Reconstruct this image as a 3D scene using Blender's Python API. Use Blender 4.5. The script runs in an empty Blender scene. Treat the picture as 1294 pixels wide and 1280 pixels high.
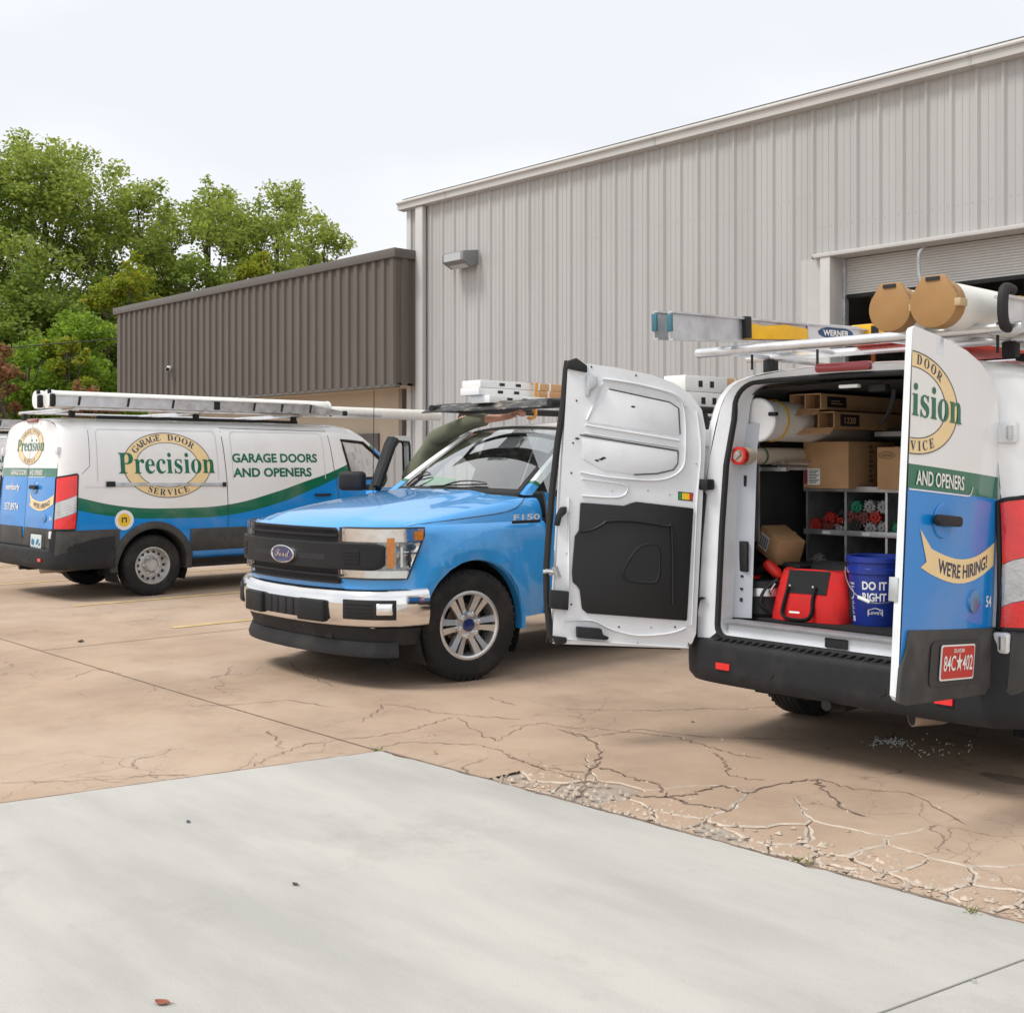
import bpy, bmesh, math, random
from mathutils import Vector, Matrix, Euler, noise
random.seed(7)
SC = bpy.context.scene
COL = SC.collection
PI = math.pi
# ------------------------------------------------------------------ camera
F, CAMH, HOR, YAW, CXP = 1505.0, 1.565, 584.0, 0.822, 647.0
cd = bpy.data.cameras.new('camera')
cam = bpy.data.objects.new('camera', cd)
COL.objects.link(cam)
cam.location = (0, 0, CAMH)
cam.rotation_euler = (PI / 2, 0, YAW)
cd.sensor_width = 36.0
cd.lens = F / 1294.0 * 36.0
cd.shift_y = (HOR - 640.0) / 1294.0
cd.clip_end = 2000.0
cd.clip_start = 0.05
SC.camera = cam
# ------------------------------------------------------------------ sky (bright thin overcast)
SUN_EL, SUN_AZ = math.radians(56), math.radians(200)
wd = bpy.data.worlds.new('World')
SC.world = wd
wd.use_nodes = True
wn, wl = wd.node_tree.nodes, wd.node_tree.links
bg = wn['Background']
sky = wn.new('ShaderNodeTexSky')
sky.sky_type = 'NISHITA'
sky.sun_disc = False
sky.sun_elevation = SUN_EL
sky.sun_rotation = SUN_AZ
sky.dust_density = 3.0
tc = wn.new('ShaderNodeTexCoord')
mp = wn.new('ShaderNodeMapping')
mp.inputs['Scale'].default_value = (1.0, 1.0, 2.6)
nz = wn.new('ShaderNodeTexNoise')
nz.inputs['Scale'].default_value = 1.1
nz.inputs['Detail'].default_value = 5.0
rp = wn.new('ShaderNodeValToRGB')
rp.color_ramp.elements[0].position = 0.38
rp.color_ramp.elements[0].color = (6.0, 6.2, 6.5, 1)
rp.color_ramp.elements[1].position = 0.58
rp.color_ramp.elements[1].color = (7.6, 7.6, 7.6, 1)
mx = wn.new('ShaderNodeMix')
mx.data_type = 'RGBA'
mx.inputs[0].default_value = 0.94
wl.new(tc.outputs['Generated'], mp.inputs[0])
wl.new(mp.outputs[0], nz.inputs['Vector'])
wl.new(nz.outputs[0], rp.inputs[0])
wl.new(sky.outputs[0], mx.inputs[6])
wl.new(rp.outputs[0], mx.inputs[7])
wl.new(mx.outputs[2], bg.inputs[0])
bg.inputs[1].default_value = 0.10
# ------------------------------------------------------------------ sun behind thin cloud
sl = bpy.data.lights.new('sun', 'SUN')
sl.energy = 1.5
sl.angle = math.radians(18)
sl.color = (1.0, 0.96, 0.9)
sun = bpy.data.objects.new('sun', sl)
COL.objects.link(sun)
sd = Vector((-math.sin(SUN_AZ) * math.cos(SUN_EL) * -1, math.cos(SUN_AZ) * math.cos(SUN_EL), math.sin(SUN_EL)))
sun.rotation_euler = (-sd).to_track_quat('-Z', 'Y').to_euler()
SC.view_settings.view_transform = 'Standard'
SC.view_settings.look = 'None'
SC.view_settings.gamma = 1.0
SC.view_settings.exposure = 0.62
# ------------------------------------------------------------------ helpers
_c, _s = math.cos(YAW), math.sin(YAW)
def at(px, py, X=None, Y=None, Z=None):
    """photo pixel + one known plane -> world point"""
    a, b = (px - CXP) / F, -(py - HOR) / F
    d = (a * _c - _s, a * _s + _c, b)
    if X is not None: t = X / d[0]
    elif Y is not None: t = Y / d[1]
    else: t = (Z - CAMH) / d[2]
    return Vector((t * d[0], t * d[1], CAMH + t * d[2]))

class MB:
    """collects shapes, builds ONE mesh object"""
    def __init__(s): s.v, s.f, s.m = [], [], []
    def add(s, vs, fs, mi=0):
        b = len(s.v)
        s.v += [tuple(v) for v in vs]
        s.f += [tuple(i + b for i in f) for f in fs]
        s.m += [mi] * len(fs)
        return s
    def box(s, c, d, rot=None, mi=0):
        hx, hy, hz = d[0] / 2, d[1] / 2, d[2] / 2
        vs = [Vector((x, y, z)) for x in (-hx, hx) for y in (-hy, hy) for z in (-hz, hz)]
        if rot is not None:
            R = Euler(rot).to_matrix()
            vs = [R @ v for v in vs]
        c = Vector(c)
        return s.add([v + c for v in vs], [(0, 1, 3, 2), (4, 6, 7, 5), (0, 4, 5, 1), (2, 3, 7, 6), (0, 2, 6, 4), (1, 5, 7, 3)], mi)
    def prism(s, poly, fn, d0, d1, mi=0):
        """poly [(u,v)], fn(u,v,d)->xyz"""
        n = len(poly)
        vs = [fn(u, v, d0) for u, v in poly] + [fn(u, v, d1) for u, v in poly]
        fs = [tuple(range(n - 1, -1, -1)), tuple(range(n, 2 * n))]
        fs += [(i, (i + 1) % n, n + (i + 1) % n, n + i) for i in range(n)]
        return s.add(vs, fs, mi)
    def tube(s, pts, r, n=10, caps=True, closed=False, mi=0, sq=1.0):
        pts = [Vector(p) for p in pts]
        N = len(pts)
        rs = r if isinstance(r, (list, tuple)) else [r] * N
        rings = []
        up = None
        for i, p in enumerate(pts):
            if closed: t = pts[(i + 1) % N] - pts[i - 1]
            else: t = pts[min(i + 1, N - 1)] - pts[max(i - 1, 0)]
            t.normalize()
            if up is None:
                up = Vector((0, 0, 1)) if abs(t.z) < .9 else Vector((1, 0, 0))
            a = t.cross(up)
            if a.length < 1e-5: a = t.cross(Vector((0, 1, 0.1)))
            a.normalize()
            b = a.cross(t).normalized()
            up = b
            rings.append([p + (a * math.cos(2 * PI * k / n) + b * math.sin(2 * PI * k / n) * sq) * rs[i] for k in range(n)])
        vs = [v for ring in rings for v in ring]
        fs = []
        M = N if closed else N - 1
        for i in range(M):
            j = (i + 1) % N
            fs += [(i * n + k, i * n + (k + 1) % n, j * n + (k + 1) % n, j * n + k) for k in range(n)]
        if caps and not closed:
            fs += [tuple(range(n - 1, -1, -1)), tuple((N - 1) * n + k for k in range(n))]
        return s.add(vs, fs, mi)
    def lathe(s, prof, fn, n=24, mi=0, a0=0.0, a1=2 * PI):
        """prof [(r,h)]; fn(r*cos,r*sin,h)->xyz"""
        full = abs(a1 - a0 - 2 * PI) < 1e-6
        cnt = n if full else n + 1
        vs = []
        for r, h in prof:
            for k in range(cnt):
                a = a0 + (a1 - a0) * k / n
                vs.append(fn(r * math.cos(a), r * math.sin(a), h))
        fs = []
        for i in range(len(prof) - 1):
            for k in range(n):
                k2 = (k + 1) % cnt
                fs.append((i * cnt + k, i * cnt + k2, (i + 1) * cnt + k2, (i + 1) * cnt + k))
        return s.add(vs, fs, mi)
    def grid(s, fn, us, vs_, mi=0):
        nu, nv = len(us), len(vs_)
        vs = [fn(u, v) for u in us for v in vs_]
        fs = [(i * nv + j, (i + 1) * nv + j, (i + 1) * nv + j + 1, i * nv + j + 1) for i in range(nu - 1) for j in range(nv - 1)]
        return s.add(vs, fs, mi)
    def bm(s):
        b = bmesh.new()
        for v in s.v: b.verts.new(v)
        b.verts.ensure_lookup_table()
        for f, m in zip(s.f, s.m):
            try:
                fc = b.faces.new([b.verts[i] for i in f]); fc.material_index = m
            except ValueError: pass
        return b
    def build(s, name, mat, parent=None, loc=(0, 0, 0), rot=(0, 0, 0), smooth=True, bevel=0, seg=2, ang=35, weld=True):
        return finish(s.bm(), name, mat, parent, loc, rot, smooth, bevel, seg, ang, weld)

def finish(b, name, mat, parent=None, loc=(0, 0, 0), rot=(0, 0, 0), smooth=True, bevel=0, seg=2, ang=35, weld=True, recalc=True):
    if weld: bmesh.ops.remove_doubles(b, verts=b.verts, dist=1e-5)
    if recalc: bmesh.ops.recalc_face_normals(b, faces=b.faces)
    if bevel:
        es = [e for e in b.edges if len(e.link_faces) == 2 and e.calc_face_angle(0) > math.radians(ang)]
        bmesh.ops.bevel(b, geom=es, offset=bevel, segments=seg, profile=0.5, affect='EDGES', clamp_overlap=True)
    me = bpy.data.meshes.new(name)
    b.to_mesh(me); b.free()
    for m in (mat if isinstance(mat, (list, tuple)) else [mat]): me.materials.append(m)
    if smooth:
        me.polygons.foreach_set('use_smooth', [True] * len(me.polygons))
        me.set_sharp_from_angle(angle=math.radians(ang))
    return link(name, me, parent, loc, rot)

def link(name, me, parent=None, loc=(0, 0, 0), rot=(0, 0, 0)):
    o = bpy.data.objects.new(name, me)
    COL.objects.link(o)
    o.location, o.rotation_euler = loc, rot
    if parent is not None: o.parent = parent
    return o

def thing(name, label, cat, loc=(0, 0, 0), rot=(0, 0, 0), group=None):
    o = link(name, None, None, loc, rot)
    return tag(o, label, cat, group)
def tag(o, label, cat, group=None):
    o['label'] = label; o['category'] = cat
    if group: o['group'] = group
    return o
def kind(o, k): o['kind'] = k; return o

def arc(cx, cy, r, a0, a1, n=8, ry=None):
    ry = r if ry is None else ry
    return [(cx + r * math.cos(math.radians(a0 + (a1 - a0) * i / n)), cy + ry * math.sin(math.radians(a0 + (a1 - a0) * i / n))) for i in range(n + 1)]
def rrect(x0, x1, y0, y1, r, n=5):
    return arc(x1 - r, y0 + r, r, -90, 0, n) + arc(x1 - r, y1 - r, r, 0, 90, n) + arc(x0 + r, y1 - r, r, 90, 180, n) + arc(x0 + r, y0 + r, r, 180, 270, n)
def lerp(pts, x):
    if x <= pts[0][0]: return pts[0][1]
    for (a, p), (b, q) in zip(pts, pts[1:]):
        if x <= b: return p + (q - p) * (x - a) / (b - a)
    return pts[-1][1]
def smooth_pts(pts, n=6, closed=False):
    """Catmull-Rom"""
    P = [Vector(p) for p in pts]; out = []
    N = len(P)
    for i in range(N if closed else N - 1):
        if closed: a, b, c_, d = P[i - 1], P[i], P[(i + 1) % N], P[(i + 2) % N]
        else: a, b, c_, d = P[max(i - 1, 0)], P[i], P[i + 1], P[min(i + 2, N - 1)]
        for k in range(n):
            t = k / n
            out.append(.5 * ((2 * b) + (c_ - a) * t + (2 * a - 5 * b + 4 * c_ - d) * t * t + (3 * b - a - 3 * c_ + d) * t ** 3))
    if not closed: out.append(P[-1])
    return out
def cut_poly(b, poly, fn_pt, fn_n, keep=None, ax=(0, 1)):
    """bisect bmesh along the edges of a convex poly extruded along an axis, delete the faces inside.
    ax = the two coordinate indices the poly lives in"""
    n = len(poly)
    cxp = sum(p[0] for p in poly) / n; cyp = sum(p[1] for p in poly) / n
    planes = []
    for i in range(n):
        p, q = poly[i], poly[(i + 1) % n]
        co = [0, 0, 0]; no = [0, 0, 0]
        co[ax[0]], co[ax[1]] = p
        dx, dy = q[0] - p[0], q[1] - p[1]
        L = math.hypot(dx, dy)
        if L < 1e-7: continue
        nx, ny = dy / L, -dx / L
        if (cxp - p[0]) * nx + (cyp - p[1]) * ny > 0: nx, ny = -nx, -ny
        no[ax[0]], no[ax[1]] = nx, ny
        planes.append((Vector(co), Vector(no)))
    R = max(math.hypot(p[0] - cxp, p[1] - cyp) for p in poly) * 1.02
    for co, no in planes:
        fs = [f for f in b.faces if (keep is None or keep(f.calc_center_median())) and
              min(math.hypot(v.co[ax[0]] - cxp, v.co[ax[1]] - cyp) for v in f.verts) < R + .25]
        es = {e for f in fs for e in f.edges}; vs = {v for f in fs for v in f.verts}
        bmesh.ops.bisect_plane(b, geom=list(fs) + list(es) + list(vs), plane_co=co, plane_no=no, dist=1e-5)
    dead = []
    for f in b.faces:
        c_ = f.calc_center_median()
        if keep is not None and not keep(c_): continue
        if all((c_ - co).dot(no) < 1e-6 for co, no in planes): dead.append(f)
    bmesh.ops.delete(b, geom=dead, context='FACES')
# ------------------------------------------------------------------ materials
_mats = {}
def mat(name, col, rough=.5, metal=0.0, var=0.0, vscale=8.0, bump=0.0, bscale=60.0, coat=0.0, dirt=None, dscale=2.0, damt=.5, trans=0.0, alpha=1.0, ior=1.45, spec=None, stretch=None, world=False):
    if name in _mats: return _mats[name]
    m = bpy.data.materials.new(name); m.use_nodes = True
    N, L = m.node_tree.nodes, m.node_tree.links
    p = N['Principled BSDF']
    c4 = (col[0], col[1], col[2], 1)
    p.inputs['Base Color'].default_value = c4
    p.inputs['Roughness'].default_value = rough
    p.inputs['Metallic'].default_value = metal
    p.inputs['IOR'].default_value = ior
    if coat:
        p.inputs['Coat Weight'].default_value = coat; p.inputs['Coat Roughness'].default_value = .05
    if trans: p.inputs['Transmission Weight'].default_value = trans
    if alpha < 1: p.inputs['Alpha'].default_value = alpha
    if spec is not None: p.inputs['Specular IOR Level'].default_value = spec
    vec = None
    if var or bump or dirt:
        t = N.new('ShaderNodeTexCoord'); vec = t.outputs['Object']
        if world: vec = N.new('ShaderNodeNewGeometry').outputs['Position']
        if stretch:
            mpn = N.new('ShaderNodeMapping'); mpn.inputs['Scale'].default_value = stretch
            L.new(vec, mpn.inputs[0]); vec = mpn.outputs[0]
    cur = None
    if var:
        n1 = N.new('ShaderNodeTexNoise'); n1.inputs['Scale'].default_value = vscale; n1.inputs['Detail'].default_value = 6
        L.new(vec, n1.inputs['Vector'])
        r = N.new('ShaderNodeMapRange'); r.inputs[1].default_value = .3; r.inputs[2].default_value = .7
        r.inputs[3].default_value = 1 - var; r.inputs[4].default_value = 1 + var
        L.new(n1.outputs[0], r.inputs[0])
        mu = N.new('ShaderNodeVectorMath'); mu.operation = 'SCALE'; mu.inputs[0].default_value = col[:3]
        L.new(r.outputs[0], mu.inputs['Scale']); cur = mu.outputs[0]
        r2 = N.new('ShaderNodeMapRange'); r2.inputs[1].default_value = .3; r2.inputs[2].default_value = .7
        r2.inputs[3].default_value = max(.02, rough - .08); r2.inputs[4].default_value = min(1, rough + .08)
        L.new(n1.outputs[0], r2.inputs[0]); L.new(r2.outputs[0], p.inputs['Roughness'])
    if dirt:
        n2 = N.new('ShaderNodeTexNoise'); n2.inputs['Scale'].default_value = dscale; n2.inputs['Detail'].default_value = 8; n2.inputs['Roughness'].default_value = .65
        L.new(vec, n2.inputs['Vector'])
        r = N.new('ShaderNodeMapRange'); r.inputs[1].default_value = .5; r.inputs[2].default_value = .75; r.inputs[4].default_value = damt
        L.new(n2.outputs[0], r.inputs[0])
        mxn = N.new('ShaderNodeMix'); mxn.data_type = 'RGBA'; mxn.inputs[7].default_value = (*dirt, 1)
        if cur: L.new(cur, mxn.inputs[6])
        else: mxn.inputs[6].default_value = c4
        L.new(r.outputs[0], mxn.inputs[0]); cur = mxn.outputs[2]
    if cur: L.new(cur, p.inputs['Base Color'])
    if bump:
        n3 = N.new('ShaderNodeTexNoise'); n3.inputs['Scale'].default_value = bscale; n3.inputs['Detail'].default_value = 4
        L.new(vec, n3.inputs['Vector'])
        bp = N.new('ShaderNodeBump'); bp.inputs['Strength'].default_value = bump; bp.inputs['Distance'].default_value = .01
        L.new(n3.outputs[0], bp.inputs['Height']); L.new(bp.outputs[0], p.inputs['Normal'])
    _mats[name] = m
    return m
BLUE = (.003, .235, .68); GREEN = (.001, .14, .07); WHITE = (.83, .835, .84); CREAM = (.86, .66, .35); NAVY = (.02, .03, .09)
M_white = mat('white_paint', WHITE, .28, var=.03, vscale=3, coat=.5, dirt=(.55, .52, .48), dscale=1.6, damt=.18)
M_white_in = mat('white_primer_paint', (.74, .76, .79), .4, var=.05, vscale=5, coat=.2, dirt=(.5, .48, .46), dscale=6, damt=.25)
M_black = mat('black_rubber', (.014, .014, .015), .65, var=.15, vscale=20, bump=.1)
M_plastic = mat('charcoal_plastic', (.021, .022, .025), .6, var=.15, vscale=14, bump=.12, bscale=300, dirt=(.085, .078, .07), dscale=3, damt=.35, spec=.3)
M_clad = mat('weathered_grey_plastic', (.058, .057, .056), .65, var=.15, vscale=10, bump=.1, bscale=250, dirt=(.15, .135, .12), dscale=3, damt=.55, spec=.3)
M_dark = mat('dark_underbody', (.012, .012, .012), .8, var=.3, vscale=6)
M_tyre = mat('tyre_rubber', (.014, .014, .015), .8, var=.25, vscale=12, bump=.2, bscale=80, dirt=(.11, .09, .075), dscale=4, damt=.35)
M_alu = mat('aluminium', (.72, .73, .75), .32, .9, var=.12, vscale=9, bump=.05, bscale=90)
M_alu_d = mat('weathered_aluminium', (.62, .64, .66), .45, .75, var=.2, vscale=7, dirt=(.3, .31, .33), dscale=5, damt=.5)
M_chrome = mat('chrome', (.80, .80, .81), .10, 1.0, var=.04, vscale=6, dirt=(.5, .47, .43), dscale=5, damt=.18)
M_steelrim = mat('silver_rim_paint', (.55, .55, .54), .38, .55, var=.15, vscale=16, dirt=(.18, .16, .14), dscale=9, damt=.6)
M_pvc = mat('white_pvc', (.80, .79, .74), .35, var=.06, vscale=4, dirt=(.5, .47, .4), dscale=2.5, damt=.35)
M_card = mat('cardboard', (.42, .25, .125), .85, var=.1, vscale=10, bump=.08, bscale=50)
M_card_l = mat('pale_cardboard', (.55, .33, .17), .85, var=.08, vscale=10)
M_paper = mat('white_label_paper', (.78, .78, .76), .7, var=.06, vscale=20)
M_ink = mat('black_ink', (.02, .02, .025), .7, var=.1, vscale=30)
M_red_lens = mat('red_lens', (.78, .008, .008), .15, coat=1.0, var=.12, vscale=9, bump=.35, bscale=55)
M_clear_lens = mat('clear_ribbed_lens', (.50, .50, .50), .12, .35, coat=1.0, var=.15, vscale=12, bump=.25, bscale=40)
M_amber = mat('amber_lens', (1.0, .36, .004), .4, coat=.2, var=.15, vscale=70)
M_glass = mat('window_glass', (.78, .86, .86), .02, trans=1.0, ior=1.12, var=.02)
def add_gloss_glass():
    m = bpy.data.materials.new('windscreen_glass'); m.use_nodes = True
    N, L = m.node_tree.nodes, m.node_tree.links
    N.remove(N['Principled BSDF'])
    tr = N.new('ShaderNodeBsdfTransparent'); tr.inputs[0].default_value = (.78, .88, .86, 1)
    gl = N.new('ShaderNodeBsdfGlossy'); gl.inputs['Roughness'].default_value = .015
    fr = N.new('ShaderNodeFresnel'); fr.inputs[0].default_value = 1.6
    ad = N.new('ShaderNodeMath'); ad.operation = 'MULTIPLY_ADD'; ad.inputs[1].default_value = 1.5; ad.inputs[2].default_value = .26
    mxs = N.new('ShaderNodeMixShader')
    L.new(fr.outputs[0], ad.inputs[0]); L.new(ad.outputs[0], mxs.inputs[0])
    L.new(tr.outputs[0], mxs.inputs[1]); L.new(gl.outputs[0], mxs.inputs[2])
    L.new(mxs.outputs[0], N['Material Output'].inputs[0])
    return m
M_glass = add_gloss_glass()
M_lensg = M_glass.copy(); M_lensg.name = 'clear_lamp_cover_glass'
for n_ in M_lensg.node_tree.nodes:
    if n_.type == 'BSDF_TRANSPARENT': n_.inputs[0].default_value = (.97, .98, .98, 1)
    if n_.type == 'MATH': n_.inputs[1].default_value = .8; n_.inputs[2].default_value = .04
M_green = mat('green_vinyl', GREEN, .35, coat=.4, var=.04)
M_cream = mat('cream_vinyl', CREAM, .4, coat=.3, var=.04)
M_navy = mat('navy_vinyl', NAVY, .4, coat=.3, var=.05)
M_vwhite = mat('white_vinyl', (.82, .82, .80), .35, coat=.3, var=.03)
M_steel = mat('galvanised_steel', (.55, .57, .58), .4, .8, var=.2, vscale=12, dirt=(.3, .3, .3), dscale=6, damt=.4)
M_seam = mat('seam_shadow_gap', (.05, .05, .052), .8)
M_tan_cap = mat('tan_plastic', (.34, .185, .065), .5, var=.12, vscale=9, dirt=(.25, .16, .08), dscale=5, damt=.4)
M_yellow = mat('yellow_plastic', (.82, .46, .012), .4, var=.1, vscale=8, dirt=(.4, .25, .05), dscale=6, damt=.35)
M_red = mat('red_fabric', (.58, .012, .012), .75, var=.15, vscale=20, bump=.25, bscale=180)
M_redpl = mat('red_plastic', (.55, .02, .012), .4, var=.12, vscale=15)
M_blackfab = mat('black_fabric', (.016, .016, .018), .85, var=.2, vscale=30, bump=.25, bscale=200)
M_bucket = mat('blue_bucket_plastic', (.012, .035, .27), .35, var=.06, vscale=6, coat=.2)

def livery(name, top, bot, span, axis=1, plastic=None):
    """white over a green swoosh over blue: two boundary curves z=f(y) painted on the panel"""
    m = bpy.data.materials.new(name); m.use_nodes = True
    N, L = m.node_tree.nodes, m.node_tree.links
    p = N['Principled BSDF']; p.inputs['Roughness'].default_value = .25
    p.inputs['Coat Weight'].default_value = .6; p.inputs['Coat Roughness'].default_value = .04
    t = N.new('ShaderNodeTexCoord'); sp = N.new('ShaderNodeSeparateXYZ'); L.new(t.outputs['Object'], sp.inputs[0])
    mr = N.new('ShaderNodeMapRange'); mr.inputs[1].default_value = span[0]; mr.inputs[2].default_value = span[1]
    L.new(sp.outputs[axis], mr.inputs[0])
    def curve(pts):
        fc = N.new('ShaderNodeFloatCurve'); cv = fc.mapping.curves[0]
        P = [((a - span[0]) / (span[1] - span[0]), b / 2.5) for a, b in pts]
        cv.points[0].location = P[0]; cv.points[1].location = P[-1]
        for q in P[1:-1]: cv.points.new(*q)
        fc.mapping.update(); L.new(mr.outputs[0], fc.inputs[1])
        mm = N.new('ShaderNodeMath'); mm.operation = 'MULTIPLY'; mm.inputs[1].default_value = 2.5
        L.new(fc.outputs[0], mm.inputs[0])
        g = N.new('ShaderNodeMath'); g.operation = 'GREATER_THAN'
        L.new(sp.outputs[2], g.inputs[0]); L.new(mm.outputs[0], g.inputs[1])
        return g.outputs[0]
    a = N.new('ShaderNodeMix'); a.data_type = 'RGBA'; a.inputs[6].default_value = (*BLUE, 1); a.inputs[7].default_value = (*GREEN, 1)
    L.new(curve(bot), a.inputs[0])
    b = N.new('ShaderNodeMix'); b.data_type = 'RGBA'; b.inputs[7].default_value = (*WHITE, 1)
    L.new(a.outputs[2], b.inputs[6]); L.new(curve(top), b.inputs[0])
    n2 = N.new('ShaderNodeTexNoise'); n2.inputs['Scale'].default_value = 1.7; n2.inputs['Detail'].default_value = 8
    L.new(t.outputs['Object'], n2.inputs['Vector'])
    r = N.new('ShaderNodeMapRange'); r.inputs[1].default_value = .5; r.inputs[2].default_value = .8; r.inputs[4].default_value = .22
    L.new(n2.outputs[0], r.inputs[0])
    d = N.new('ShaderNodeMix'); d.data_type = 'RGBA'; d.inputs[7].default_value = (.45, .42, .38, 1)
    L.new(r.outputs[0], d.inputs[0]); L.new(b.outputs[2], d.inputs[6])
    L.new(d.outputs[2], p.inputs['Base Color'])
    return m
M_side = livery('van_side_livery', [(0, 1.26), (.26, 1.18), (.87, 1.05), (1.51, 1.02), (2.16, 1.045), (2.81, 1.18), (3.3, 1.32), (3.71, 1.44), (4.1, 1.60), (4.6, 1.9), (6, 2.45)],
                [(0, 1.10), (.26, 1.03), (.87, .925), (1.51, .90), (2.16, .915), (2.81, 1.03), (3.3, 1.18), (3.71, 1.33), (4.1, 1.50), (4.6, 1.82), (6, 2.40)], (0, 6))
M_door = livery('van_rear_door_livery', [(-1, 1.50), (0, 1.50), (1, 1.50)], [(-1, 1.40), (0, 1.40), (1, 1.40)], (-1, 1))
# ------------------------------------------------------------------ flat graphics (vinyl lettering)
def serif(s): return ''.join(chr(0x1D400 + ord(c) - 65) if c.isupper() else chr(0x1D41A + ord(c) - 97) if c.islower() else c for c in s)
def script(s): return ''.join(chr(0x1D4D0 + ord(c) - 65) if c.isupper() else chr(0x1D4EA + ord(c) - 97) if c.islower() else c for c in s)
def text2(s, bold=0.0, align=None):
    """2-D mesh of a text at size 1 -> (verts, faces, width)"""
    cu = bpy.data.curves.new('t', 'FONT'); cu.body = s; cu.size = 1; cu.offset = bold; cu.resolution_u = 3
    ob = bpy.data.objects.new('t', cu)
    me = bpy.data.meshes.new_from_object(ob)
    vs = [(v.co.x, v.co.y) for v in me.vertices]; fs = [tuple(p.vertices) for p in me.polygons]
    bpy.data.objects.remove(ob); bpy.data.curves.remove(cu); bpy.data.meshes.remove(me)
    x0 = min((v[0] for v in vs), default=0); x1 = max((v[0] for v in vs), default=0)
    return [(a - x0, b) for a, b in vs], fs, x1 - x0
class G2:
    """flat artwork in (u,v), later laid on a surface"""
    def __init__(s): s.v, s.f = [], []
    def add(s, vs, fs):
        b = len(s.v); s.v += vs; s.f += [tuple(i + b for i in f) for f in fs]; return s
    def text(s, t, u, v, h, w=None, bold=0.0, center=True, shear=0.0):
        vs, fs, W = text2(t, bold)
        if not vs: return s
        y0 = min(p[1] for p in vs); y1 = max(p[1] for p in vs)
        cap = h / .72
        sx = (w / W) if w else cap
        off = -W * sx / 2 if center else 0
        return s.add([(u + off + a * sx + shear * b * cap, v + b * cap) for a, b in vs], fs)
    def arctext(s, t, cu, cv, a, b, h, deg0, deg1, inward=False, bold=0.0):
        """letters along an ellipse, from deg0 to deg1"""
        n = len(t)
        glyph = [text2(ch, bold) if ch != ' ' else ([], [], .3) for ch in t]
        ws = [g[2] + .12 for g in glyph]; tot = sum(ws); acc = 0
        for g, w in zip(glyph, ws):
            f = (acc + w / 2) / tot; acc += w
            an = math.radians(deg0 + (deg1 - deg0) * f)
            x, y = cu + a * math.cos(an), cv + b * math.sin(an)
            tx, ty = -a * math.sin(an), b * math.cos(an)
            L_ = math.hypot(tx, ty); tx, ty = tx / L_, ty / L_
            if not inward: tx, ty = -tx, -ty
            nx, ny = -ty, tx
            k = h / .72
            s.add([(x + tx * (p - g[2] / 2) * k + nx * q * k, y + ty * (p - g[2] / 2) * k + ny * q * k) for p, q in g[0]], g[1])
        return s
    def ring(s, cu, cv, a0, b0, a1, b1, n=56):
        vs = [(cu + a * math.cos(2 * PI * k / n), cv + b * math.sin(2 * PI * k / n)) for a, b in ((a0, b0), (a1, b1)) for k in range(n)]
        return s.add(vs, [(k, (k + 1) % n, n + (k + 1) % n, n + k) for k in range(n)])
    def disc(s, cu, cv, a, b, n=48):
        return s.add([(cu + a * math.cos(2 * PI * k / n), cv + b * math.sin(2 * PI * k / n)) for k in range(n)], [tuple(range(n))])
    def poly(s, pts): return s.add(list(pts), [tuple(range(len(pts)))])
    def rect(s, u0, u1, v0, v1): return s.poly([(u0, v0), (u1, v0), (u1, v1), (u0, v1)])
    def lay(s, name, m, fn, parent, step=.12, clip=None):
        """fn(u,v)->xyz on the surface"""
        b = bmesh.new()
        vv = [b.verts.new((u, v, 0)) for u, v in s.v]
        for f in s.f:
            try: b.faces.new([vv[i] for i in f])
            except ValueError: pass
        if clip:
            for co, no in clip:
                bmesh.ops.bisect_plane(b, geom=list(b.verts) + list(b.edges) + list(b.faces), plane_co=(co[0], co[1], 0), plane_no=(no[0], no[1], 0), clear_outer=True)
        if not b.verts: b.free(); return None
        if step:
            for k in (0, 1):
                lo = min(v.co[k] for v in b.verts); hi = max(v.co[k] for v in b.verts)
                x = math.ceil(lo / step) * step
                while x < hi:
                    co = [0, 0, 0]; no = [0, 0, 0]; co[k] = x; no[k] = 1
                    bmesh.ops.bisect_plane(b, geom=list(b.verts) + list(b.edges) + list(b.faces), plane_co=co, plane_no=no, dist=1e-6)
                    x += step
        for v in b.verts: v.co = Vector(fn(v.co.x, v.co.y))
        return finish(b, name, m, parent, smooth=False, weld=False, recalc=False)

def logo(parent, fn, cu, cv, a, b, clip=None, step=.12):
    """round company emblem: cream ring, serif words on it, large green serif word across"""
    e = lambda d: (lambda u, v: fn(u, v, d))
    G2().ring(cu, cv, a, b, a * .70, b * .68).lay('emblem_ring', M_cream, e(.003), parent, step, clip)
    G2().disc(cu, cv, a * .70, b * .68).lay('emblem_field', M_vwhite, e(.003), parent, step, clip)
    g = G2().ring(cu, cv, a, b, a * .985, b * .98); g.ring(cu, cv, a * .70, b * .68, a * .715, b * .697)
    g.arctext(serif('GARAGE'), cu, cv, a * .78, b * .76, b * .20, 152, 98); g.arctext(serif('DOOR'), cu, cv, a * .78, b * .76, b * .20, 88, 40)
    g.arctext(serif('SERVICE'), cu, cv, a * .92, b * .93, b * .20, 238, 302, inward=True)
    g.lay('emblem_lettering', M_navy, e(.0045), parent, step, clip)
    g = G2().text(serif('Precision'), cu, cv - b * .25, b * .66, w=a * 2.18)
    g.lay('emblem_word', M_green, e(.006), parent, step, clip)
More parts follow.
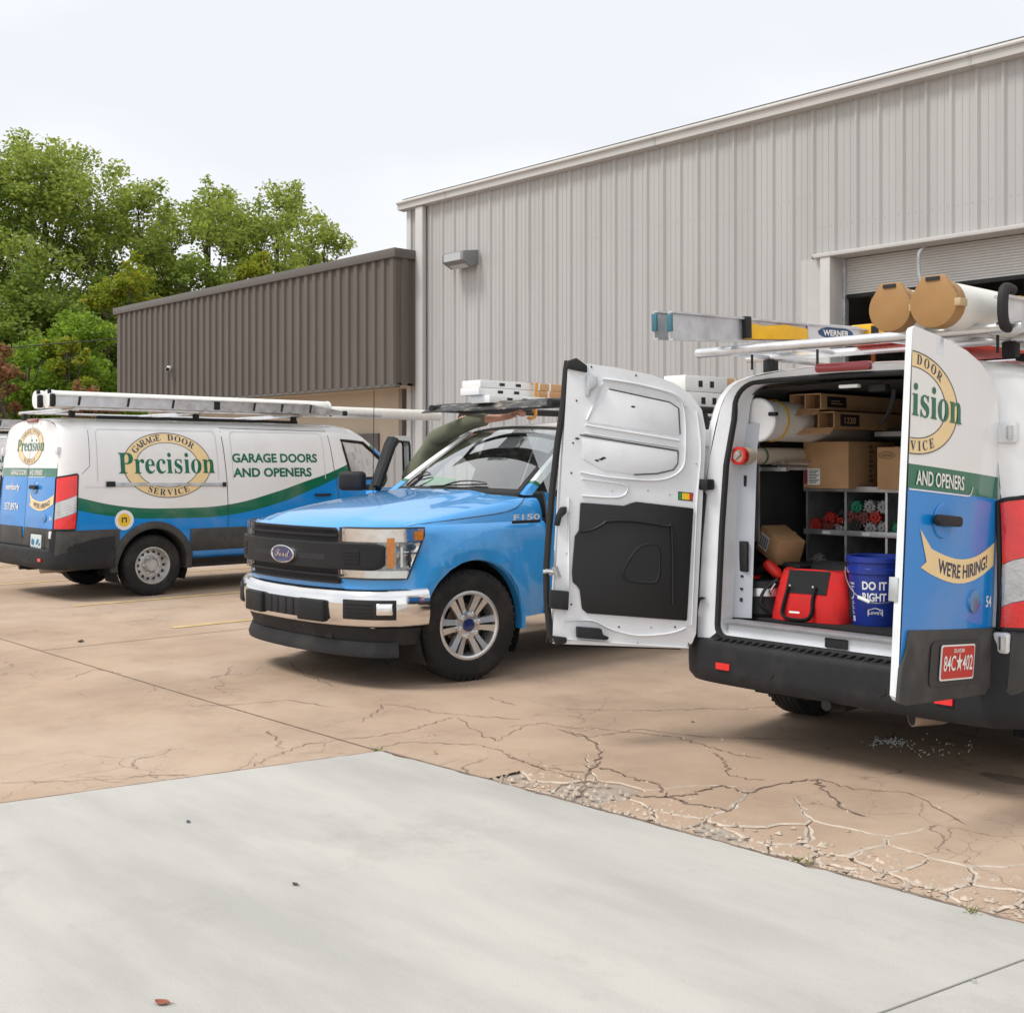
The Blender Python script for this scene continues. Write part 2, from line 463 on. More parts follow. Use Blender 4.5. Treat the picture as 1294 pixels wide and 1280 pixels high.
# ------------------------------------------------------------------ ground
def ground_mat(name, c1, c2, c3, scale, blot=None, bump=.25, spots=None, stretch=(1, 1, 1), cracks=None):
    m = bpy.data.materials.new(name); m.use_nodes = True
    N, L = m.node_tree.nodes, m.node_tree.links
    p = N['Principled BSDF']; p.inputs['Roughness'].default_value = .85
    p.inputs['Specular IOR Level'].default_value = .25
    t = N.new('ShaderNodeTexCoord'); mpn = N.new('ShaderNodeMapping'); mpn.inputs['Scale'].default_value = stretch
    L.new(t.outputs['Object'], mpn.inputs[0])
    def noise(sc, det=8, ro=.6, v=mpn.outputs[0]):
        n = N.new('ShaderNodeTexNoise'); n.inputs['Scale'].default_value = sc; n.inputs['Detail'].default_value = det; n.inputs['Roughness'].default_value = ro
        L.new(v, n.inputs['Vector']); return n.outputs[0]
    def rng(x, a, b, lo=0., hi=1.):
        r = N.new('ShaderNodeMapRange'); r.inputs[1].default_value = a; r.inputs[2].default_value = b; r.inputs[3].default_value = lo; r.inputs[4].default_value = hi
        L.new(x, r.inputs[0]); return r.outputs[0]
    def mix(f, a, b):
        x = N.new('ShaderNodeMix'); x.data_type = 'RGBA'
        L.new(f, x.inputs[0])
        for k, q in ((6, a), (7, b)):
            if isinstance(q, tuple): x.inputs[k].default_value = (*q, 1)
            else: L.new(q, x.inputs[k])
        return x.outputs[2]
    col = mix(rng(noise(scale), .40, .62), c1, c2)
    col = mix(rng(noise(scale * .23, 10, .7), .48, .72, 0, .75), col, c3)
    if blot: col = mix(rng(noise(scale * 1.1, 12, .75, t.outputs['Object']), .54, .72, 0, .7), col, blot)
    g = noise(170, 4, .7, t.outputs['Object'])
    col = mix(rng(g, .35, .75, 0, .34), col, (c1[0] * .45, c1[1] * .45, c1[2] * .45))
    if spots: col = mix(rng(noise(38, 3, .5, t.outputs['Object']), .69, .74, 0, .55), col, spots)
    if cracks:
        nd = N.new('ShaderNodeTexNoise'); nd.inputs['Scale'].default_value = 3.0; nd.inputs['Detail'].default_value = 8
        L.new(t.outputs['Object'], nd.inputs['Vector'])
        dm = N.new('ShaderNodeVectorMath'); dm.operation = 'MULTIPLY_ADD'; dm.inputs[1].default_value = (.45, .45, 0)
        L.new(nd.outputs['Color'], dm.inputs[0]); L.new(t.outputs['Object'], dm.inputs[2])
        for vs_, th, amt, mk in ((1.7, .007, .75, .47), (4.6, .010, .55, .52)):
            vo = N.new('ShaderNodeTexVoronoi'); vo.feature = 'DISTANCE_TO_EDGE'; vo.inputs['Scale'].default_value = vs_
            L.new(dm.outputs[0], vo.inputs['Vector'])
            ln = rng(vo.outputs['Distance'], th * .4, th, 1, 0); msk = rng(noise(.55, 6, .6, t.outputs['Object']), mk, mk + .1, 0, amt)
            mm = N.new('ShaderNodeMath'); mm.operation = 'MULTIPLY'; L.new(ln, mm.inputs[0]); L.new(msk, mm.inputs[1])
            col = mix(mm.outputs[0], col, cracks)
    L.new(col, p.inputs['Base Color'])
    bp = N.new('ShaderNodeBump'); bp.inputs['Strength'].default_value = bump; bp.inputs['Distance'].default_value = .008
    L.new(g, bp.inputs['Height']); L.new(bp.outputs[0], p.inputs['Normal'])
    return m
M_lot = ground_mat('stained_brown_concrete', (.50, .365, .265), (.40, .29, .21), (.60, .50, .41), 1.1, blot=(.32, .235, .17), spots=(.22, .16, .12), cracks=(.17, .125, .095))
M_apron = ground_mat('new_grey_concrete', (.53, .515, .48), (.42, .41, .385), (.57, .56, .525), 1.0, blot=(.35, .34, .315), bump=.2, stretch=(.45, 1.7, 1), spots=(.40, .39, .36))
M_rubble = ground_mat('rubble_base', (.46, .38, .31), (.52, .46, .40), (.36, .29, .23), 5, bump=.9)
M_crack = mat('crack_dirt_painted_depth', (.19, .14, .11), .95, var=.4, vscale=15)  # dirt fill with the dark of crack and joint depth painted in
M_yellowline = mat('worn_yellow_paint', (.60, .44, .20), .8, var=.2, vscale=6, dirt=(.46, .32, .22), dscale=5, damt=.9)
def apron_right(x): return 3.86 + (x + 5.2) * .0415
HX0, HX1, HY1 = -4.4, .9, 4.78          # broken strip beside the new slab
g = MB()
B = 700.0
ax0 = HX0
hp = [(HX0, apron_right(HX0) - .05), (HX1, apron_right(HX1) - .05), (HX1, HY1), (HX0, HY1)]
g.add([(-B, -B, 0), (B, -B, 0), (B, hp[1][1], 0), (HX1, hp[1][1], 0), (HX0, hp[0][1], 0), (-B, hp[0][1], 0),
       (B, HY1, 0), (HX1, HY1, 0), (HX0, HY1, 0), (-B, HY1, 0), (B, B, 0), (-B, B, 0)],
      [(0, 1, 2, 3, 4, 5), (5, 4, 8, 9), (3, 2, 6, 7), (9, 8, 7, 6, 10, 11)])
lot = kind(g.build('parking_lot_ground', M_lot, smooth=False), 'structure')
lot['label'] = 'stained brown concrete parking lot with cracks'
sub = MB().add([(HX0 - .1, 3.7, -.014), (HX1 + .1, 3.7, -.014), (HX1 + .1, HY1 + .1, -.014), (HX0 - .1, HY1 + .1, -.014)], [(0, 1, 2, 3)]).build('rubble_bed', M_rubble, lot, smooth=False)
# new grey slab
ap = MB()
re_ = random.Random(3)
edge = [(-5.2, 3.86)] + [(-5.2 - .2032 * k * .08 + re_.gauss(0, .004), 3.86 - k * .08) for k in range(1, 72)] + [(-6.4, -2.0), (-6.4, -9), (9, -9), (9, apron_right(9))]
edge += [(x_ * .06, apron_right(x_ * .06) + re_.gauss(0, .004) - (re_.uniform(.008, .02) if re_.random() < .08 else 0)) for x_ in range(33, -86, -1)]
ap.prism(edge, lambda u, v, d: (u, v, d), -.06, .006)
apron = kind(ap.build('concrete_apron', M_apron, smooth=False), 'structure')
apron['label'] = 'pale grey new concrete slab'
def strip(mb, pts, w, z, jit=0.0, sub_=3):
    """thin jagged strip on the ground along pts"""
    P = []
    for (a, b) in zip(pts, pts[1:]):
        for k in range(sub_):
            q = a.lerp(b, k / sub_)
            P.append(Vector((q.x + random.uniform(-jit, jit), q.y + random.uniform(-jit, jit), 0)))
    P.append(pts[-1])
    L_, R_ = [], []
    for i, p in enumerate(P):
        t = (P[min(i + 1, len(P) - 1)] - P[max(i - 1, 0)]); t.z = 0
        if t.length < 1e-6: t = Vector((1, 0, 0))
        t.normalize(); n = Vector((-t.y, t.x, 0))
        ww = w * random.uniform(.35, 1.3) * (1 if 0 < i < len(P) - 1 else .2) if jit else w
        L_.append((p + n * ww / 2).to_tuple()[:2] + (z,)); R_.append((p - n * ww / 2).to_tuple()[:2] + (z,))
    n = len(P)
    mb.add(L_ + R_, [(i, i + 1, n + i + 1, n + i) for i in range(n - 1)])
V2 = lambda x, y: Vector((x, y, 0))
mb = MB()
strip(mb, [V2(-5.19, 3.875), V2(9, apron_right(9) + .014)], .02, .005)
strip(mb, [V2(-5.2, 3.875), V2(-5.595, 1.99), V2(-6.42, -2)], .014, .005)
mb.build('slab_edge_joint', M_crack, lot, smooth=False)
mb = MB(); strip(mb, [V2(-1.86, 2.6), V2(-1.755, 3.083), V2(-1.642, 3.716), V2(-1.57, 4.0)], .006, .009)
mb.build('slab_control_joint', mat('joint_shadow', (.26, .25, .235), .9), apron, smooth=False)
mb = MB(); strip(mb, [V2(-40, 3.86), V2(-10.6, 3.862), V2(-7.3, 3.845), V2(-5.2, 3.862)], .008, .004)
strip(mb, [V2(-9.9, 3.86), V2(-9.9, 12.9)], .012, .004); strip(mb, [V2(-15.6, -5), V2(-15.6, 12.9)], .012, .004)
mb.build('lot_control_joint', M_crack, lot, smooth=False)
A = lambda l: [at(x / 1.96, 760 + y / 1.96, Z=0) for x, y in l]
Bz = lambda l: [at(640 + x / 1.979, 800 + y / 1.979, Z=0) for x, y in l]
cr = [A([(620, 410), (665, 390), (700, 375), (770, 352), (830, 345)]), A([(890, 300), (930, 275), (950, 255), (1000, 260), (1080, 275), (1180, 285), (1290, 292)]),
      A([(820, 345), (960, 330), (1010, 320), (1080, 300), (1130, 285)]), A([(0, 450), (150, 447), (300, 438), (380, 430), (470, 430)]),
      A([(920, 370), (985, 350), (1080, 350), (1180, 355), (1230, 365), (1294, 400)]), A([(1130, 285), (1200, 335), (1230, 345), (1294, 310)]),
      A([(715, 150), (760, 185), (835, 212)]), A([(160, 195), (240, 168), (300, 180)]), A([(660, 320), (690, 345), (695, 368)]), A([(1205, 238), (1285, 258)]),
      A([(440, 260), (600, 255), (710, 245), (830, 262)]), A([(520, 190), (560, 180), (575, 160)]),
      Bz([(0, 235), (100, 225), (120, 232), (330, 250), (430, 262), (510, 285), (560, 300), (640, 315)]),
      Bz([(160, 245), (215, 270), (235, 300), (230, 320), (200, 370), (180, 410)]), Bz([(230, 335), (270, 345), (320, 365), (380, 380), (410, 410), (440, 425), (520, 435), (560, 445)]),
      Bz([(515, 300), (545, 320), (560, 355), (600, 365), (650, 368)]), Bz([(300, 405), (390, 410), (470, 400), (540, 380), (600, 400), (700, 375), (770, 365), (800, 395), (830, 435), (900, 460)]),
      Bz([(120, 190), (360, 195), (450, 190), (600, 190), (690, 180)]), Bz([(60, 330), (120, 350), (190, 370)]), Bz([(120, 240), (200, 262), (330, 240), (520, 262), (700, 265), (770, 275)]),
      Bz([(0, 300), (60, 330), (200, 350), (235, 320)]), Bz([(770, 365), (870, 390), (1010, 400), (1150, 480)])]
mb = MB()
for k, c_ in enumerate(cr):
    strip(mb, c_, .012 if k in (13, 14, 16) else .0065, .0035, .02, 7)
o = kind(mb.build('crack_lines', M_crack, lot, smooth=False), 'stuff')
# pale crumbs along the cracks
M_crumb = mat('pale_concrete_crumb', (.47, .39, .315), .9, var=.3, vscale=20)
mb = MB()
def crumb(mb, p, r):
    vs = []
    for k in range(5):
        a = 2 * PI * k / 5 + random.random(); rr = r * random.uniform(.6, 1.1)
        vs.append((p.x + rr * math.cos(a), p.y + rr * math.sin(a), 0))
    h = r * random.uniform(.4, .9)
    mb.add(vs + [(p.x + random.uniform(-.3, .3) * r, p.y + random.uniform(-.3, .3) * r, h)], [(i, (i + 1) % 5, 5) for i in range(5)])
for c_ in cr[12:]:
    for a, b in zip(c_, c_[1:]):
        for k in range(int((b - a).length * 9)):
            q = a.lerp(b, random.random()); q.x += random.gauss(0, .025); q.y += random.gauss(0, .025)
            crumb(mb, q, random.uniform(.004, .014))
for k in range(1000):
    x = random.uniform(HX0, HX1); y = apron_right(x) + abs(random.gauss(0, .17)) + .01
    if y > HY1: continue
    q = Vector((x, y, 0)); crumb(mb, q, random.uniform(.004, .02) * (1.3 if random.random() < .1 else 1))
for v_i, v in enumerate(mb.v): pass
kind(mb.build('concrete_crumb_scatter', M_crumb, lot, smooth=False), 'stuff')
# broken concrete pieces: Voronoi cells with gaps
def vor_cells(pts, rect):
    out = []
    for i, p in enumerate(pts):
        poly = list(rect)
        for j, q in enumerate(pts):
            if i == j or (p[0] - q[0]) ** 2 + (p[1] - q[1]) ** 2 > 2.2: continue
            mx_, my = (p[0] + q[0]) / 2, (p[1] + q[1]) / 2; nx, ny = q[0] - p[0], q[1] - p[1]
            new = []
            for a, b in zip(poly, poly[1:] + poly[:1]):
                da = (a[0] - mx_) * nx + (a[1] - my) * ny; db = (b[0] - mx_) * nx + (b[1] - my) * ny
                if da <= 0: new.append(a)
                if (da < 0) != (db < 0) and abs(da - db) > 1e-9:
                    t = da / (da - db); new.append((a[0] + (b[0] - a[0]) * t, a[1] + (b[1] - a[1]) * t))
            poly = new
            if not poly: break
        if len(poly) > 2: out.append((p, poly))
    return out
M_worn = mat('worn_concrete_edge', (.52, .45, .375), .95, var=.2, vscale=14, bump=.4, bscale=60)
rs = random.Random(11)
pts = []
for k in range(5000):
    x = rs.uniform(HX0, HX1); d = rs.random() ** 1.5 * .9
    y = apron_right(x) + d
    if y > HY1: continue
    md = .10 + .38 * (d / .9) + (.12 if x < -3.2 else 0)
    if all((x - a) ** 2 + (y - b) ** 2 > md * md for a, b in pts): pts.append((x, y))
    if len(pts) > 150: break
rect = [(HX0, apron_right(HX0) + .02), (HX1, apron_right(HX1) + .02), (HX1, HY1), (HX0, HY1)]
for (p, poly) in vor_cells(pts, rect):
    d = p[1] - apron_right(p[0])
    cx_ = sum(q[0] for q in poly) / len(poly); cy_ = sum(q[1] for q in poly) / len(poly)
    gap = rs.uniform(.003, .02) * max(.10, 1 - d / .6)
    if d < .16 and rs.random() < .12: continue
    onb = lambda q: abs(q[1] - HY1) < 1e-4 or abs(q[0] - HX0) < 1e-4
    far = any(onb(q) for q in poly)
    ring = []
    for a, b in zip(poly, poly[1:] + poly[:1]):
        L_ = math.hypot(b[0] - a[0], b[1] - a[1]); n = max(1, min(14, int(L_ / .035)))
        for k in range(n):
            q = (a[0] + (b[0] - a[0]) * k / n, a[1] + (b[1] - a[1]) * k / n)
            if onb(q): ring.append((q[0], q[1], 0)); continue
            w1 = noise.noise_vector(Vector((q[0] * 3.1, q[1] * 3.1, 2.0))); w2 = noise.noise_vector(Vector((q[0] * 13, q[1] * 13, 7.0)))
            fade = min(1, (HY1 - q[1]) / .15, (q[0] - HX0) / .15)
            q = (q[0] + (w1.x * .07 + w2.x * .028) * fade, max(apron_right(q[0]) + .018, q[1] + (w1.y * .07 + w2.y * .028) * fade))
            vx, vy = cx_ - q[0], cy_ - q[1]; l = math.hypot(vx, vy) + 1e-6
            s_ = min(gap * (.5 + 1.2 * abs(w2.z)), l * .4)
            ring.append((q[0] + vx / l * s_, q[1] + vy / l * s_, 1))
    zt = 0 if far else rs.uniform(-.004, .002) * (1 if d < .4 else .25)
    tx, ty = (0, 0) if far else (rs.gauss(0, .010) * (1 if d < .35 else .1), rs.gauss(0, .010) * (1 if d < .35 else .1))
    zz = lambda u, v: zt + tx * (u - cx_) + ty * (v - cy_)
    b = bmesh.new()
    rim = .012 if d < .5 else .006
    def ins(u, v, k_):
        vx, vy = cx_ - u, cy_ - v; l = math.hypot(vx, vy) + 1e-6; m_ = min(rim * k_, l * .3); return (u + vx / l * m_, v + vy / l * m_)
    tops = []
    for u, v, k_ in ring:
        a_, c_ = ins(u, v, k_ * (.5 + abs(noise.noise(Vector((u * 17, v * 17, 1)))) * 2)); tops.append(b.verts.new((a_, c_, zz(a_, c_))))
    mid = [b.verts.new((u, v, zz(u, v) - .005 * k_)) for u, v, k_ in ring]
    bots = [b.verts.new((u, v, -.026)) for u, v, k_ in ring]
    n = len(ring)
    b.faces.new(tops)
    for i in range(n):
        j = (i + 1) % n
        fc = b.faces.new((tops[i], mid[i], mid[j], tops[j])); fc.material_index = 1
        b.faces.new((mid[i], bots[i], bots[j], mid[j]))
    finish(b, 'broken_concrete_piece', [M_lot, M_worn], lot, smooth=False, weld=False)
# worn yellow bay lines
for k, x in enumerate((-15.6, -12.72, -10.42, -18.3, -20.9)):
    mb = MB(); strip(mb, [V2(x, 5.3), V2(x, 11.5)], .10, .0045)
    mb.build('bay_line', M_yellowline, lot, smooth=False)
# oily damp patches
M_oil = mat('oil_stain', (.22, .16, .12), .7, var=.3, vscale=5)
for (px, py, a, b_) in ((1280, 985, .16, .07),):
    p = at(px, py, Z=0)
    ring = [(a * math.cos(2 * PI * k / 14) * random.uniform(.75, 1.15), b_ * math.sin(2 * PI * k / 14) * random.uniform(.75, 1.15)) for k in range(14)]
    MB().add([(p.x + u, p.y + v, .0025) for u, v in ring], [tuple(range(14))]).build('oil_stain', M_oil, lot, smooth=False)

# ------------------------------------------------------------------ grey metal building
WY = 13.0
M_wall = mat('grey_wall_steel', (.447, .443, .437), .5, .0, var=.045, vscale=1.6, dirt=(.35, .34, .325), dscale=1.5, damt=.45, stretch=(1, 1, .12), world=True)
M_wall2 = mat('grey_trim_steel', (.52, .513, .50), .5, .0, var=.03, vscale=3, dirt=(.4, .39, .38), dscale=1.2, damt=.35)
M_door_c = mat('door_curtain_steel', (.60, .595, .58), .45, .1, var=.04, vscale=3, dirt=(.45, .44, .42), dscale=1.5, damt=.3)
M_screw = mat('screw_head', (.40, .40, .40), .6)
gut = at(506, 254, Y=WY - .18)
EAVE = 6.20
XL = at(517, 300, Y=WY).x
XR = 3.2
jl = at(1040, 326, Y=WY); HDR = jl.z; DX0 = jl.x; DX1 = DX0 + 4.3
bld = thing('metal_warehouse', 'large light grey ribbed steel warehouse with a gutter and a half open roll-up door', 'building', (0, 0, 0))
P = .3048
def panel_mesh(z0, z1, name):
    prof = [(0, 0), (.012, -.034), (.040, -.034), (.066, 0), (.135, 0), (.140, -.006), (.152, -.006), (.157, 0), (.222, 0), (.227, -.006), (.239, -.006), (.244, 0), (P, 0)]
    mb = MB()
    n = len(prof)
    mb.add([(x, y, z) for z in (z0, z1) for x, y in prof], [(i, i + 1, n + i + 1, n + i) for i in range(n - 1)])
    z = z0 + .35
    while z < z1 - .1:
        for x in (.10, .19, .27):
            mb.box((x, -.0015, z), (.009, .006, .009), mi=1)
        z += 1.52
    o = mb.build(name, [M_wall, M_screw], None, smooth=False)
    me = o.data; bpy.data.objects.remove(o); return me
full = panel_mesh(0, EAVE - .02, 'wall_panel'); over = panel_mesh(HDR + .03, EAVE - .02, 'wall_panel_short')
x = XL
while x < XR:
    short = x + P > DX0 + .02 and x < DX1
    link('wall_panel', over if short else full, bld, (x, WY, 0))
    x += P
for fx_ in (DX0, DX1):
    MB().box((fx_ - .12 if fx_ == DX0 else fx_ + .12, WY + .02, HDR / 2), (.40, .05, HDR)).build('jamb_flashing', M_wall2, bld, smooth=False)
# door surround: jambs, header trim, curtain, guides
mb = MB(); mb.box((DX0 + .02 + .05, WY + .08, HDR / 2), (.14, .30, HDR)).build('door_jamb', M_wall2, bld, bevel=.006)
MB().box((DX1 - .05, WY + .08, HDR / 2), (.14, .30, HDR)).build('door_jamb', M_wall2, bld, bevel=.006)
MB().box(((DX0 + DX1) / 2, WY + .075, HDR + .02), (DX1 - DX0 + .2, .32, .05)).build('door_header', M_wall2, bld, bevel=.006)
MB().box(((DX0 + DX1) / 2, WY - .045, HDR + .028), (DX1 - DX0 + .1, .05, .02)).build('drip_cap', M_wall2, bld, bevel=.004)
CB = at(1064, 374, Y=WY + .28).z
mb = MB()
n = 14
prof = []
for k in range(n):
    z = CB + (HDR - CB) * k / n
    prof += [(0, z), (-.012, z + .006), (-.012, z + (HDR - CB) / n - .008)]
prof.append((0, HDR))
mb.grid(lambda u, v: (u, WY + .28 + v[0], v[1]), [DX0 + .12, DX1 - .1], prof)
rd = mb.build('roll_up_door', M_door_c, bld, smooth=False)
MB().box(((DX0 + DX1) / 2, WY + .28, CB - .02), (DX1 - DX0 - .2, .05, .05)).build('bottom_bar', M_plastic, rd, bevel=.004)
MB().box((DX0 + .155, WY + .26, HDR / 2), (.045, .1, HDR)).build('door_guide', M_alu_d, bld, bevel=.004)
MB().box((DX0 + .26, WY + .75, HDR / 2), (.05, .03, HDR)).build('orange_post', mat('rusty_orange_steel', (.42, .13, .035), .6, var=.2), bld)
# shell: side, back, roof, interior floor
MB().box((XL + .06, WY + 10, EAVE / 2), (.1, 19.8, EAVE)).build('side_wall', M_wall, bld, smooth=False)
MB().box((XR + .1, WY + 10, EAVE / 2), (.1, 19.8, EAVE)).build('side_wall', M_wall, bld, smooth=False)
MB().box(((XL + XR) / 2, WY + 20, EAVE / 2), (XR - XL, .1, EAVE)).build('rear_wall', M_wall, bld, smooth=False)
mb = MB(); mb.add([(XL - .1, WY - .1, EAVE), (XR + .1, WY - .1, EAVE), (XR + .1, WY + 10, EAVE + .55), (XL - .1, WY + 10, EAVE + .55), (XR + .1, WY + 20.1, EAVE), (XL - .1, WY + 20.1, EAVE)], [(0, 1, 2, 3), (3, 2, 4, 5)])
mb.build('roof', M_wall2, bld, smooth=False)
# inner liner so that the wall is opaque from inside too
MB().add([(XL, WY + .06, 0), (DX0, WY + .06, 0), (DX0, WY + .06, EAVE), (XL, WY + .06, EAVE), (DX1, WY + .06, 0), (XR, WY + .06, 0), (XR, WY + .06, EAVE), (DX1, WY + .06, EAVE), (DX0, WY + .3, HDR), (DX1, WY + .3, HDR), (DX1, WY + .3, EAVE), (DX0, WY + .3, EAVE)],
         [(0, 1, 2, 3), (4, 5, 6, 7), (8, 9, 10, 11)]).build('inner_liner', M_dark, bld, smooth=False)
# gutter / eave trim
gz = gut.z
mb = MB()
gp = [(WY - .005, EAVE - .20), (WY - .15, EAVE - .19), (WY - .155, EAVE - .10), (WY - .185, EAVE - .09), (WY - .19, gz - .03), (WY - .17, gz), (WY - .05, gz), (WY - .02, EAVE + .02)]
mb.prism(gp, lambda u, v, d: (d, u, v), XL - .14, XR + .1)
gt = mb.build('gutter', M_wall2, bld, smooth=False)
for k in range(5):
    MB().prism([(u - .004, v + (.003 if v > EAVE else -.003)) for u, v in gp], lambda u, v, d: (d, u, v), XL + 1.15 + k * 4.6, XL + 1.19 + k * 4.6).build('gutter_seam', M_wall, gt, smooth=False)
MB().box((XL + .42, WY - .075, (EAVE - .2) / 2), (.20, .09, EAVE - .2)).build('downspout', M_wall2, bld, bevel=.012)
MB().box((XL + .03, WY - .012, EAVE / 2 - .1), (.12, .05, EAVE - .2)).build('corner_trim', M_wall2, bld, bevel=.006)
# flood lamp on the wall
p = at(585, 328, Y=WY - .15)
fl = thing('wall_flood_lamp', 'grey metal wall pack flood lamp mounted high on the grey ribbed wall', 'lamp', (p.x, WY - .04, p.z))
mb = MB(); mb.prism([(-.34, .09), (0, .14), (0, -.10), (-.14, -.15), (-.34, -.06)], lambda u, v, d: (d, u, v), -.27, .27)
mb.build('housing', mat('lamp_grey_metal', (.24, .245, .25), .5, .4, var=.1), fl, bevel=.012)
MB().add([(-.21, -.343, .075), (.21, -.343, .075), (.21, -.343, -.05), (-.21, -.343, -.05), (-.2, -.15, -.153), (.2, -.15, -.153)], [(0, 1, 2, 3), (3, 2, 5, 4)]).build('lens', mat('lamp_lens', (.42, .44, .45), .2, coat=1), fl, smooth=False)
MB().box((0, .02, 0), (.16, .05, .16)).build('mounting_plate', M_alu_d, fl, bevel=.006)
MB().box((.243, -.16, -.02), (.01, .2, .12)).build('side_fin', M_plastic, fl, bevel=.003)
# warehouse contents behind the door: racks and cartons
for k in range(4):
    rx = DX0 - .6 + k * 1.7
    rk = thing('pallet_rack', ('tall pallet rack bay inside the dark warehouse, %s bay from the door jamb' % ('first', 'second', 'third', 'fourth')[k]), 'rack', (rx, WY + 4.6, 0))
    for sx in (0, 1.55):
        MB().box((sx, 0, 2.4), (.08, .08, 4.8)).build('upright', mat('rack_blue_steel', (.05, .08, .2), .5), rk)
    for z in (1.3, 2.75, 3.45):
        MB().box((.78, 0, z), (1.5, .07, .12)).build('beam', mat('rack_orange_steel', (.5, .16, .03), .5), rk)
        MB().box((.78, .5, z + .05), (1.5, .95, .03)).build('deck', M_steel, rk)
    for j in range(3):
        w = random.uniform(.36, .46); h = random.uniform(.3, .55)
        tag(MB().box((0, 0, h / 2), (w, .5, h)).build('carton', [M_card, M_card_l][(j + k) % 2], None, (rx + .3 + j * .49, WY + 4.95, 3.53), bevel=.008),
            '%s carton on the %s warehouse rack from the door jamb, %s' % (('brown', 'pale brown')[(j + k) % 2], ('first', 'second', 'third', 'fourth')[k], ('at its jamb end', 'in the middle', 'at its far end')[j]), 'box', 'cartons stored on the warehouse racks')
# conduit strap hanging in the doorway
p0 = at(1163, 316, Y=WY - .08); p1 = at(1166, 372, Y=WY - .3)
tag(MB().tube(smooth_pts([p0 + Vector((0, .1, .03)), p0 + Vector((0, -.03, -.05)), p0.lerp(p1, .5) + Vector((-.03, 0, 0)), p1, p1 + Vector((.01, -.02, -.5))], 5), .022, 8).build('door_pull_strap', mat('grey_webbing', (.30, .31, .32), .7, var=.2)),
    'grey pull strap hanging down from the roll-up door header', 'strap')

# ------------------------------------------------------------------ low office with the brown fascia
FY = 12.5
M_brown = mat('dark_brown_steel', (.118, .099, .086), .55, .0, var=.08, vscale=2, dirt=(.17, .148, .13), dscale=1.6, damt=.4, stretch=(1, 1, .2), world=True)
M_brown2 = mat('dark_brown_flashing', (.125, .112, .104), .5, .1, var=.05)
M_beige = mat('beige_stucco', (.56, .485, .385), .85, var=.05, vscale=2, bump=.3, bscale=90, dirt=(.46, .37, .27), dscale=1.3, damt=.3)
CT = at(500, 322, Y=FY).z; CBt = at(497, 487, Y=FY).z
CX1 = at(500, 400, Y=FY).x; CX0 = at(148, 420, Y=FY).x
off = thing('office_annex', 'low beige office annex with a dark brown ribbed metal fascia', 'building')
Pp = .27
nb = int(round((CX1 - CX0) / Pp)); Pp = (CX1 - CX0) / nb
def fascia_mesh(w):
    mb = MB(); pr = [(0, 0), (w * .48, 0), (w * .56, -.04), (w * .92, -.04), (w, 0)]
    n = len(pr); mb.add([(x, y, z) for z in (CBt, CT) for x, y in pr], [(i, i + 1, n + i + 1, n + i) for i in range(n - 1)])
    o = mb.build('fascia_panel', M_brown, smooth=False); me = o.data; bpy.data.objects.remove(o); return me
fm = fascia_mesh(Pp)
for k in range(nb): link('fascia_panel', fm, off, (CX0 + k * Pp, FY, 0))
fe = fascia_mesh(.25)
for k in range(2): link('fascia_panel', fe, off, (CX1, FY + k * .25, 0), (0, 0, PI / 2))
for k in range(16): link('fascia_panel', fe, off, (CX0, FY + .25 + k * .25, 0), (0, 0, -PI / 2))
MB().box(((CX0 + CX1) / 2, FY + .23, CT + .03), (CX1 - CX0 + .14, .62, .16)).build('coping', M_brown2, off, bevel=.01)
MB().box(((CX0 + CX1) / 2, FY + .02, CBt - .01), (CX1 - CX0 + .06, .12, .05)).build('bottom_flashing', M_brown2, off, bevel=.006)
MB().box(((CX0 + CX1) / 2, FY + .45, CBt + .02), (CX1 - CX0, .8, .04)).build('soffit', M_beige, off, smooth=False)
BXR = at(508, 560, Y=WY + .3).x
MB().box(((CX0 + BXR) / 2, WY + .5, CBt / 2), (BXR - CX0, .4, CBt)).build('front_wall', M_beige, off, smooth=False)
MB().box((BXR + .04, WY + .28, CBt / 2), (.10, .10, CBt)).build('corner_post', mat('taupe_trim', (.30, .25, .21), .6), off, smooth=False)
MB().box((BXR - 1.15, WY + .285, 1.05), (.95, .05, 2.1)).build('door', M_brown2, off, bevel=.006)
MB().box((CX0 + .2, WY + 6, CT / 2), (.2, 11, CT - .2)).build('side_wall', M_beige, off, smooth=False)
MB().box(((CX0 + BXR) / 2, WY + 6, CT - .3), (BXR - CX0, 12, .1)).build('flat_roof', M_brown2, off, smooth=False)
p = at(214, 465, Y=FY - .05)
sc_ = thing('security_camera', 'small white security camera on the brown ribbed fascia', 'camera', (p.x, FY - .04, p.z))
MB().tube([(0, .02, 0), (0, -.05, 0)], .045, 12).build('mount', M_white, sc_)
MB().tube([(.02, -.05, -.03), (.16, -.13, -.05)], .05, 12).build('barrel', M_white, sc_)
MB().tube([(.155, -.128, -.05), (.17, -.137, -.0525)], .042, 12).build('lens', M_ink, sc_)
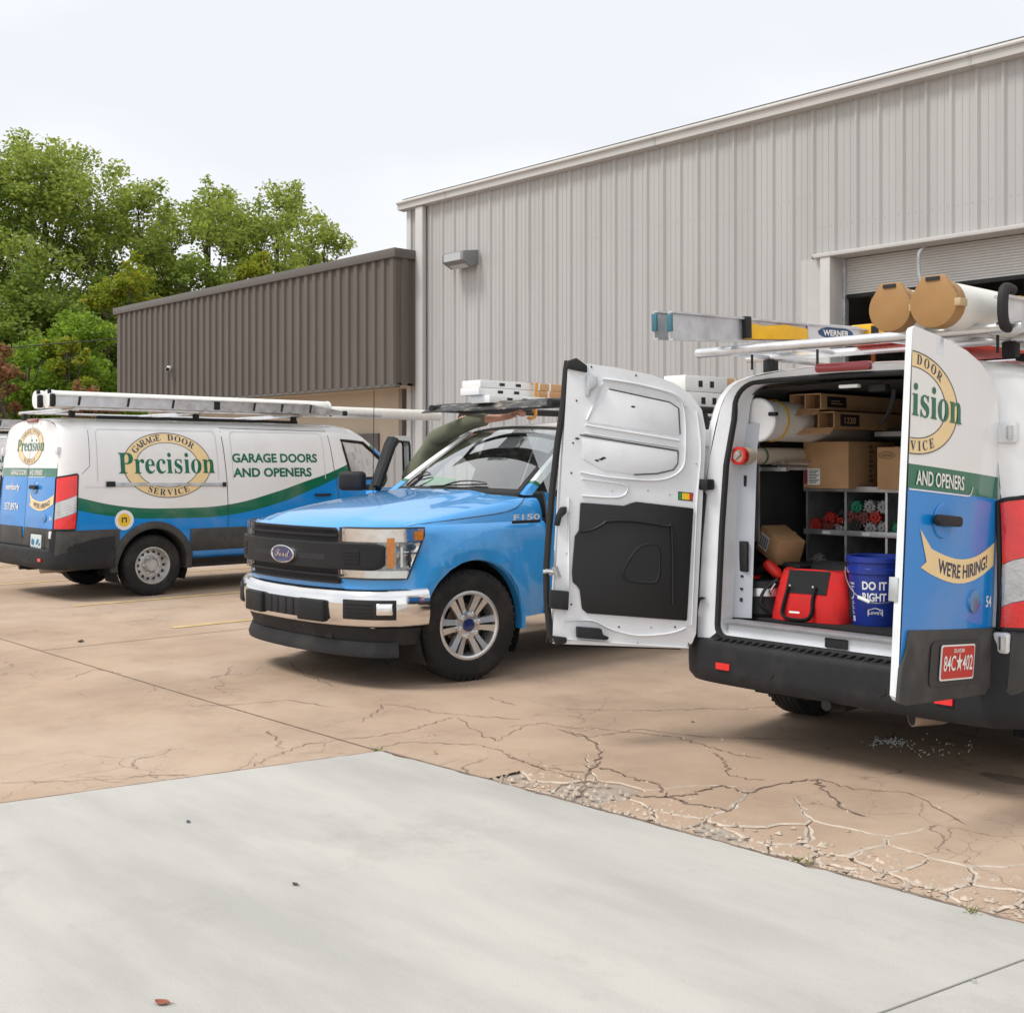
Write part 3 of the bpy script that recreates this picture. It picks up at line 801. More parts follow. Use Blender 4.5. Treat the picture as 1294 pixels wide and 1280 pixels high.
# ------------------------------------------------------------------ wheels
def wheel_parts(parent, loc, side, R, W, rimR, style):
    """wheel: empty part with tyre and rim; axle along x, outer face towards side"""
    w = link('wheel', None, parent, loc)
    fn = lambda a, b, h: (h * side, a, b)
    t = MB()
    prof = [(rimR, -W * .42), (rimR + .012, -W * .5), (R - .05, -W * .5), (R - .012, -W * .43)]
    for k in range(5):
        c0 = -W * .40 + k * W * .16
        prof += [(R, c0), (R, c0 + W * .13), (R - .009, c0 + W * .135), (R - .009, c0 + W * .155)]
    prof = prof[:-2] + [(R - .012, W * .43), (R - .04, W * .5), (R - .06, W * .515), (rimR + .03, W * .5), (rimR + .008, W * .47), (rimR - .01, W * .40), (rimR - .02, -W * .42)]
    t.lathe(prof, fn, 44)
    # tread blocks: shallow sipes around the shoulder
    for k in range(44):
        a = 2 * PI * k / 44
        for h in (W * .455, -W * .455):
            t.box(fn((R - .026) * math.cos(a), (R - .026) * math.sin(a), h), (W * .05, .014, .034), rot=(a - PI / 2, 0, 0))
    t.build('tyre', M_tyre, w, ang=40, weld=False)
    r = MB()
    if style == 'steel':
        r.lathe([(rimR + .006, W * .40), (rimR + .004, W * .45), (rimR - .012, W * .46), (rimR - .022, W * .40), (rimR - .03, W * .22), (rimR - .045, W * .17), (rimR * .62, W * .25), (rimR * .5, W * .26), (rimR * .40, W * .20), (rimR * .36, W * .34), (rimR * .30, W * .42), (0.001, W * .43)], fn, 40)
        r.build('rim', M_steelrim, w, ang=45)
        h = MB()
        for k in range(14):
            a = 2 * PI * k / 14
            h.lathe([(.0165, 0), (.013, .004), (0.0005, .004)], lambda x, y, d, a=a: fn(rimR * .74 * math.cos(a) + x, rimR * .74 * math.sin(a) + y, W * .228 + d), 12)
        kind(h.build('rim_holes', M_ink, w), 'stuff')
        for k in range(6):
            a = 2 * PI * k / 6; b = MB()
            b.lathe([(.016, -.02), (.016, .02), (.008, .026), (.0005, .026)], lambda x, y, d, a=a: fn(rimR * .46 * math.cos(a) + x, rimR * .46 * math.sin(a) + y, W * .27 + d), 8)
            b.build('lug_nut', M_steel, w)
    else:
        r.lathe([(rimR + .008, W * .40), (rimR + .006, W * .46), (rimR - .010, W * .475), (rimR - .022, W * .44), (rimR - .03, W * .15), (rimR - .04, -W * .3)], fn, 48)
        for k in range(6):
            a = 2 * PI * (k + .5) / 6 + PI / 2
            ca, sa = math.cos(a), math.sin(a)
            q = lambda rr, tt, h: fn(rr * ca - tt * sa, rr * sa + tt * ca, h)
            for sg in (-1, 1):
                P_ = []
                for (rr, t0, t1, h) in ((rimR * .20, .004, .040, W * .34), (rimR * .5, .006, .044, W * .38), (rimR * .8, .010, .056, W * .43), (rimR - .012, .012, .074, W * .45)):
                    P_.append((q(rr, sg * t0, h), q(rr, sg * t1, h - .008), q(rr, sg * t0, h - .045), q(rr, sg * t1, h - .05)))
                vs = [v for p in P_ for v in p]; fs = []
                for i in range(3):
                    o_ = 4 * i
                    fs += [(o_, o_ + 1, o_ + 5, o_ + 4), (o_ + 1, o_ + 3, o_ + 7, o_ + 5), (o_, o_ + 4, o_ + 6, o_ + 2)]
                r.add(vs, fs)
        r.lathe([(rimR * .40, W * .28), (rimR * .40, W * .37), (rimR * .30, W * .385), (.001, W * .39)], fn, 30)
        r.build('rim', mat('machined_alloy', (.66, .66, .66), .3, .75, var=.08, vscale=14, dirt=(.25, .22, .2), dscale=7, damt=.4), w, ang=30)
        MB().lathe([(rimR - .04, W * .02), (.09, 0), (.001, 0)], fn, 32).build('brake_backing', M_dark, w)
        MB().lathe([(rimR * .62, W * .08), (rimR * .62, W * .12), (.05, W * .12)], fn, 32).build('brake_disc', mat('rusty_brake_disc', (.20, .15, .11), .5, .6, var=.3), w)
        for k in range(6):
            a = 2 * PI * k / 6 + .25; b = MB()
            b.lathe([(.017, -.03), (.017, .016), (.006, .022), (.0005, .022)], lambda x, y, d, a=a: fn(rimR * .33 * math.cos(a) + x, rimR * .33 * math.sin(a) + y, W * .40 + d), 8)
            b.build('lug_nut', M_chrome, w)
        MB().lathe([(.048, W * .39), (.046, W * .425), (.03, W * .435), (.0005, W * .437)], fn, 24).build('centre_cap', M_navy_gloss, w)
    return w
M_navy_gloss = mat('navy_enamel', (.012, .03, .13), .2, coat=1)
# ------------------------------------------------------------------ van geometry
VPROF = [(.93, .40), (.985, .45), (1.0, .55), (1.013, .75), (1.018, .95), (1.013, 1.15), (.998, 1.35), (.972, 1.55), (.942, 1.72), (.908, 1.85), (.875, 1.93), (.83, 1.985), (.75, 2.035), (.56, 2.07), (.28, 2.086), (0, 2.09)]
VP = [(p.x, p.z) for p in smooth_pts([(a, 0, b) for a, b in VPROF], 2)]
def v_roof(y): return lerp([(0, 2.055), (.15, 2.075), (.4, 2.09), (3.95, 2.09), (4.15, 2.06), (4.32, 1.98), (4.45, 1.89), (5.15, 1.37), (5.22, 1.335), (5.5, 1.22), (5.78, 1.07), (5.9, .95), (5.97, .78)], y)
def v_w(y):
    if y < .36:
        t = max(0, (y - .06) / .30); return .855 + .145 * math.sqrt(max(0, 1 - (1 - t) ** 2.2))
    return lerp([(.36, 1), (4.6, 1), (5.2, .975), (5.6, .93), (5.85, .86), (5.93, .80), (5.97, .72)], y)
def v_tilt(y, z): return y + .08 * (z - .5) * max(0, 1 - y / .8)
def van_x(y, z):
    zr = v_roof(y); zn = .40 + (z - .40) * 1.69 / (zr - .40)
    pts = [(b, a) for a, b in VP]
    return lerp(pts, zn) * v_w(y)
def van_side(sg, y, z, d=0.0): return (sg * (van_x(y, z) + d), v_tilt(y, z), z)
ARCH = [(1.2, .36, .445), (4.95, .36, .445)]
def van_body(parent):
    ys = [.06, .075, .10, .14, .19, .25, .31, .36, .5, .7, .95, 1.2, 1.45, 1.7, 2.0, 2.4, 2.8, 3.2, 3.6, 3.95, 4.05, 4.15, 4.25, 4.32, 4.45, 4.6, 4.8, 5.0, 5.15, 5.22, 5.35, 5.5, 5.65, 5.78, 5.86, 5.9, 5.94, 5.97]
    sec = [(a, b) for a, b in VP] + [(-a, b) for a, b in VP[-2::-1]]
    n = len(sec); mb = MB(); k0 = [i for i, p in enumerate(VP) if p[0] < .80 and p[1] > 1.9][0]
    vs = []
    for y in ys:
        zr = v_roof(y); w = v_w(y)
        for a, b in sec:
            z = .40 + (b - .40) * (zr - .40) / 1.69
            vs.append((a * w, v_tilt(y, z), z))
    fs, ms = [], []
    for i in range(len(ys) - 1):
        for j in range(n - 1):
            fs.append((i * n + j, i * n + j + 1, (i + 1) * n + j + 1, (i + 1) * n + j))
            ms.append(1 if 4.44 < ys[i] < 5.1 and k0 <= j < n - 1 - k0 else 0)
    fs.append(tuple((len(ys) - 1) * n + j for j in range(n))); ms.append(2)
    mb.v, mb.f, mb.m = vs, fs, ms
    b = mb.bm()
    bmesh.ops.remove_doubles(b, verts=b.verts, dist=1e-5)
    for (cy, cz, r) in ARCH:
        poly = [(cy + r * math.cos(2 * PI * k / 20), cz + r * math.sin(2 * PI * k / 20)) for k in range(20)]
        cut_poly(b, poly, None, None, keep=lambda c: abs(c.x) > .6, ax=(1, 2))
    cut_poly(b, [(3.90, 1.86), (4.28, 1.83), (4.88, 1.36), (4.10, 1.345), (4.0, 1.42)], None, None, keep=lambda c: abs(c.x) > .6, ax=(1, 2))
    return finish(b, 'body', [M_side, M_glass, M_plastic], parent, ang=40)
def strip_on_side(sg, pts, w, d, name, m, parent):
    """a line (list of (y,z)) drawn on the flank, w wide"""
    mb = MB(); P_ = [Vector((a, b, 0)) for a, b in pts]
    n = len(P_); L_, R_ = [], []
    for i, p in enumerate(P_):
        t = (P_[min(i + 1, n - 1)] - P_[max(i - 1, 0)]).normalized(); q = Vector((-t.y, t.x, 0)) * w / 2
        L_.append(van_side(sg, p.x + q.x, p.y + q.y, d)); R_.append(van_side(sg, p.x - q.x, p.y - q.y, d))
    mb.add(L_ + R_, [(i, i + 1, n + i + 1, n + i) for i in range(n - 1)])
    return mb.build(name, m, parent, smooth=False)
def dense(pts, step=.08):
    out = []
    for a, b in zip(pts, pts[1:]):
        k = max(1, int(math.hypot(b[0] - a[0], b[1] - a[1]) / step))
        out += [(a[0] + (b[0] - a[0]) * i / k, a[1] + (b[1] - a[1]) * i / k) for i in range(k)]
    return out + [pts[-1]]
DW, HXV, DT = .815, .82, .075          # door width, hinge x, thickness
DOUT = [(.0, .61), (.02, .555), (.07, .525), (DW - .02, .52), (DW, .54), (DW, 2.06), (DW - .015, 2.075), (.55, 2.062), (.34, 2.038), (.20, 2.0), (.10, 1.945), (.03, 1.86), (0, 1.74)]
M_lens_clear = M_clear_lens
def plate(parent, fn, cu, cv, body, top, bgm, fgm, small=''):
    """number plate 0.305 x 0.152 on fn(u,v,d)"""
    mb = MB(); mb.prism(rrect(cu - .152, cu + .152, cv - .076, cv + .076, .012, 3), lambda u, v, d: fn(u, v, d), .004, .008)
    o = mb.build('licence_plate', M_vwhite, parent, smooth=False)
    G2().poly(rrect(cu - .145, cu + .145, cv - .069, cv + .069, .01, 3)).lay('plate_field', bgm, lambda u, v: fn(u, v, .0092), o, 0)
    g = G2()
    if body: g.text(body, cu, cv - .034, .066, w=.262, bold=.012); g.text(top, cu, cv + .042, .018, w=.10, bold=.01)
    else:
        for q_ in ([(-.12, -.04), (-.05, -.05), (-.03, .0), (-.08, .03), (-.125, .01)], [(.0, -.045), (.06, -.03), (.10, .02), (.05, .03), (.02, .0)], [(.08, -.05), (.13, -.045), (.125, -.01), (.09, -.02)]): g.poly([(cu + a, cv + b_) for a, b_ in q_])
    if small: g.text(small, cu, cv - .06, .012, w=.08)
    g.lay('plate_characters', fgm, lambda u, v: fn(u, v, .0105), o, 0)
    return o
def rear_door(van, sg, openang, role):
    """sg +1 right-hand door, -1 left-hand. role: 'outer' or 'inner' side is detailed"""
    flat = [(u, v) for u, v in DOUT]
    fx = lambda u, v, d: (-sg * u, d, v)
    b = bmesh.new()
    vo = [b.verts.new(fx(u, v, 0)) for u, v in flat]; f0 = b.faces.new(vo)
    bulge = lambda v: -.022 * max(0, 1 - ((v.co.z - 1.25) / .8) ** 2) * max(0, 1 - ((abs(v.co.x) - .42) / .5) ** 2)
    for k in range(1, 9):
        bmesh.ops.bisect_plane(b, geom=list(b.verts) + list(b.edges) + list(b.faces), plane_co=(-sg * DW * k / 9, 0, 0), plane_no=(1, 0, 0))
    for k in range(1, 15):
        bmesh.ops.bisect_plane(b, geom=list(b.verts) + list(b.edges) + list(b.faces), plane_co=(0, 0, .56 + k * .1), plane_no=(0, 0, 1))
    for v in b.verts: v.co.y = bulge(v)
    skin = list(b.faces)
    # return flange and inner skin
    ring_o = [fx(u, v, 0) for u, v in flat]
    cxu, cvv = DW / 2, 1.3
    ib = [b.verts.new(fx(u + (cxu - u) * .012, v + (cvv - v) * .008, DT if role == 'inner' else .03 + .045 * min(1, (2.08 - v) / 1.0) * min(1, (v - .48) / .35))) for u, v in flat]
    ob = [b.verts.new(p) for p in ring_o]
    n = len(flat)
    for i in range(n):
        fc = b.faces.new((ob[i], ob[(i + 1) % n], ib[(i + 1) % n], ib[i])); fc.material_index = 1
    fc = b.faces.new(ib); fc.material_index = 1
    d = finish(b, 'rear_door', [M_door, M_white_in], van, (HXV if sg > 0 else -(HXV if role == 'outer' else .885), .06 - .04, 0), ang=40)
    d.rotation_mode = 'QUATERNION'
    d.rotation_quaternion = (Matrix.Rotation(-math.atan(.08), 3, 'X') @ Matrix.Rotation(math.radians(openang), 3, 'Z')).to_quaternion()
    so = lambda u, v, e=0: (-sg * u, -.022 * max(0, 1 - ((v - 1.25) / .8) ** 2) * max(0, 1 - ((u - .42) / .5) ** 2) - e, v)
    si = lambda u, v, e=0: (-sg * u, DT + e, v)
    # lower plastic trim on the outside
    lp = [(.0, .61), (.02, .55), (.07, .517), (DW - .06, .508), (DW + .012, .522), (DW + .004, .66), (DW - .03, .74), (DW - .045, .815), (.0, .815)]
    b2 = bmesh.new()
    def tri_prism(poly, e0, e1):
        vo = [b2.verts.new(so(u, v, e1)) for u, v in poly]; vi = [b2.verts.new(so(u, v, e0)) for u, v in poly]
        b2.faces.new(vo); m_ = len(poly)
        for i in range(m_): b2.faces.new((vo[i], vi[i], vi[(i + 1) % m_], vo[(i + 1) % m_]))
    tri_prism(lp, -.004, .014)
    lt = finish(b2, 'lower_trim', M_clad, d, bevel=.005)
    # outside hardware, lettering
    if sg > 0:
        MB().prism(rrect(.44, .64, 1.255, 1.30, .02, 3), lambda u, v, e: so(u, v, e), .012, .045).build('door_handle', M_plastic, d, bevel=.006)
        MB().lathe([(.075, 0), (.07, .006), (.0005, .002)], lambda a, c_, h: so(.54 + a, 1.275 + c_, h + .002), 24).build('handle_cup', mat('blue_door_paint', BLUE, .25, coat=.6, var=.03), d)
        MB().lathe([(.052, 0), (.050, .010), (.040, .012), (.0005, .011)], lambda a, c_, h: so(.22 + a, .935 + c_, h), 24).build('round_badge', mat('brushed_badge', (.10, .28, .55), .25, .5, coat=.5), d)
        MB().prism(rrect(.15, .60, .575, .765, .03, 4), lambda u, v, e: so(u, v, e), .013, .016).build('plate_recess', mat('recess_plastic', (.04, .04, .04), .6, var=.1), lt)
        rp_ = [(.70, 1.165), (.66, 1.13)] + [(.62 - .62 * k / 10 + .0, 1.135 - .055 * math.sin(PI * k / 10) + .02 * k / 10) for k in range(11)]
        up = [(.62 - .60 * k / 12, 1.155 - .05 * math.sin(PI * k / 12 * .95) + .055 * (k / 12) ** 2) for k in range(13)]
        dn = [(u + .005, v - .105) for u, v in up]
        G2().poly([(.715, 1.235)] + up + dn[::-1] + [(.70, 1.075), (.655, 1.10)]).lay('hiring_ribbon', M_cream, lambda u, v: so(u, v, .0025), d, .1)
        g = G2()
        vs, fs, W_ = text2("WE'RE HIRING!", .018)
        k_ = .46 / W_
        tx = [(.56 - a * k_, a * k_) for a, _ in vs]
        def rib(u): return lerp([(a, c_) for a, c_ in sorted(up)], u) - .082
        g.add([(.56 - a * k_, rib(.56 - a * k_) + q * .082) for a, q in vs], fs)
        g.lay('ribbon_lettering', M_navy, lambda u, v: so(u, v, .004), d, 0)
        G2().add([(.09 - a * .06, .91 + q * .07) for a, q in text2('54', .02)[0]], text2('54', .02)[1]).lay('fleet_number', M_vwhite, lambda u, v: so(u, v, .003), d, 0)
        fnl = lambda u, v, e: so(DW + .005 - u, v, e)          # u measured from the split towards the hinge
        g = G2(); vs, fs, W_ = text2('AND OPENERS', .016); k_ = .40 / W_
        g.add([(.06 + a * k_, 1.418 + q * .085) for a, q in vs], fs)
        g.lay('band_lettering', M_vwhite, lambda u, v: fnl(u, v, .004), d, 0)
        ln = dense([(.01, 1.392), (.50, 1.392)], .05) + arc(.50, 1.442, .05, -90, -5, 6)
        mbl = MB()
        up2 = [(u, v + .006) for u, v in ln[:-7]] + arc(.50, 1.442, .044, -90, -5, 6)
        mbl.add([fnl(u, v, .0026) for u, v in ln] + [fnl(u, v, .0026) for u, v in up2], [(i, i + 1, len(ln) + i + 1, len(ln) + i) for i in range(len(ln) - 1)])
        mbl.build('band_outline', M_vwhite, d, smooth=False)
        logo(d, fnl, .02, 1.755, .37, .215, clip=[((.004, 0), (-1, 0))])
    else:
        fnl = lambda u, v, e: so(DW + .005 + u, v, e)          # u negative = towards this door's hinge
        logo(d, fnl, .02, 1.755, .37, .215, clip=[((-.004, 0), (1, 0))])
        if role == 'outer':
            g = G2(); vs, fs, W_ = text2('GARAGE DOORS', .016); k_ = .46 / W_
            g.add([(-.50 + a * k_, 1.418 + q * .085) for a, q in vs], fs)
            g.lay('door_lettering', M_vwhite, lambda u, v: fnl(u, v, .004), d, 0)
            for tx_, z_, h_ in (('neighborly', 1.24, .075), ('357.8974', 1.00, .085)):
                G2().text(tx_, -.42, z_, h_, w=.44, bold=.02).lay('door_lettering', M_vwhite, lambda u, v: fnl(u, v, .004), d, .1)
    # hinges (white painted)
    for z in (.75, 1.70):
        MB().box((sg * .005, -.012, z), (.055, .05, .085)).build('hinge', M_white_in, d, bevel=.008)
    MB().box((-sg * (DW + .001), DT * .5, .98), (.006, .04, .10)).build('latch', M_steel, d, bevel=.002)
    return d, so, si

def door_inner(d, si):
    """pressed steel inside of the left-hand rear door, mapped from the photograph's crop"""
    def zi(x, y):
        z = .52 + (1222 - y) / 1132 * 1.555; t = (z - .52) / 1.555
        xf, xh = 100 + 75 * t, 640 + 50 * t
        return (max(.0, (xh - x) / (xh - xf) * DW), z)
    def slab(name, pts, m, e0, e1, parent=d, bev=.006):
        b = MB(); b.prism([zi(*p) for p in pts], lambda u, v, e: si(u, v, e), e0, e1); return b.build(name, m, parent, bevel=bev)
    trim = slab('inner_trim', [(212, 655), (370, 657), (395, 645), (415, 638), (628, 650), (604, 1103), (232, 1092), (212, 1075), (205, 1000), (195, 985), (180, 972), (178, 930), (190, 790), (205, 765)], mat('black_door_trim', (.011, .0115, .013), .5, var=.08, vscale=4), .001, .016, bev=.008)
    # moulded step across the trim and the pull pocket
    sh = [zi(*p) for p in ((208, 770), (250, 760), (290, 735), (310, 722), (400, 716), (520, 728), (545, 750), (548, 1040))]
    MB().tube([si(u, v, .016) for u, v in [(p.x, p.y) for p in smooth_pts([(a, b, 0) for a, b in sh], 4)]], .016, 8, sq=.5).build('trim_moulding', mat('black_door_trim', (0, 0, 0)), trim)
    pk = [zi(*p) for p in ((372, 945), (365, 915), (400, 850), (430, 815), (470, 803), (495, 820), (500, 900), (492, 945), (470, 957), (400, 955))]
    pks = [(p.x, p.y) for p in smooth_pts([(a, b, 0) for a, b in pk], 3, True)]
    MB().tube([si(u, v, .015) for u, v in pks], .009, 8, closed=True).build('pull_pocket_rim', mat('black_door_trim', (0, 0, 0)), trim)
    MB().add([si(u, v, .0185) for u, v in pks], [tuple(range(len(pks)))]).build('pull_pocket', mat('pocket_black', (.008, .008, .01), .35), trim, smooth=False)
    # pressed panels
    W_ = M_white_in
    slab('pressed_panel', [(322, 196), (540, 230), (572, 250), (577, 352), (570, 362), (240, 333)], W_, -.002, .007, bev=.003)
    slab('pressed_panel', [(222, 395), (568, 425), (572, 470), (550, 500), (490, 518), (410, 528), (300, 522), (225, 480)], W_, -.002, .006, bev=.003)
    for (l, w) in ((((235, 345), (575, 380)), .020), (((228, 378), (572, 408)), .013), (((215, 535), (330, 548), (500, 545), (580, 500), (598, 420), (590, 240), (540, 190)), .018), (((300, 155), (420, 165), (560, 195), (600, 240)), .022), (((240, 325), (300, 170)), .016),
                   (((220, 560), (360, 570), (385, 590), (350, 625), (220, 628)), .016), (((170, 640), (165, 980), (150, 1100)), .018), (((150, 1125), (250, 1120), (320, 1150), (420, 1170), (540, 1155), (600, 1130)), .018), (((640, 260), (655, 420), (640, 640), (622, 1120)), .016), (((112, 1195), (330, 1204), (610, 1210)), .012)):
        q = [zi(*p) for p in l]
        q = [(p.x, p.y) for p in smooth_pts([(a, b, 0) for a, b in q], 5)]
        MB().tube([si(u, v, .0) for u, v in q], w * .85, 8, sq=.42).build('pressed_bead', W_, d)
    seam = mat('seam_shadow_gap', (0, 0, 0))
    for l in (((322, 194), (540, 228), (574, 250), (579, 354)), ((215, 386), (572, 422)), ((410, 530), (495, 520), (555, 500), (570, 475), (572, 425))):
        q = [zi(*p) for p in l]; MB().tube([si(u, v, .005) for u, v in q], .0035, 5).build('panel_seam', seam, d)
    # black weather seal along the free edge and over the top corner
    q = [zi(*p) for p in ((182, 92), (176, 130), (165, 260), (140, 430), (118, 620), (104, 780), (92, 930), (92, 1050), (100, 1150), (112, 1212))]
    MB().tube([si(u + .006, v, -.02) for u, v in q], .019, 8).build('edge_seal', M_black, d)
    slab('corner_seal', [(172, 95), (205, 80), (243, 108), (243, 135), (170, 125)], M_black, -.02, .022)
    # latches, handle, boxes
    slab('upper_latch', [(240, 145), (278, 150), (276, 192), (252, 205), (248, 232), (236, 230)], M_steel, .0, .035)
    slab('inner_handle', [(138, 678), (160, 675), (158, 700), (140, 720), (132, 755), (115, 752), (120, 715)], M_plastic, .005, .04)
    MB().tube([si(*zi(70, 935), .02), si(*zi(128, 938), .02)], .016, 10).build('bolt', M_chrome, d)
    MB().tube([si(*zi(112, 915), .028), si(*zi(125, 958), .028)], .018, 10).build('bolt_bracket', M_steel, d)
    slab('check_box', [(92, 1005), (162, 1008), (158, 1082), (92, 1078)], M_plastic, .0, .05)
    slab('lower_latch', [(190, 1145), (280, 1148), (285, 1172), (308, 1180), (300, 1192), (190, 1188)], M_plastic, .0, .045)
    slab('foot_seal', [(98, 1185), (155, 1190), (152, 1212), (115, 1222)], M_black, .0, .03)
    st = slab('warning_sticker', [(572, 586), (629, 588), (626, 622), (572, 620)], M_ink, .0, .002, bev=0)
    for (x0, x1, m) in ((575, 583, mat('sticker_green', (.02, .3, .1), .5)), (586, 614, mat('sticker_yellow', (.85, .55, .02), .5)), (616, 626, mat('sticker_red', (.6, .03, .03), .5))):
        slab('sticker_field', [(x0, 591), (x1, 591), (x1, 617), (x0, 617)], m, .002, .003, parent=st, bev=0)
    # rubber plugs and screw heads in the pressed steel
    for (x, y) in ((205, 250), (190, 420), (182, 540), (172, 700), (160, 860), (175, 1060), (330, 600), (460, 590), (540, 600), (610, 700), (600, 860), (590, 1010), (650, 330), (640, 470), (350, 1140), (470, 1135), (560, 1130), (612, 1195), (240, 1200), (420, 1200), (260, 110), (420, 130)):
        u, v = zi(x, y); MB().lathe([(.0055, 0), (.005, .003), (.0005, .0035)], lambda a, c_, h: si(u + a, v + c_, h + (.016 if 645 < y < 1100 and 215 < x < 605 else .0005)), 8).build('plug', M_plastic if (x + y) % 3 else M_steel, d)
    # scuffs
    for (x, y) in ((290, 478), (275, 484), (300, 472), (408, 258), (205, 402)):
        slab('paint_chip', [(x - 9, y - 2), (x, y - 5), (x + 9, y - 1), (x + 3, y + 4), (x - 6, y + 3)], M_ink, .006, .0075, bev=0)

def make_van(label, loc, group, open_doors=False, detail=True):
    van = thing('cargo_van', label, 'van', loc, group=group)
    van_body(van)
    # rear frame around the door opening
    OW, OB, OT = .73, .605, 2.005
    op = [(0, OB)] + [(OW - .06, OB)] + arc(OW - .06, OB + .06, .06, -90, 0, 4) + [(OW, 1.2), (OW - .01, 1.55), (OW - .05, 1.80)] + arc(OW - .19, 1.86, .135, 10, 85, 6) + [(.3, OT - .004), (0, OT)]
    opl = op + [(-a, b) for a, b in op[-2:0:-1]]
    outer = []
    zr = v_roof(.06)
    secR = [(a * v_w(.06), .40 + (b - .40) * (zr - .40) / 1.69) for a, b in VP]
    sec = secR + [(-a, b) for a, b in secR[-2::-1]]
    # radial match of the opening contour to the body section
    mb = MB(); n = len(opl)
    def hit(px, pz, cz=1.3):
        dx, dz = px, pz - cz
        best = None
        ring = sec
        for a, b in zip(ring, ring[1:] + ring[:1]):
            ex, ez = b[0] - a[0], b[1] - a[1]
            den = dx * ez - dz * ex
            if abs(den) < 1e-9: continue
            t = (a[0] * ez - (a[1] - cz) * ex) / den; s_ = (a[0] * dz - (a[1] - cz) * dx) / den
            if t > .3 and -1e-6 <= s_ <= 1 + 1e-6:
                if best is None or t < best: best = t
        return (dx * best, cz + dz * best) if best else (px, pz)
    out = [hit(a, b) for a, b in opl]
    yb = lambda z, e=0: .06 + .08 * (z - .5) * (1 - .06 / .8) + e
    vs = [(a, yb(b, .002), b) for a, b in out] + [(a, yb(b, .035), b) for a, b in opl] + [(a * .985, yb(b, .14), b) for a, b in opl]
    fs = [(i, (i + 1) % n, n + (i + 1) % n, n + i) for i in range(n)] + [(n + i, n + (i + 1) % n, 2 * n + (i + 1) % n, 2 * n + i) for i in range(n)]
    mb.add(vs, fs)
    mb.m = [1 if max(vs[i][2] for i in f) < .66 and fi < n else 0 for fi, f in enumerate(fs)]
    mb.build('rear_frame', [M_white_in if open_doors else M_white, M_plastic], van, ang=50)
    # bumper
    bp = [(0, 0), (.4, .003), (.7, .018), (.86, .05), (.955, .12), (1.005, .22), (1.025, .36), (1.03, .72)]
    bps = [(p.x, p.y) for p in smooth_pts([(a, b, 0) for a, b in bp], 4)]
    curve = [(-a, b) for a, b in bps[::-1]] + bps[1:]
    def inset(a, b, e):  # move towards the van centre
        L_ = math.hypot(a, b - .9); return (a - a / L_ * e, b + (.9 - b) / L_ * e)
    mb = MB()
    mb.grid(lambda c_, p: (*inset(*c_, p[1]), p[0]), curve, [(.350, .10), (.358, .03), (.39, .004), (.44, 0), (.55, 0), (.578, .006), (.59, .02), (.60, .17)])
    bm_ = mb.build('rear_bumper', M_plastic, van, ang=40)
    for k in range(30):
        x = -.70 + k * 1.40 / 29
        MB().box((x, .085 + .02 * abs(x), .5985), (.022, .12, .012), rot=(0, 0, .0)).build('step_rib', M_plastic, bm_, bevel=.003)
    for sg in (-1, 1):
        MB().prism(rrect(-.045, .045, -.018, .018, .006, 3), lambda u, v, e: (sg * .63 + u, .010 - e, .462 + v), 0, .008).build('reflector', M_red_lens, bm_, smooth=False)
        mb = MB()
        cs = [(sg * a, b) for a, b in bps if a > .80]
        mb.grid(lambda c_, p: (*inset(*c_, p[1]), p[0]), cs, [(.55, .002), (.60, 0), (.74, .004), (.80, .016), (.815, .05)])
        mb.build('bumper_corner', M_plastic, van, ang=40)
        for xx in (.32, ):
            MB().lathe([(.022, 0), (.020, .004), (.0005, .004)], lambda a, c_, h: (sg * xx + a, .002 - h, .46 + c_), 14).build('parking_sensor', M_black, bm_)
    # tail lamps wrapped around the rear corners
    for sg in (-1, 1):
        ys = [.005, .035] + [.065 + .175 * k / 8 for k in range(9)]
        def lamp_side(y, z, d):
            q = van_side(sg, max(.065, y), z, d)
            return q if y >= .065 else (q[0] - sg * (.065 - y) * .75, q[1] - .014, q[2])
        def lampz(y, a): t = (y - .005) / .235; return a[0] + (a[1] - a[0]) * t
        lamp = link('tail_lamp', None, van)
        zb, zt = .82, 1.43
        H_ = zt - zb
        for nm, lo, hi, m in (('upper_red_lens', (zb + .46 * H_, zb + .62 * H_), (zt - .05, zt - .01), M_red_lens), ('clear_lens', (zb + .15 * H_, zb + .30 * H_), (zb + .455 * H_, zb + .615 * H_), M_clear_lens), ('lower_red_lens', (zb, zb), (zb + .145 * H_, zb + .295 * H_), M_red_lens)):
            mb = MB()
            mb.grid(lambda y, t: lamp_side(y, lampz(y, lo) + (lampz(y, hi) - lampz(y, lo)) * t, .016), ys, [0, .2, .4, .6, .8, 1])
            mb.build(nm, m, lamp)
            if nm == 'clear_lens':
                for k in range(6):
                    t0 = .10 + k * .15
                    MB().grid(lambda y, t: lamp_side(y, lampz(y, lo) + (lampz(y, hi) - lampz(y, lo)) * (t0 + t), .019), ys[3:], [0, .03]).build('lens_rib', M_chrome, lamp)
        mb = MB(); ring_ = [(y, zb - .008) for y in ys] + [(ys[-1] + .01, zb + .2), (ys[-1] + .01, zt - .01)] + [(y, lampz(y, (zt - .045, zt))) for y in ys[::-1]] + [(ys[0] - .004, zb + .3)]
        mb.tube([lamp_side(y, z, .006) for y, z in ring_], .011, 6, closed=True)
        mb.build('lamp_gasket', M_black, lamp)
    # third brake light
    MB().prism(rrect(-.16, .16, -.022, .022, .015, 3), lambda u, v, e: (u, yb(2.05) - e + .01, 2.052 + v), -.03, .02).build('high_brake_lamp', mat('dark_red_lens', (.22, .01, .015), .15, coat=1), van, bevel=.004)
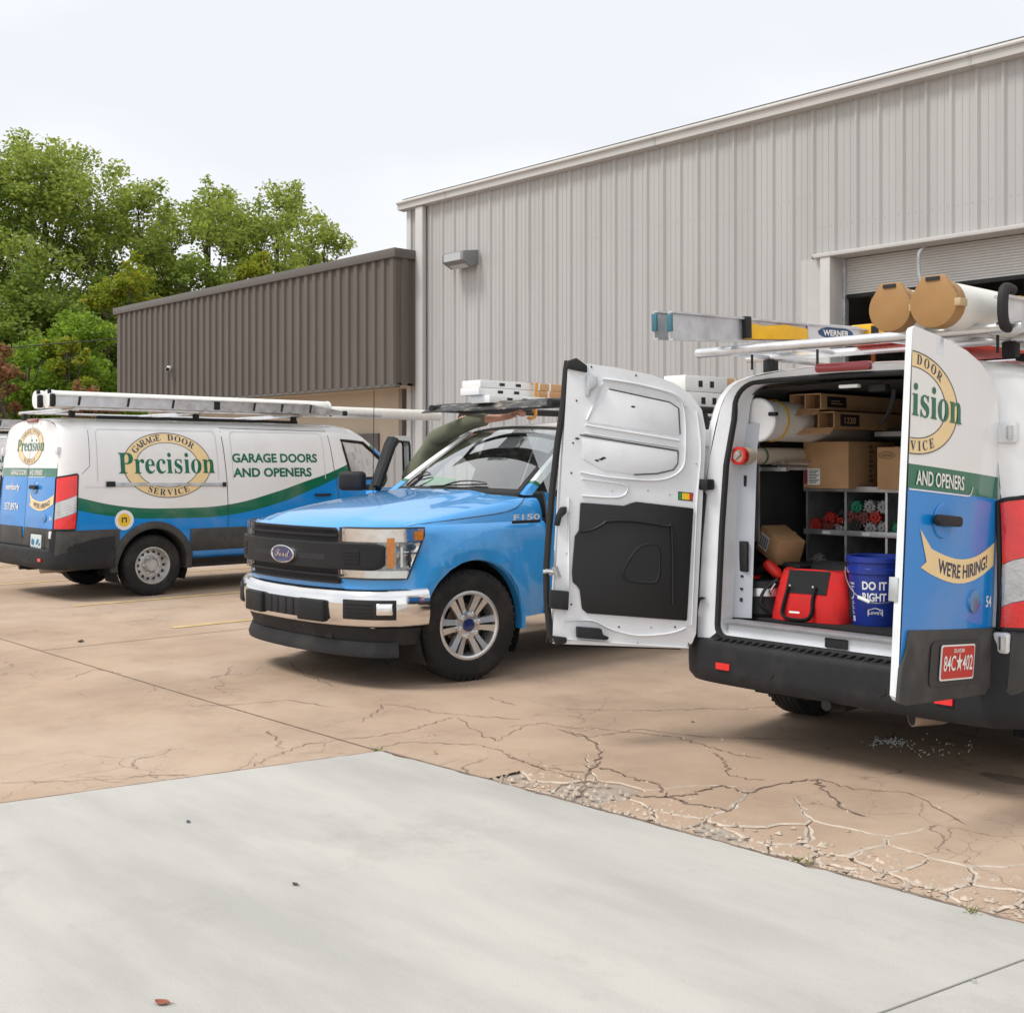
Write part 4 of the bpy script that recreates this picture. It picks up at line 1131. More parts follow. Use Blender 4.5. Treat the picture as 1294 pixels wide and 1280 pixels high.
    # flank: cladding, arches, seams, track, handle
    for sg in ((1, -1) if detail else (1,)):
        for y0, y1, z0, z1 in ((.74, .775, .40, .80), (1.66, 4.46, .50, .77)):
            us = [y0 + (y1 - y0) * k / 12 for k in range(13)]
            MB().grid(lambda y, z: van_side(sg, y, z, .012 if z0 < z < z1 else .001), us, [z0, z0 + .012, (z0 + z1) / 2, z1 - .012, z1]).build('side_cladding', M_clad, van, ang=60)
        us = [.066, .08, .10, .13, .17, .22, .28] + [.28 + .48 * k / 8 for k in range(1, 9)]
        MB().grid(lambda y, z: van_side(sg, y, z, .016 if .40 < z < .795 else .001), us, [.40, .415, .55, .78, .80]).build('rear_quarter_cladding', M_clad, van, ang=60)
        us = [1.66 + 2.8 * k / 12 for k in range(13)]
        MB().grid(lambda y, z: (sg * (.98 if z > .34 else .93), y, z), us, [.30, .34, .41]).build('sill', M_plastic, van)
        for cy, cz, r in ARCH:
            mb = MB(); an = [math.radians(-12 + 204 * k / 26) for k in range(27)]
            def arc_pt(a, p):
                y, z = cy + (r + p[0]) * math.cos(a), cz + (r + p[0]) * math.sin(a)
                z = max(z, .30); return (sg * (van_x(max(.07, y), max(.42, z)) + p[1]), y, z)
            mb.grid(arc_pt, an, [(-.015, -.20), (-.015, .022), (.0, .030), (.05, .026), (.068, .010), (.07, .0)])
            mb.build('wheel_arch_trim', M_clad, van, ang=45)
            mb = MB(); an2 = [math.radians(-25 + 230 * k / 16) for k in range(17)]
            mb.grid(lambda a, x: (sg * x, cy + (r + .0) * math.cos(a), cz + (r + .0) * math.sin(a)), an2, [.60, .985])
            mb.add([(sg * .60, cy - .5, .25), (sg * .60, cy + .5, .25), (sg * .60, cy + .5, .85), (sg * .60, cy - .5, .85)], [(0, 1, 2, 3)])
            mb.build('wheel_well', M_dark, van, smooth=False)
        sm = M_seam
        if sg > 0:
            strip_on_side(sg, dense([(2.13, 2.02), (2.16, 1.3), (2.17, .42)]), .009, .002, 'sliding_door_gap', sm, van)
            strip_on_side(sg, dense([(2.14, 1.985), (3.70, 1.97)]), .007, .002, 'sliding_door_gap', sm, van)
        strip_on_side(sg, dense([(3.70, 1.99), (3.74, 1.5), (3.80, 1.1), (3.82, .42)]), .009, .002, 'cab_door_gap', sm, van)
        strip_on_side(sg, dense([(.40, 2.0), (.40, 1.52), (.30, 1.43)]), .006, .002, 'corner_panel_gap', sm, van)
        MG = mat('pressing_shade_grey', (.60, .61, .63), .35)  # flat grey strips: shade of the pressed edges and crease painted on
        for (a0, a1) in ((.50, 2.05), (2.25, 3.60)):
            strip_on_side(sg, dense([(a0, 1.35), (a0, 1.88)] + arc(a0 + .06, 1.88, .06, 180, 90, 4) + arc(a1 - .06, 1.88, .06, 90, 0, 4) + [(a1, 1.35)]), .012, .0015, 'pressing_shade_line', MG, van)
        strip_on_side(sg, dense([(.35, 1.28), (2.1, 1.27)]), .008, .0015, 'crease_shade_line', MG, van)
        mb = MB(); us = [.62 + 1.52 * k / 14 for k in range(15)]
        if sg > 0:
            mb.grid(lambda y, p: van_side(sg, y, 1.315 - .02 * (y - .62) / 1.5 + p[0], p[1]), us, [(-.022, .001), (-.018, .014), (.012, .014), (.018, .001)])
            tr = mb.build('sliding_door_track', M_alu_d, van, ang=60)
            MB().grid(lambda y, z: van_side(sg, y, z, .018), [.60, .66, .72], [1.285, 1.315, 1.345]).build('track_end', M_black, tr)
            MB().grid(lambda y, z: van_side(sg, y, z, .018), [2.09, 2.14], [1.265, 1.295, 1.32]).build('track_end', M_black, tr)
        MB().prism(rrect(3.42, 3.66, 1.125, 1.155, .012, 3), lambda u, v, e: van_side(sg, u, v, e), 0, .04).build('door_handle', M_plastic, van, bevel=.005)
        # cab window
        wp = [(3.90, 1.86), (4.28, 1.83), (4.88, 1.36), (4.10, 1.345), (4.0, 1.42)]
        G2().poly(wp).lay('cab_window', M_glass, lambda u, v: van_side(sg, u, v, -.012), van, .1)
        MB().tube([van_side(sg, y, z, -.002) for y, z in dense(wp + [wp[0]], .1)[:-1]], .02, 8, closed=True, sq=.8).build('window_seal', M_black, van)
        # door mirror
        m_ = MB().box((sg * 1.16, 4.95, 1.42), (.10, .11, .24)).build('door_mirror', M_plastic, van, bevel=.035, seg=3)
        MB().tube([(sg * .98, 4.93, 1.33), (sg * 1.14, 4.95, 1.34)], .03, 8).build('mirror_arm', M_plastic, m_)
        for ax_y, in ((1.2,), (4.95,)):
            wheel_parts(van, (sg * .875, ax_y, .356), sg, .356, .235, .215, 'steel')
    # underside
    MB().box((0, 2.9, .42), (1.5, 5.2, .12)).build('underbody', M_dark, van)
    MB().tube([(-.8, 1.2, .33), (.8, 1.2, .33)], .06, 10).build('rear_axle', M_dark, van)
    MB().tube([(.42, .10, .335), (.5, .22, .34), (.52, .7, .36), (.50, 2.2, .38)], .042, 12).build('exhaust_pipe', mat('dull_exhaust', (.34, .27, .22), .5, .4, var=.2), van)
    MB().tube([(.42, .098, .335), (.43, .112, .335)], .036, 12).build('exhaust_bore', M_ink, van)
    MB().box((0, .25, .34), (.12, .3, .06)).build('tow_bracket', M_dark, van)
    MB().tube([(.0, .02, .345), (.0, .2, .345)], .03, 8).build('tow_loop', M_dark, van)
    # front face pieces
    for sg in (-1, 1):
        MB().grid(lambda y, z: van_side(sg, y, z, .012), [5.55, 5.68, 5.78, 5.86], [.78, .86, .95]).build('head_lamp', M_clear_lens, van)
    MB().box((0, 5.965, .58), (1.4, .05, .3)).build('front_bumper', M_plastic, van, bevel=.02)
    # cab inside: seats, dash, bulkhead
    for sx in (-.45, .45):
        s_ = MB().box((sx, 4.0, .95), (.48, .5, .16)).build('cab_seat', M_blackfab, van, bevel=.04)
        MB().box((sx, 3.78, 1.3), (.46, .13, .6), rot=(-.2, 0, 0)).build('seat_back', M_blackfab, s_, bevel=.05)
    MB().box((0, 4.8, 1.12), (1.75, .45, .25)).build('dashboard', M_plastic, van, bevel=.06)
    if not open_doors:
        d1, so, si = rear_door(van, 1, 0, 'outer'); rear_door(van, -1, 0, 'outer')
        G2().disc(.30, .92, .085, .085, 24)
        plate(d1, lambda u, v, e: so(DW - u, v, e + .016), .44, .665, '', '', mat('pale_plate_blue', (.55, .68, .72), .4), mat('plate_blue_ink', (.03, .18, .32), .5))
        # round sticker on the flank
        g = G2().ring(.83, .90, .115, .115, .075, .075); g.lay('sticker_ring', M_vwhite, lambda u, v: van_side(1, u, v, .003), van, .06)
        G2().disc(.83, .90, .075, .075, 24).lay('sticker_disc', mat('sticker_yellow', (.85, .55, .02), .5), lambda u, v: van_side(1, u, v, .0032), van, .06)
        g = G2().rect(.80, .815, .87, .915); g.rect(.80, .86, .915, .93); g.rect(.845, .86, .87, .915)
        g.lay('sticker_mark', M_navy, lambda u, v: van_side(1, u, v, .005), van, .06)
        MB().box((0, 1.9, 1.3), (1.7, 3.4, .02)).build('cargo_floor', M_dark, van)
    # flank graphics
    for sg in ((1, -1) if detail else (1,)):
        fn = (lambda u, v, e: van_side(1, u, v, e)) if sg > 0 else (lambda u, v, e: van_side(-1, 4.35 - u, v, e))
        logo(van, fn, 1.39, 1.53, .56, .385)
        for tx_, u_, v_, w_ in (('GARAGE DOORS', 2.87, 1.565, 1.24), ('AND OPENERS', 2.82, 1.385, 1.14)):
            G2().text(tx_, u_, v_, .108, w=w_, bold=.034).lay('flank_lettering', M_green, lambda u, v: fn(u, v, .003), van, .12)
    # roof rails
    for sx in (-.70, .70):
        mb = MB().box((sx, 2.0, 2.085), (.05, 2.7, .035)).build('roof_rail', M_black, van, bevel=.006)
    return van
GV = 'white green and blue service vans parked nose to the building'
RX, RY = -3.308, 5.208
LX, LY = -14.072, 5.22
RV = make_van('white van with both rear doors swung open on shelves of tools and parts', (RX, RY, 0), GV, open_doors=True)
LV = make_van('white van with closed rear doors and a round yellow sticker beside its tail lamp', (LX, LY, 0), GV)
TV = make_van('white van parked beyond the van with the round yellow sticker', (-22.4, 5.2, 0), GV, detail=False)
dl, so_l, si_l = rear_door(RV, -1, -124, 'inner'); door_inner(dl, si_l)
dr, so_r, si_r = rear_door(RV, 1, 90, 'outer')
pl = plate(dr, lambda u, v, e: so_r(DW - u, v, e + .016), .44, .675, '84C★402', 'OKLAHOMA', mat('red_plate', (.52, .035, .03), .4), M_vwhite)
# ------------------------------------------------------------------ blue pickup truck (faces -y, backed in)
TC, TY = -7.42, 5.59
TBLUE = (.045, .33, .76)
M_tblue = mat('light_blue_paint', TBLUE, .22, var=.02, vscale=3, coat=.9, dirt=(.25, .33, .42), dscale=2.2, damt=.15)
def tl():
    m = livery('pickup_side_livery', [(.3, 1.66), (.7, 1.475), (1.2, 1.16), (2.0, .93), (2.6, .86), (5.1, .98)], [(.3, 1.60), (.7, 1.435), (1.2, 1.08), (2.0, .83), (2.6, .76), (5.1, .88)], (.3, 5.1))
    for n_ in m.node_tree.nodes:
        if n_.type == 'MIX':
            for s_ in n_.inputs:
                if s_.type == 'RGBA' and abs(s_.default_value[2] - BLUE[2]) < 1e-5: s_.default_value = (*TBLUE, 1)
    return m
M_tside = tl()
M_gray_pl = mat('dark_grey_moulded_plastic', (.019, .02, .022), .55, spec=.25, var=.08, vscale=8, bump=.06, bscale=250)
tr = thing('pickup_truck', 'light blue pickup truck with chrome bumper and black grille, its passenger door open', 'truck', (TC, TY, 0))
PCR = [(0, -.885), (.3, -.872), (.55, -.835), (.74, -.77), (.86, -.685), (.94, -.57), (.985, -.42), (1.003, -.22), (1.005, 0.0), (1.005, .40), (1.005, .74)]
pcs = [(p.x, p.y) for p in smooth_pts([(a, b, 0) for a, b in PCR], 6)]
acc = [0.0]
for a, b in zip(pcs, pcs[1:]): acc.append(acc[-1] + math.hypot(b[0] - a[0], b[1] - a[1]))
def pc(s, z, e=0.0):
    """point on the plan curve; s signed arc length from the nose centre (+ = driver's side), e outwards"""
    sg = 1 if s >= 0 else -1; q = min(abs(s), acc[-1] - 1e-6)
    i = 0
    while acc[i + 1] < q: i += 1
    t = (q - acc[i]) / (acc[i + 1] - acc[i])
    (x0, y0), (x1, y1) = pcs[i], pcs[i + 1]
    def nrm(k):
        a = pcs[max(k - 1, 0)]; b = pcs[min(k + 1, len(pcs) - 1)]
        if k == 0: return (0, -1)
        l = math.hypot(b[0] - a[0], b[1] - a[1]); return ((b[1] - a[1]) / l, -(b[0] - a[0]) / l)
    n0, n1 = nrm(i), nrm(i + 1)
    nx, ny = n0[0] + (n1[0] - n0[0]) * t, n0[1] + (n1[1] - n0[1]) * t
    return (sg * (x0 + (x1 - x0) * t + nx * e), y0 + (y1 - y0) * t + ny * e, z)
SL = acc[-1]
def s_of_x(x): return lerp([(p[0], a) for p, a in zip(pcs[:37], acc[:37])], x)
def s_of_y(y): return lerp([(p[1], a) for p, a in zip(pcs[20:], acc[20:])], y)
SH = s_of_y(-.46)     # rear end of the head lamp
# front perimeter + fenders (one wall following the plan, arches cut)
def arch_bulge(s, z):
    y = pc(s, z)[1]; d = math.hypot(y, z - .40)
    return .04 * max(0, 1 - abs(d - .53) / .17) if y > -.6 else 0
ss = [SL * k / 60 for k in range(-60, 61)]
zprof = [(.42, -.035), (.50, -.02), (.58, -.008), (.66, 0), (.74, .002), (.84, .003), (.94, .0), (1.02, -.004), (1.07, -.012), (1.105, -.028), (1.125, -.055)]
mb = MB(); mb.grid(lambda s, p: pc(s, p[0], p[1] + arch_bulge(s, p[0])), ss, zprof)
b = mb.bm(); bmesh.ops.remove_doubles(b, verts=b.verts, dist=1e-5)
bmesh.ops.delete(b, geom=[f for f in b.faces if f.calc_center_median().z < .66 and f.calc_center_median().y < -.25], context='FACES')
cut_poly(b, [(.475 * math.cos(2 * PI * k / 24), .40 + .475 * math.sin(2 * PI * k / 24)) for k in range(24)], None, None, keep=lambda c: abs(c.x) > .7, ax=(1, 2))
clip = finish(b, 'front_fenders', M_tblue, tr, ang=50)
# wheel wells and arch lips
for sg in (-1, 1):
    for cy in (0, 3.68):
        mb = MB(); an = [math.radians(-30 + 240 * k / 20) for k in range(21)]
        mb.grid(lambda a, x: (sg * x, cy + .478 * math.cos(a), .40 + .478 * math.sin(a)), an, [.55, .985])
        mb.add([(sg * .55, cy - .52, .2), (sg * .55, cy + .52, .2), (sg * .55, cy + .52, .95), (sg * .55, cy - .52, .95)], [(0, 1, 2, 3)])
        mb.build('wheel_well', M_dark, tr, smooth=False)
        mb = MB(); an = [math.radians((-8 if cy == 0 else -12) + (172 if cy == 0 else 204) * k / 30) for k in range(31)]
        mb.grid(lambda a, p: (sg * (1.0 + p[1]), cy + (.478 + p[0]) * math.cos(a), .40 + (.478 + p[0]) * math.sin(a)), an, [(-.012, -.06), (-.012, .012), (.004, .018), (.03, .010)])
        mb.build('arch_lip', M_tblue if cy == 0 else M_white, tr, ang=60)
        w_ = wheel_parts(tr, (sg * .865, cy, .40), sg, .40, .26, .242, 'alloy')
        if cy == 0: w_.rotation_euler = (0, 0, math.radians(-9))
# hood
def hood_z(x, t):
    ax = abs(x)
    z = 1.135 + .195 * t ** .72 - .035 * (ax / .86) ** 3
    z += .022 * max(0, min(1, (.58 - ax) / .12)) * min(1, t * 4)
    if t < .14: z -= .055 * (1 - t / .14) ** 2
    return z
def hood_pt(x, t, e=0):
    yf = lerp([(p[0], p[1]) for p in pcs[:31]], abs(x)) + .035
    yc = .40 + .22 * (x / .86) ** 2
    return (x, yf + (yc - yf) * t, hood_z(x, t) + e)
HT = [0, .02, .05, .09, .14, .2, .3, .42, .55, .7, .85, 1.0]
hx = [-.86 + 1.72 * k / 28 for k in range(29)]
hood = MB().grid(lambda x, t: hood_pt(x, t), hx, HT).build('hood', M_tblue, tr, ang=60)
# nose cap between the front wall and the hood edge
MB().grid(lambda x, t: tuple(Vector(pc(s_of_x(abs(x)) * (1 if x >= 0 else -1), 1.125, -.055)).lerp(Vector(hood_pt(x, 0)), t)), [-.86 + 1.72 * k / 30 for k in range(31)], [0, .5, 1]).build('nose_cap', M_tblue, tr)
# fender tops
for sg in (-1, 1):
    def ft(q, t):
        y = -.655 + (.74 + .655) * q
        lo = Vector(pc(s_of_y(y), 1.125, -.055)) if y > -.66 else Vector(pc(s_of_y(y), 1.125, -.055))
        tt = max(0, min(1, (y - hood_pt(.86, 0)[1]) / (hood_pt(.86, 1)[1] - hood_pt(.86, 0)[1])))
        hi = Vector((.862, y, hood_z(.86, tt)))
        c_ = Vector((lo.x - .02, y, hi.z - .01))
        p = lo * (1 - t) ** 2 + c_ * 2 * t * (1 - t) + hi * t * t
        return (sg * p.x, p.y, p.z)
    MB().grid(ft, [k / 20 for k in range(21)], [k / 6 for k in range(7)]).build('fender_top', M_tblue, tr, ang=60)
    MB().tube([ft(q, t) for q, t in ((.02, .12), (.10, .2), (.2, .24), (.35, .25), (.5, .26), (.65, .28), (.75, .32), (.82, .42), (.87, .6), (.90, .8), (.92, .98))], .0035, 6).build('hood_gap', M_seam, tr)
MB().tube([hood_pt(x, 0, -.002) for x in hx], .005, 6).build('hood_gap', M_seam, tr)
# cowl, windscreen, pillars, roof
def ws(u, v):
    """u -1..1 across, v 0 bottom..1 top"""
    bx, by, bz = .775 * u, .47 + .19 * u * u, 1.335 - .012 * u * u
    tx, ty, tz = .635 * u, 1.34 + .10 * u * u, 1.868 - .03 * u * u
    k = .035 * math.sin(PI * v) * (1 - .5 * u * u)
    return Vector((bx + (tx - bx) * v, by + (ty - by) * v - k * .6, bz + (tz - bz) * v + k * .6))
US = [-1 + k / 8 for k in range(17)]; VS = [k / 8 for k in range(9)]
MB().grid(ws, US, VS).build('windscreen', M_glass, tr)
mb = MB()
for (u0, u1, v0, v1) in ((-1, 1, 0, .055), (-1, 1, .955, 1), (-1, -.955, .05, .96), (.955, 1, .05, .96)):
    mb.grid(lambda u, v: ws(u, v) + Vector((0, -.002, .003)), [u0 + (u1 - u0) * k / 12 for k in range(13)], [v0 + (v1 - v0) * k / 6 for k in range(7)])
mb.build('windscreen_border', M_black, tr, smooth=False)
MB().grid(lambda x, t: tuple(Vector(hood_pt(x, 1)).lerp(ws(x / .86 * .98, 0), t) + Vector((0, 0, -.012 * math.sin(PI * t) - .008))), hx, [0, .5, 1]).build('cowl', M_plastic, tr)
for sg in (-1, 1):
    mb = MB(); P_ = [ws(sg, v) for v in (0, .15, .3, .5, .7, .85, 1)]
    prof = [(-.005, .004), (.03, -.012), (.075, -.03), (.085, .05), (.03, .05)]
    mb.grid(lambda i, q: (P_[i].x + sg * q[0], P_[i].y + q[1] + .004, P_[i].z - q[0] * .12), list(range(7)), prof + [prof[0]])
    mb.build('windscreen_pillar', M_tside, tr, ang=50)
def roof_pt(u, v):
    e = ws(u, 1); x = e.x + (.70 - .635) * u * min(1, v * 4) ; y = e.y + v * (2.78 - e.y)
    z = 1.868 + .075 * math.sin(PI * min(1, v * .62 + .02)) * (1 - .55 * u * u) - .03 * u * u
    return (x, y, z)
MB().grid(roof_pt, US, [0, .05, .1, .2, .35, .5, .7, .85, 1]).build('roof', M_white, tr)
for sg in (-1, 1):   # roof rail to belt: rear pillar panel, window glass, door skins
    up = lambda y: (sg * .702, y, 1.838); dn = lambda y: (sg * .965, y, 1.335)
    L2 = lambda y, t: Vector(dn(y)).lerp(Vector(up(y)), t)
    MB().grid(lambda y, t: L2(y, t), [2.30, 2.55, 2.78], [0, .5, 1]).build('rear_pillar', M_white, tr)
    MB().grid(lambda y, t: L2(y, t), [1.40, 1.9, 2.30], [.9, .95, 1]).build('roof_side', M_white, tr)
    MB().grid(lambda y, t: L2(y, t), [1.66, 2.0, 2.32], [0, .5, .92]).build('side_glass', M_glass, tr)
    sp = [(.42, .975), (.5, .99), (.62, 1.003), (.9, 1.008), (1.12, 1.0), (1.25, .985), (1.335, .965)]
    y0 = .74 if sg > 0 else 1.72
    MB().grid(lambda y, p: (sg * p[1], y, p[0]), [y0 + (2.82 - y0) * k / 6 for k in range(7)], sp).build('cab_side', M_tside, tr)
    mb = MB(); mb.grid(lambda y, p: (sg * p[1], y, p[0]), [2.86 + 2.08 * k / 16 for k in range(17)], sp + [(1.40, .95), (1.41, .88)])
    b = mb.bm(); bmesh.ops.remove_doubles(b, verts=b.verts, dist=1e-5)
    cut_poly(b, [(3.68 + .475 * math.cos(2 * PI * k / 24), .40 + .475 * math.sin(2 * PI * k / 24)) for k in range(24)], None, None, ax=(1, 2))
    finish(b, 'bed_side', M_tside, tr)
    for yy in (.735, 1.70) if sg > 0 else (1.70,):
        MB().tube([(sg * p[1] * 1.0015, yy, p[0]) for p in sp], .006, 6).build('door_gap', M_seam, tr)
    if sg > 0:
        MB().grid(lambda y, t: L2(y, t), [.78, 1.2, 1.64], [0, .5, .9]).build('door_glass', M_glass, tr)
        MB().prism(rrect(1.48, 1.66, 1.10, 1.14, .014, 3), lambda u, v, d: (1.0 + d, u, v), 0, .045).build('door_handle', M_tblue, tr, bevel=.006)
        fnl = lambda u, v, e: (lerp([(a, c_) for a, c_ in sp], v) + e, u, v)
        logo(tr, fnl, 2.62, 1.08, .50, .27)
        m_ = MB().box((1.20, .82, 1.40), (.19, .10, .24)).build('door_mirror', M_plastic, tr, bevel=.035, seg=3)
        MB().box((1.05, .84, 1.33), (.2, .06, .05)).build('mirror_arm', M_plastic, m_, bevel=.01)
MB().box((0, 4.96, .95), (1.9, .05, .72)).build('tailgate', M_white, tr, bevel=.01)
MB().box((0, 3.9, .80), (1.86, 2.05, .04)).build('bed_floor', M_dark, tr)
MB().box((0, 2.84, 1.06), (1.86, .04, .60)).build('bed_front_panel', M_white, tr)
MB().box((0, 2.79, 1.5), (1.5, .03, .62)).build('cab_rear_frame', M_white, tr)
MB().box((0, 5.03, .55), (1.8, .14, .18)).build('rear_bumper', M_chrome, tr, bevel=.03)
# fender badge
bd = MB().prism(rrect(.37, .66, 1.112, 1.134, .008, 3), lambda u, v, d: (1.004 + d, u, v), 0, .006).build('model_badge', M_black, tr, smooth=False)
g = G2().text('F150', .515, 1.138, .042, w=.27, bold=.02)
g.lay('badge_characters', mat('bright_silver', (.82, .82, .83), .35, .3), lambda u, v: (1.0145, u, v), bd, 0)
# ---- grille
gr = link('grille', None, tr)
fx = lambda x, z, e=0: pc(s_of_x(abs(x)) * (1 if x >= 0 else -1), z, e)
def fpatch(poly_rows, name, m, parent, e0, e1, n=14, bev=0):
    """solid patch between two x(z) rows following the nose: rows [(z,xl,xr)]"""
    mb = MB(); R = len(poly_rows)
    for e in (e1,):
        mb.grid(lambda r, k: fx(poly_rows[r][1] + (poly_rows[r][2] - poly_rows[r][1]) * k / n, poly_rows[r][0], e), list(range(R)), list(range(n + 1)))
    rim = [(poly_rows[0][1] + (poly_rows[0][2] - poly_rows[0][1]) * k / n, poly_rows[0][0]) for k in range(n + 1)] + [(poly_rows[r][2], poly_rows[r][0]) for r in range(1, R)] + [(poly_rows[-1][2] + (poly_rows[-1][1] - poly_rows[-1][2]) * k / n, poly_rows[-1][0]) for k in range(1, n + 1)] + [(poly_rows[r][1], poly_rows[r][0]) for r in range(R - 2, 0, -1)]
    m_ = len(rim)
    mb.add([fx(x, z, e1) for x, z in rim] + [fx(x, z, e0) for x, z in rim], [(i, (i + 1) % m_, m_ + (i + 1) % m_, m_ + i) for i in range(m_)])
    return mb.build(name, m, parent, bevel=bev, ang=50)
fpatch([(.735, -.55, .55), (.80, -.60, .60), (.92, -.62, .62), (1.02, -.60, .60), (1.105, -.52, .52)], 'grille_backing', M_ink, gr, 0, .012)
fpatch([(.725, -.56, .56), (.74, -.57, .57)], 'lower_grille_frame', M_gray_pl, gr, 0, .035)
fpatch([(1.095, -.53, .53), (1.11, -.515, .515)], 'upper_grille_frame', M_gray_pl, gr, 0, .035)
for z, w in ((1.058, .55), (.782, .58)):
    fpatch([(z - .008, -w, w), (z + .008, -w, w)], 'grille_slat', M_gray_pl, gr, .01, .034)
mb = MB()
for k in range(-26, 27):
    x = k * .0205
    for z0, z1 in ((.742, .815), (1.02, 1.095)):
        mb.add([fx(x - .0025, z0, .022), fx(x + .0025, z0, .022), fx(x + .0025, z1, .022), fx(x - .0025, z1, .022)], [(0, 1, 2, 3)])
kind(mb.build('grille_mesh', M_gray_pl, gr, smooth=False), 'stuff')
bar = fpatch([(.825, -.80, .80), (.835, -.84, .84), (.86, -.865, .865), (.985, -.865, .865), (1.0, -.84, .84), (1.01, -.80, .80)], 'grille_bar', M_gray_pl, gr, 0, .055, n=30, bev=.006)
for sg in (-1, 1):
    a, c_ = sorted((sg * .17, sg * .46))
    fpatch([(.885, a, c_), (.925, a, c_)], 'bar_slot', M_ink, bar, .05, .0565)
    a, c_ = sorted((sg * .62, sg * .735))
    fpatch([(.865, a, c_), (.965, a, c_)], 'bar_recess', M_black, bar, .05, .0565)
    for k in range(4):
        z = .878 + k * .024; a, c_ = sorted((sg * .62, sg * .735))
        fpatch([(z - .004, a, c_), (z + .004, a, c_)], 'recess_rib', M_gray_pl, bar, .05, .062)
ov = lambda u, v, e: fx(u, v, e)
bdg = MB().lathe([(.155, .0), (.150, .022), (.138, .024), (.134, .016), (.0005, .016)], lambda a, c_, h: fx(a, .906 + c_ * .42, .055 + h), 40).build('maker_badge', M_chrome, gr, ang=50)
G2().disc(0, .906, .130, .130 * .42).lay('badge_field', M_navy_gloss, lambda u, v: fx(u, v, .0745), bdg, 0)
G2().text(script('Ford'), 0, .888, .055, w=.185).lay('badge_script', M_chrome, lambda u, v: fx(u, v, .0765), bdg, 0)
# ---- head lamps
M_lampbk = mat('lamp_reflector', (.86, .87, .88), .12, .9, var=.06, vscale=12, bump=.10, bscale=25)
M_lampdk = mat('lamp_recess', (.34, .35, .36), .2, .7, coat=.5, var=.4, vscale=30)
M_lens = mat('clear_lamp_cover', (.9, .92, .93), .03, alpha=.22, coat=1)
for sg in (-1, 1):
    hl = link('head_lamp', None, tr)
    def P2(s, z, e): q = pc(s, z, e); return (q[0] * sg, q[1], q[2])
    S0, S1 = s_of_x(.60), SH + .02
    zt = lambda s: 1.113 - .01 * (s - S0) / (S1 - S0); zb = lambda s: .765 + .02 * (s - S0) / (S1 - S0)
    def send(z): return S1 - max(0, (1.06 - z)) * .42
    def patch(name, s0, s1, z0, z1, m, e, n=8, e_in=0.0, slant=True, parent=hl):
        mb = MB()
        def q(k, t):
            z = z0 + (z1 - z0) * t; b_ = min(s1, send(z)) if slant else s1
            return P2(s0 + (b_ - s0) * k / n, z, e + e_in * math.sin(PI * k / n) * math.sin(PI * t))
        mb.grid(q, list(range(n + 1)), [0, .25, .5, .75, 1])
        return mb.build(name, m, parent, ang=40)
    SA = s_of_x(.865)
    patch('lamp_back', S0 - .04, S1, .765, 1.113, M_lampdk, .006)
    patch('upper_bright_strip', S0 - .02, S1, 1.018, 1.108, M_lampbk, .014)
    patch('lower_bright_strip', S0 - .04, S1, .768, .822, M_lampbk, .014)
    patch('amber_marker', SA + .012, SA + .062, .845, 1.045, M_amber, .030)
    patch('low_beam_cell', SA + .075, S1 - .03, .945, 1.012, M_lampbk, .012, e_in=-.02)
    patch('high_beam_cell', SA + .075, S1 - .06, .835, .935, M_lampbk, .012, e_in=-.02)
    for k in range(4):
        s_ = SA + .10 + k * .055
        if s_ + .02 < send(.90): patch('reflector_rib', s_, s_ + .014, .845, .985, M_chrome, .024, n=2, slant=False)
    patch('side_reflector', S1 - .075, S1 - .012, 1.03, 1.09, M_red_lens if False else M_amber, .02)
    patch('lamp_lens', S0 - .04, S1, .765, 1.113, M_lensg, .036)
    mb = MB(); ring_ = [(S0 - .04 + (send(.765) - S0 + .04) * k / 10, .765) for k in range(11)] + [(send(z), z) for z in (.85, .95, 1.06, 1.113)] + [(S1 - (S1 - S0 + .04) * k / 10, 1.113) for k in range(1, 11)]
    mb.tube([P2(s, z, .012) for s, z in ring_], .007, 6, closed=True); mb.build('lamp_gap', M_seam, hl)
# ---- chrome bumper, fog lamps, valance, air dam
SB = s_of_y(-.43)
sb = [SB * k / 40 for k in range(-40, 41)]
bpr = [(.425, .0), (.432, .045), (.45, .062), (.50, .075), (.58, .080), (.63, .076), (.668, .062), (.69, .035), (.694, -.02)]
rise = lambda s: .012 * (abs(s) / SB) ** 2
fb = MB().grid(lambda s, p: pc(s, p[0] + rise(s), p[1]), sb, bpr).build('front_bumper', M_chrome, tr, ang=50)
def bpatch(s0, s1, z0, z1, name, m, parent, e0, e1, n=10, bev=.004):
    mb = MB()
    mb.grid(lambda k, z: pc(s0 + (s1 - s0) * k / n, z + rise(s0), e1), list(range(n + 1)), [z0, (z0 + z1) / 2, z1])
    rim = [(s0 + (s1 - s0) * k / n, z0) for k in range(n + 1)] + [(s1, (z0 + z1) / 2)] + [(s1 + (s0 - s1) * k / n, z1) for k in range(n + 1)] + [(s0, (z0 + z1) / 2)]
    m_ = len(rim)
    mb.add([pc(s, z + rise(s0), e1) for s, z in rim] + [pc(s, z + rise(s0), e0) for s, z in rim], [(i, (i + 1) % m_, m_ + (i + 1) % m_, m_ + i) for i in range(m_)])
    return mb.build(name, m, parent, bevel=bev, ang=50)
bpatch(-.50, .50, .475, .605, 'bumper_intake', M_ink, fb, .05, .0835, 20)
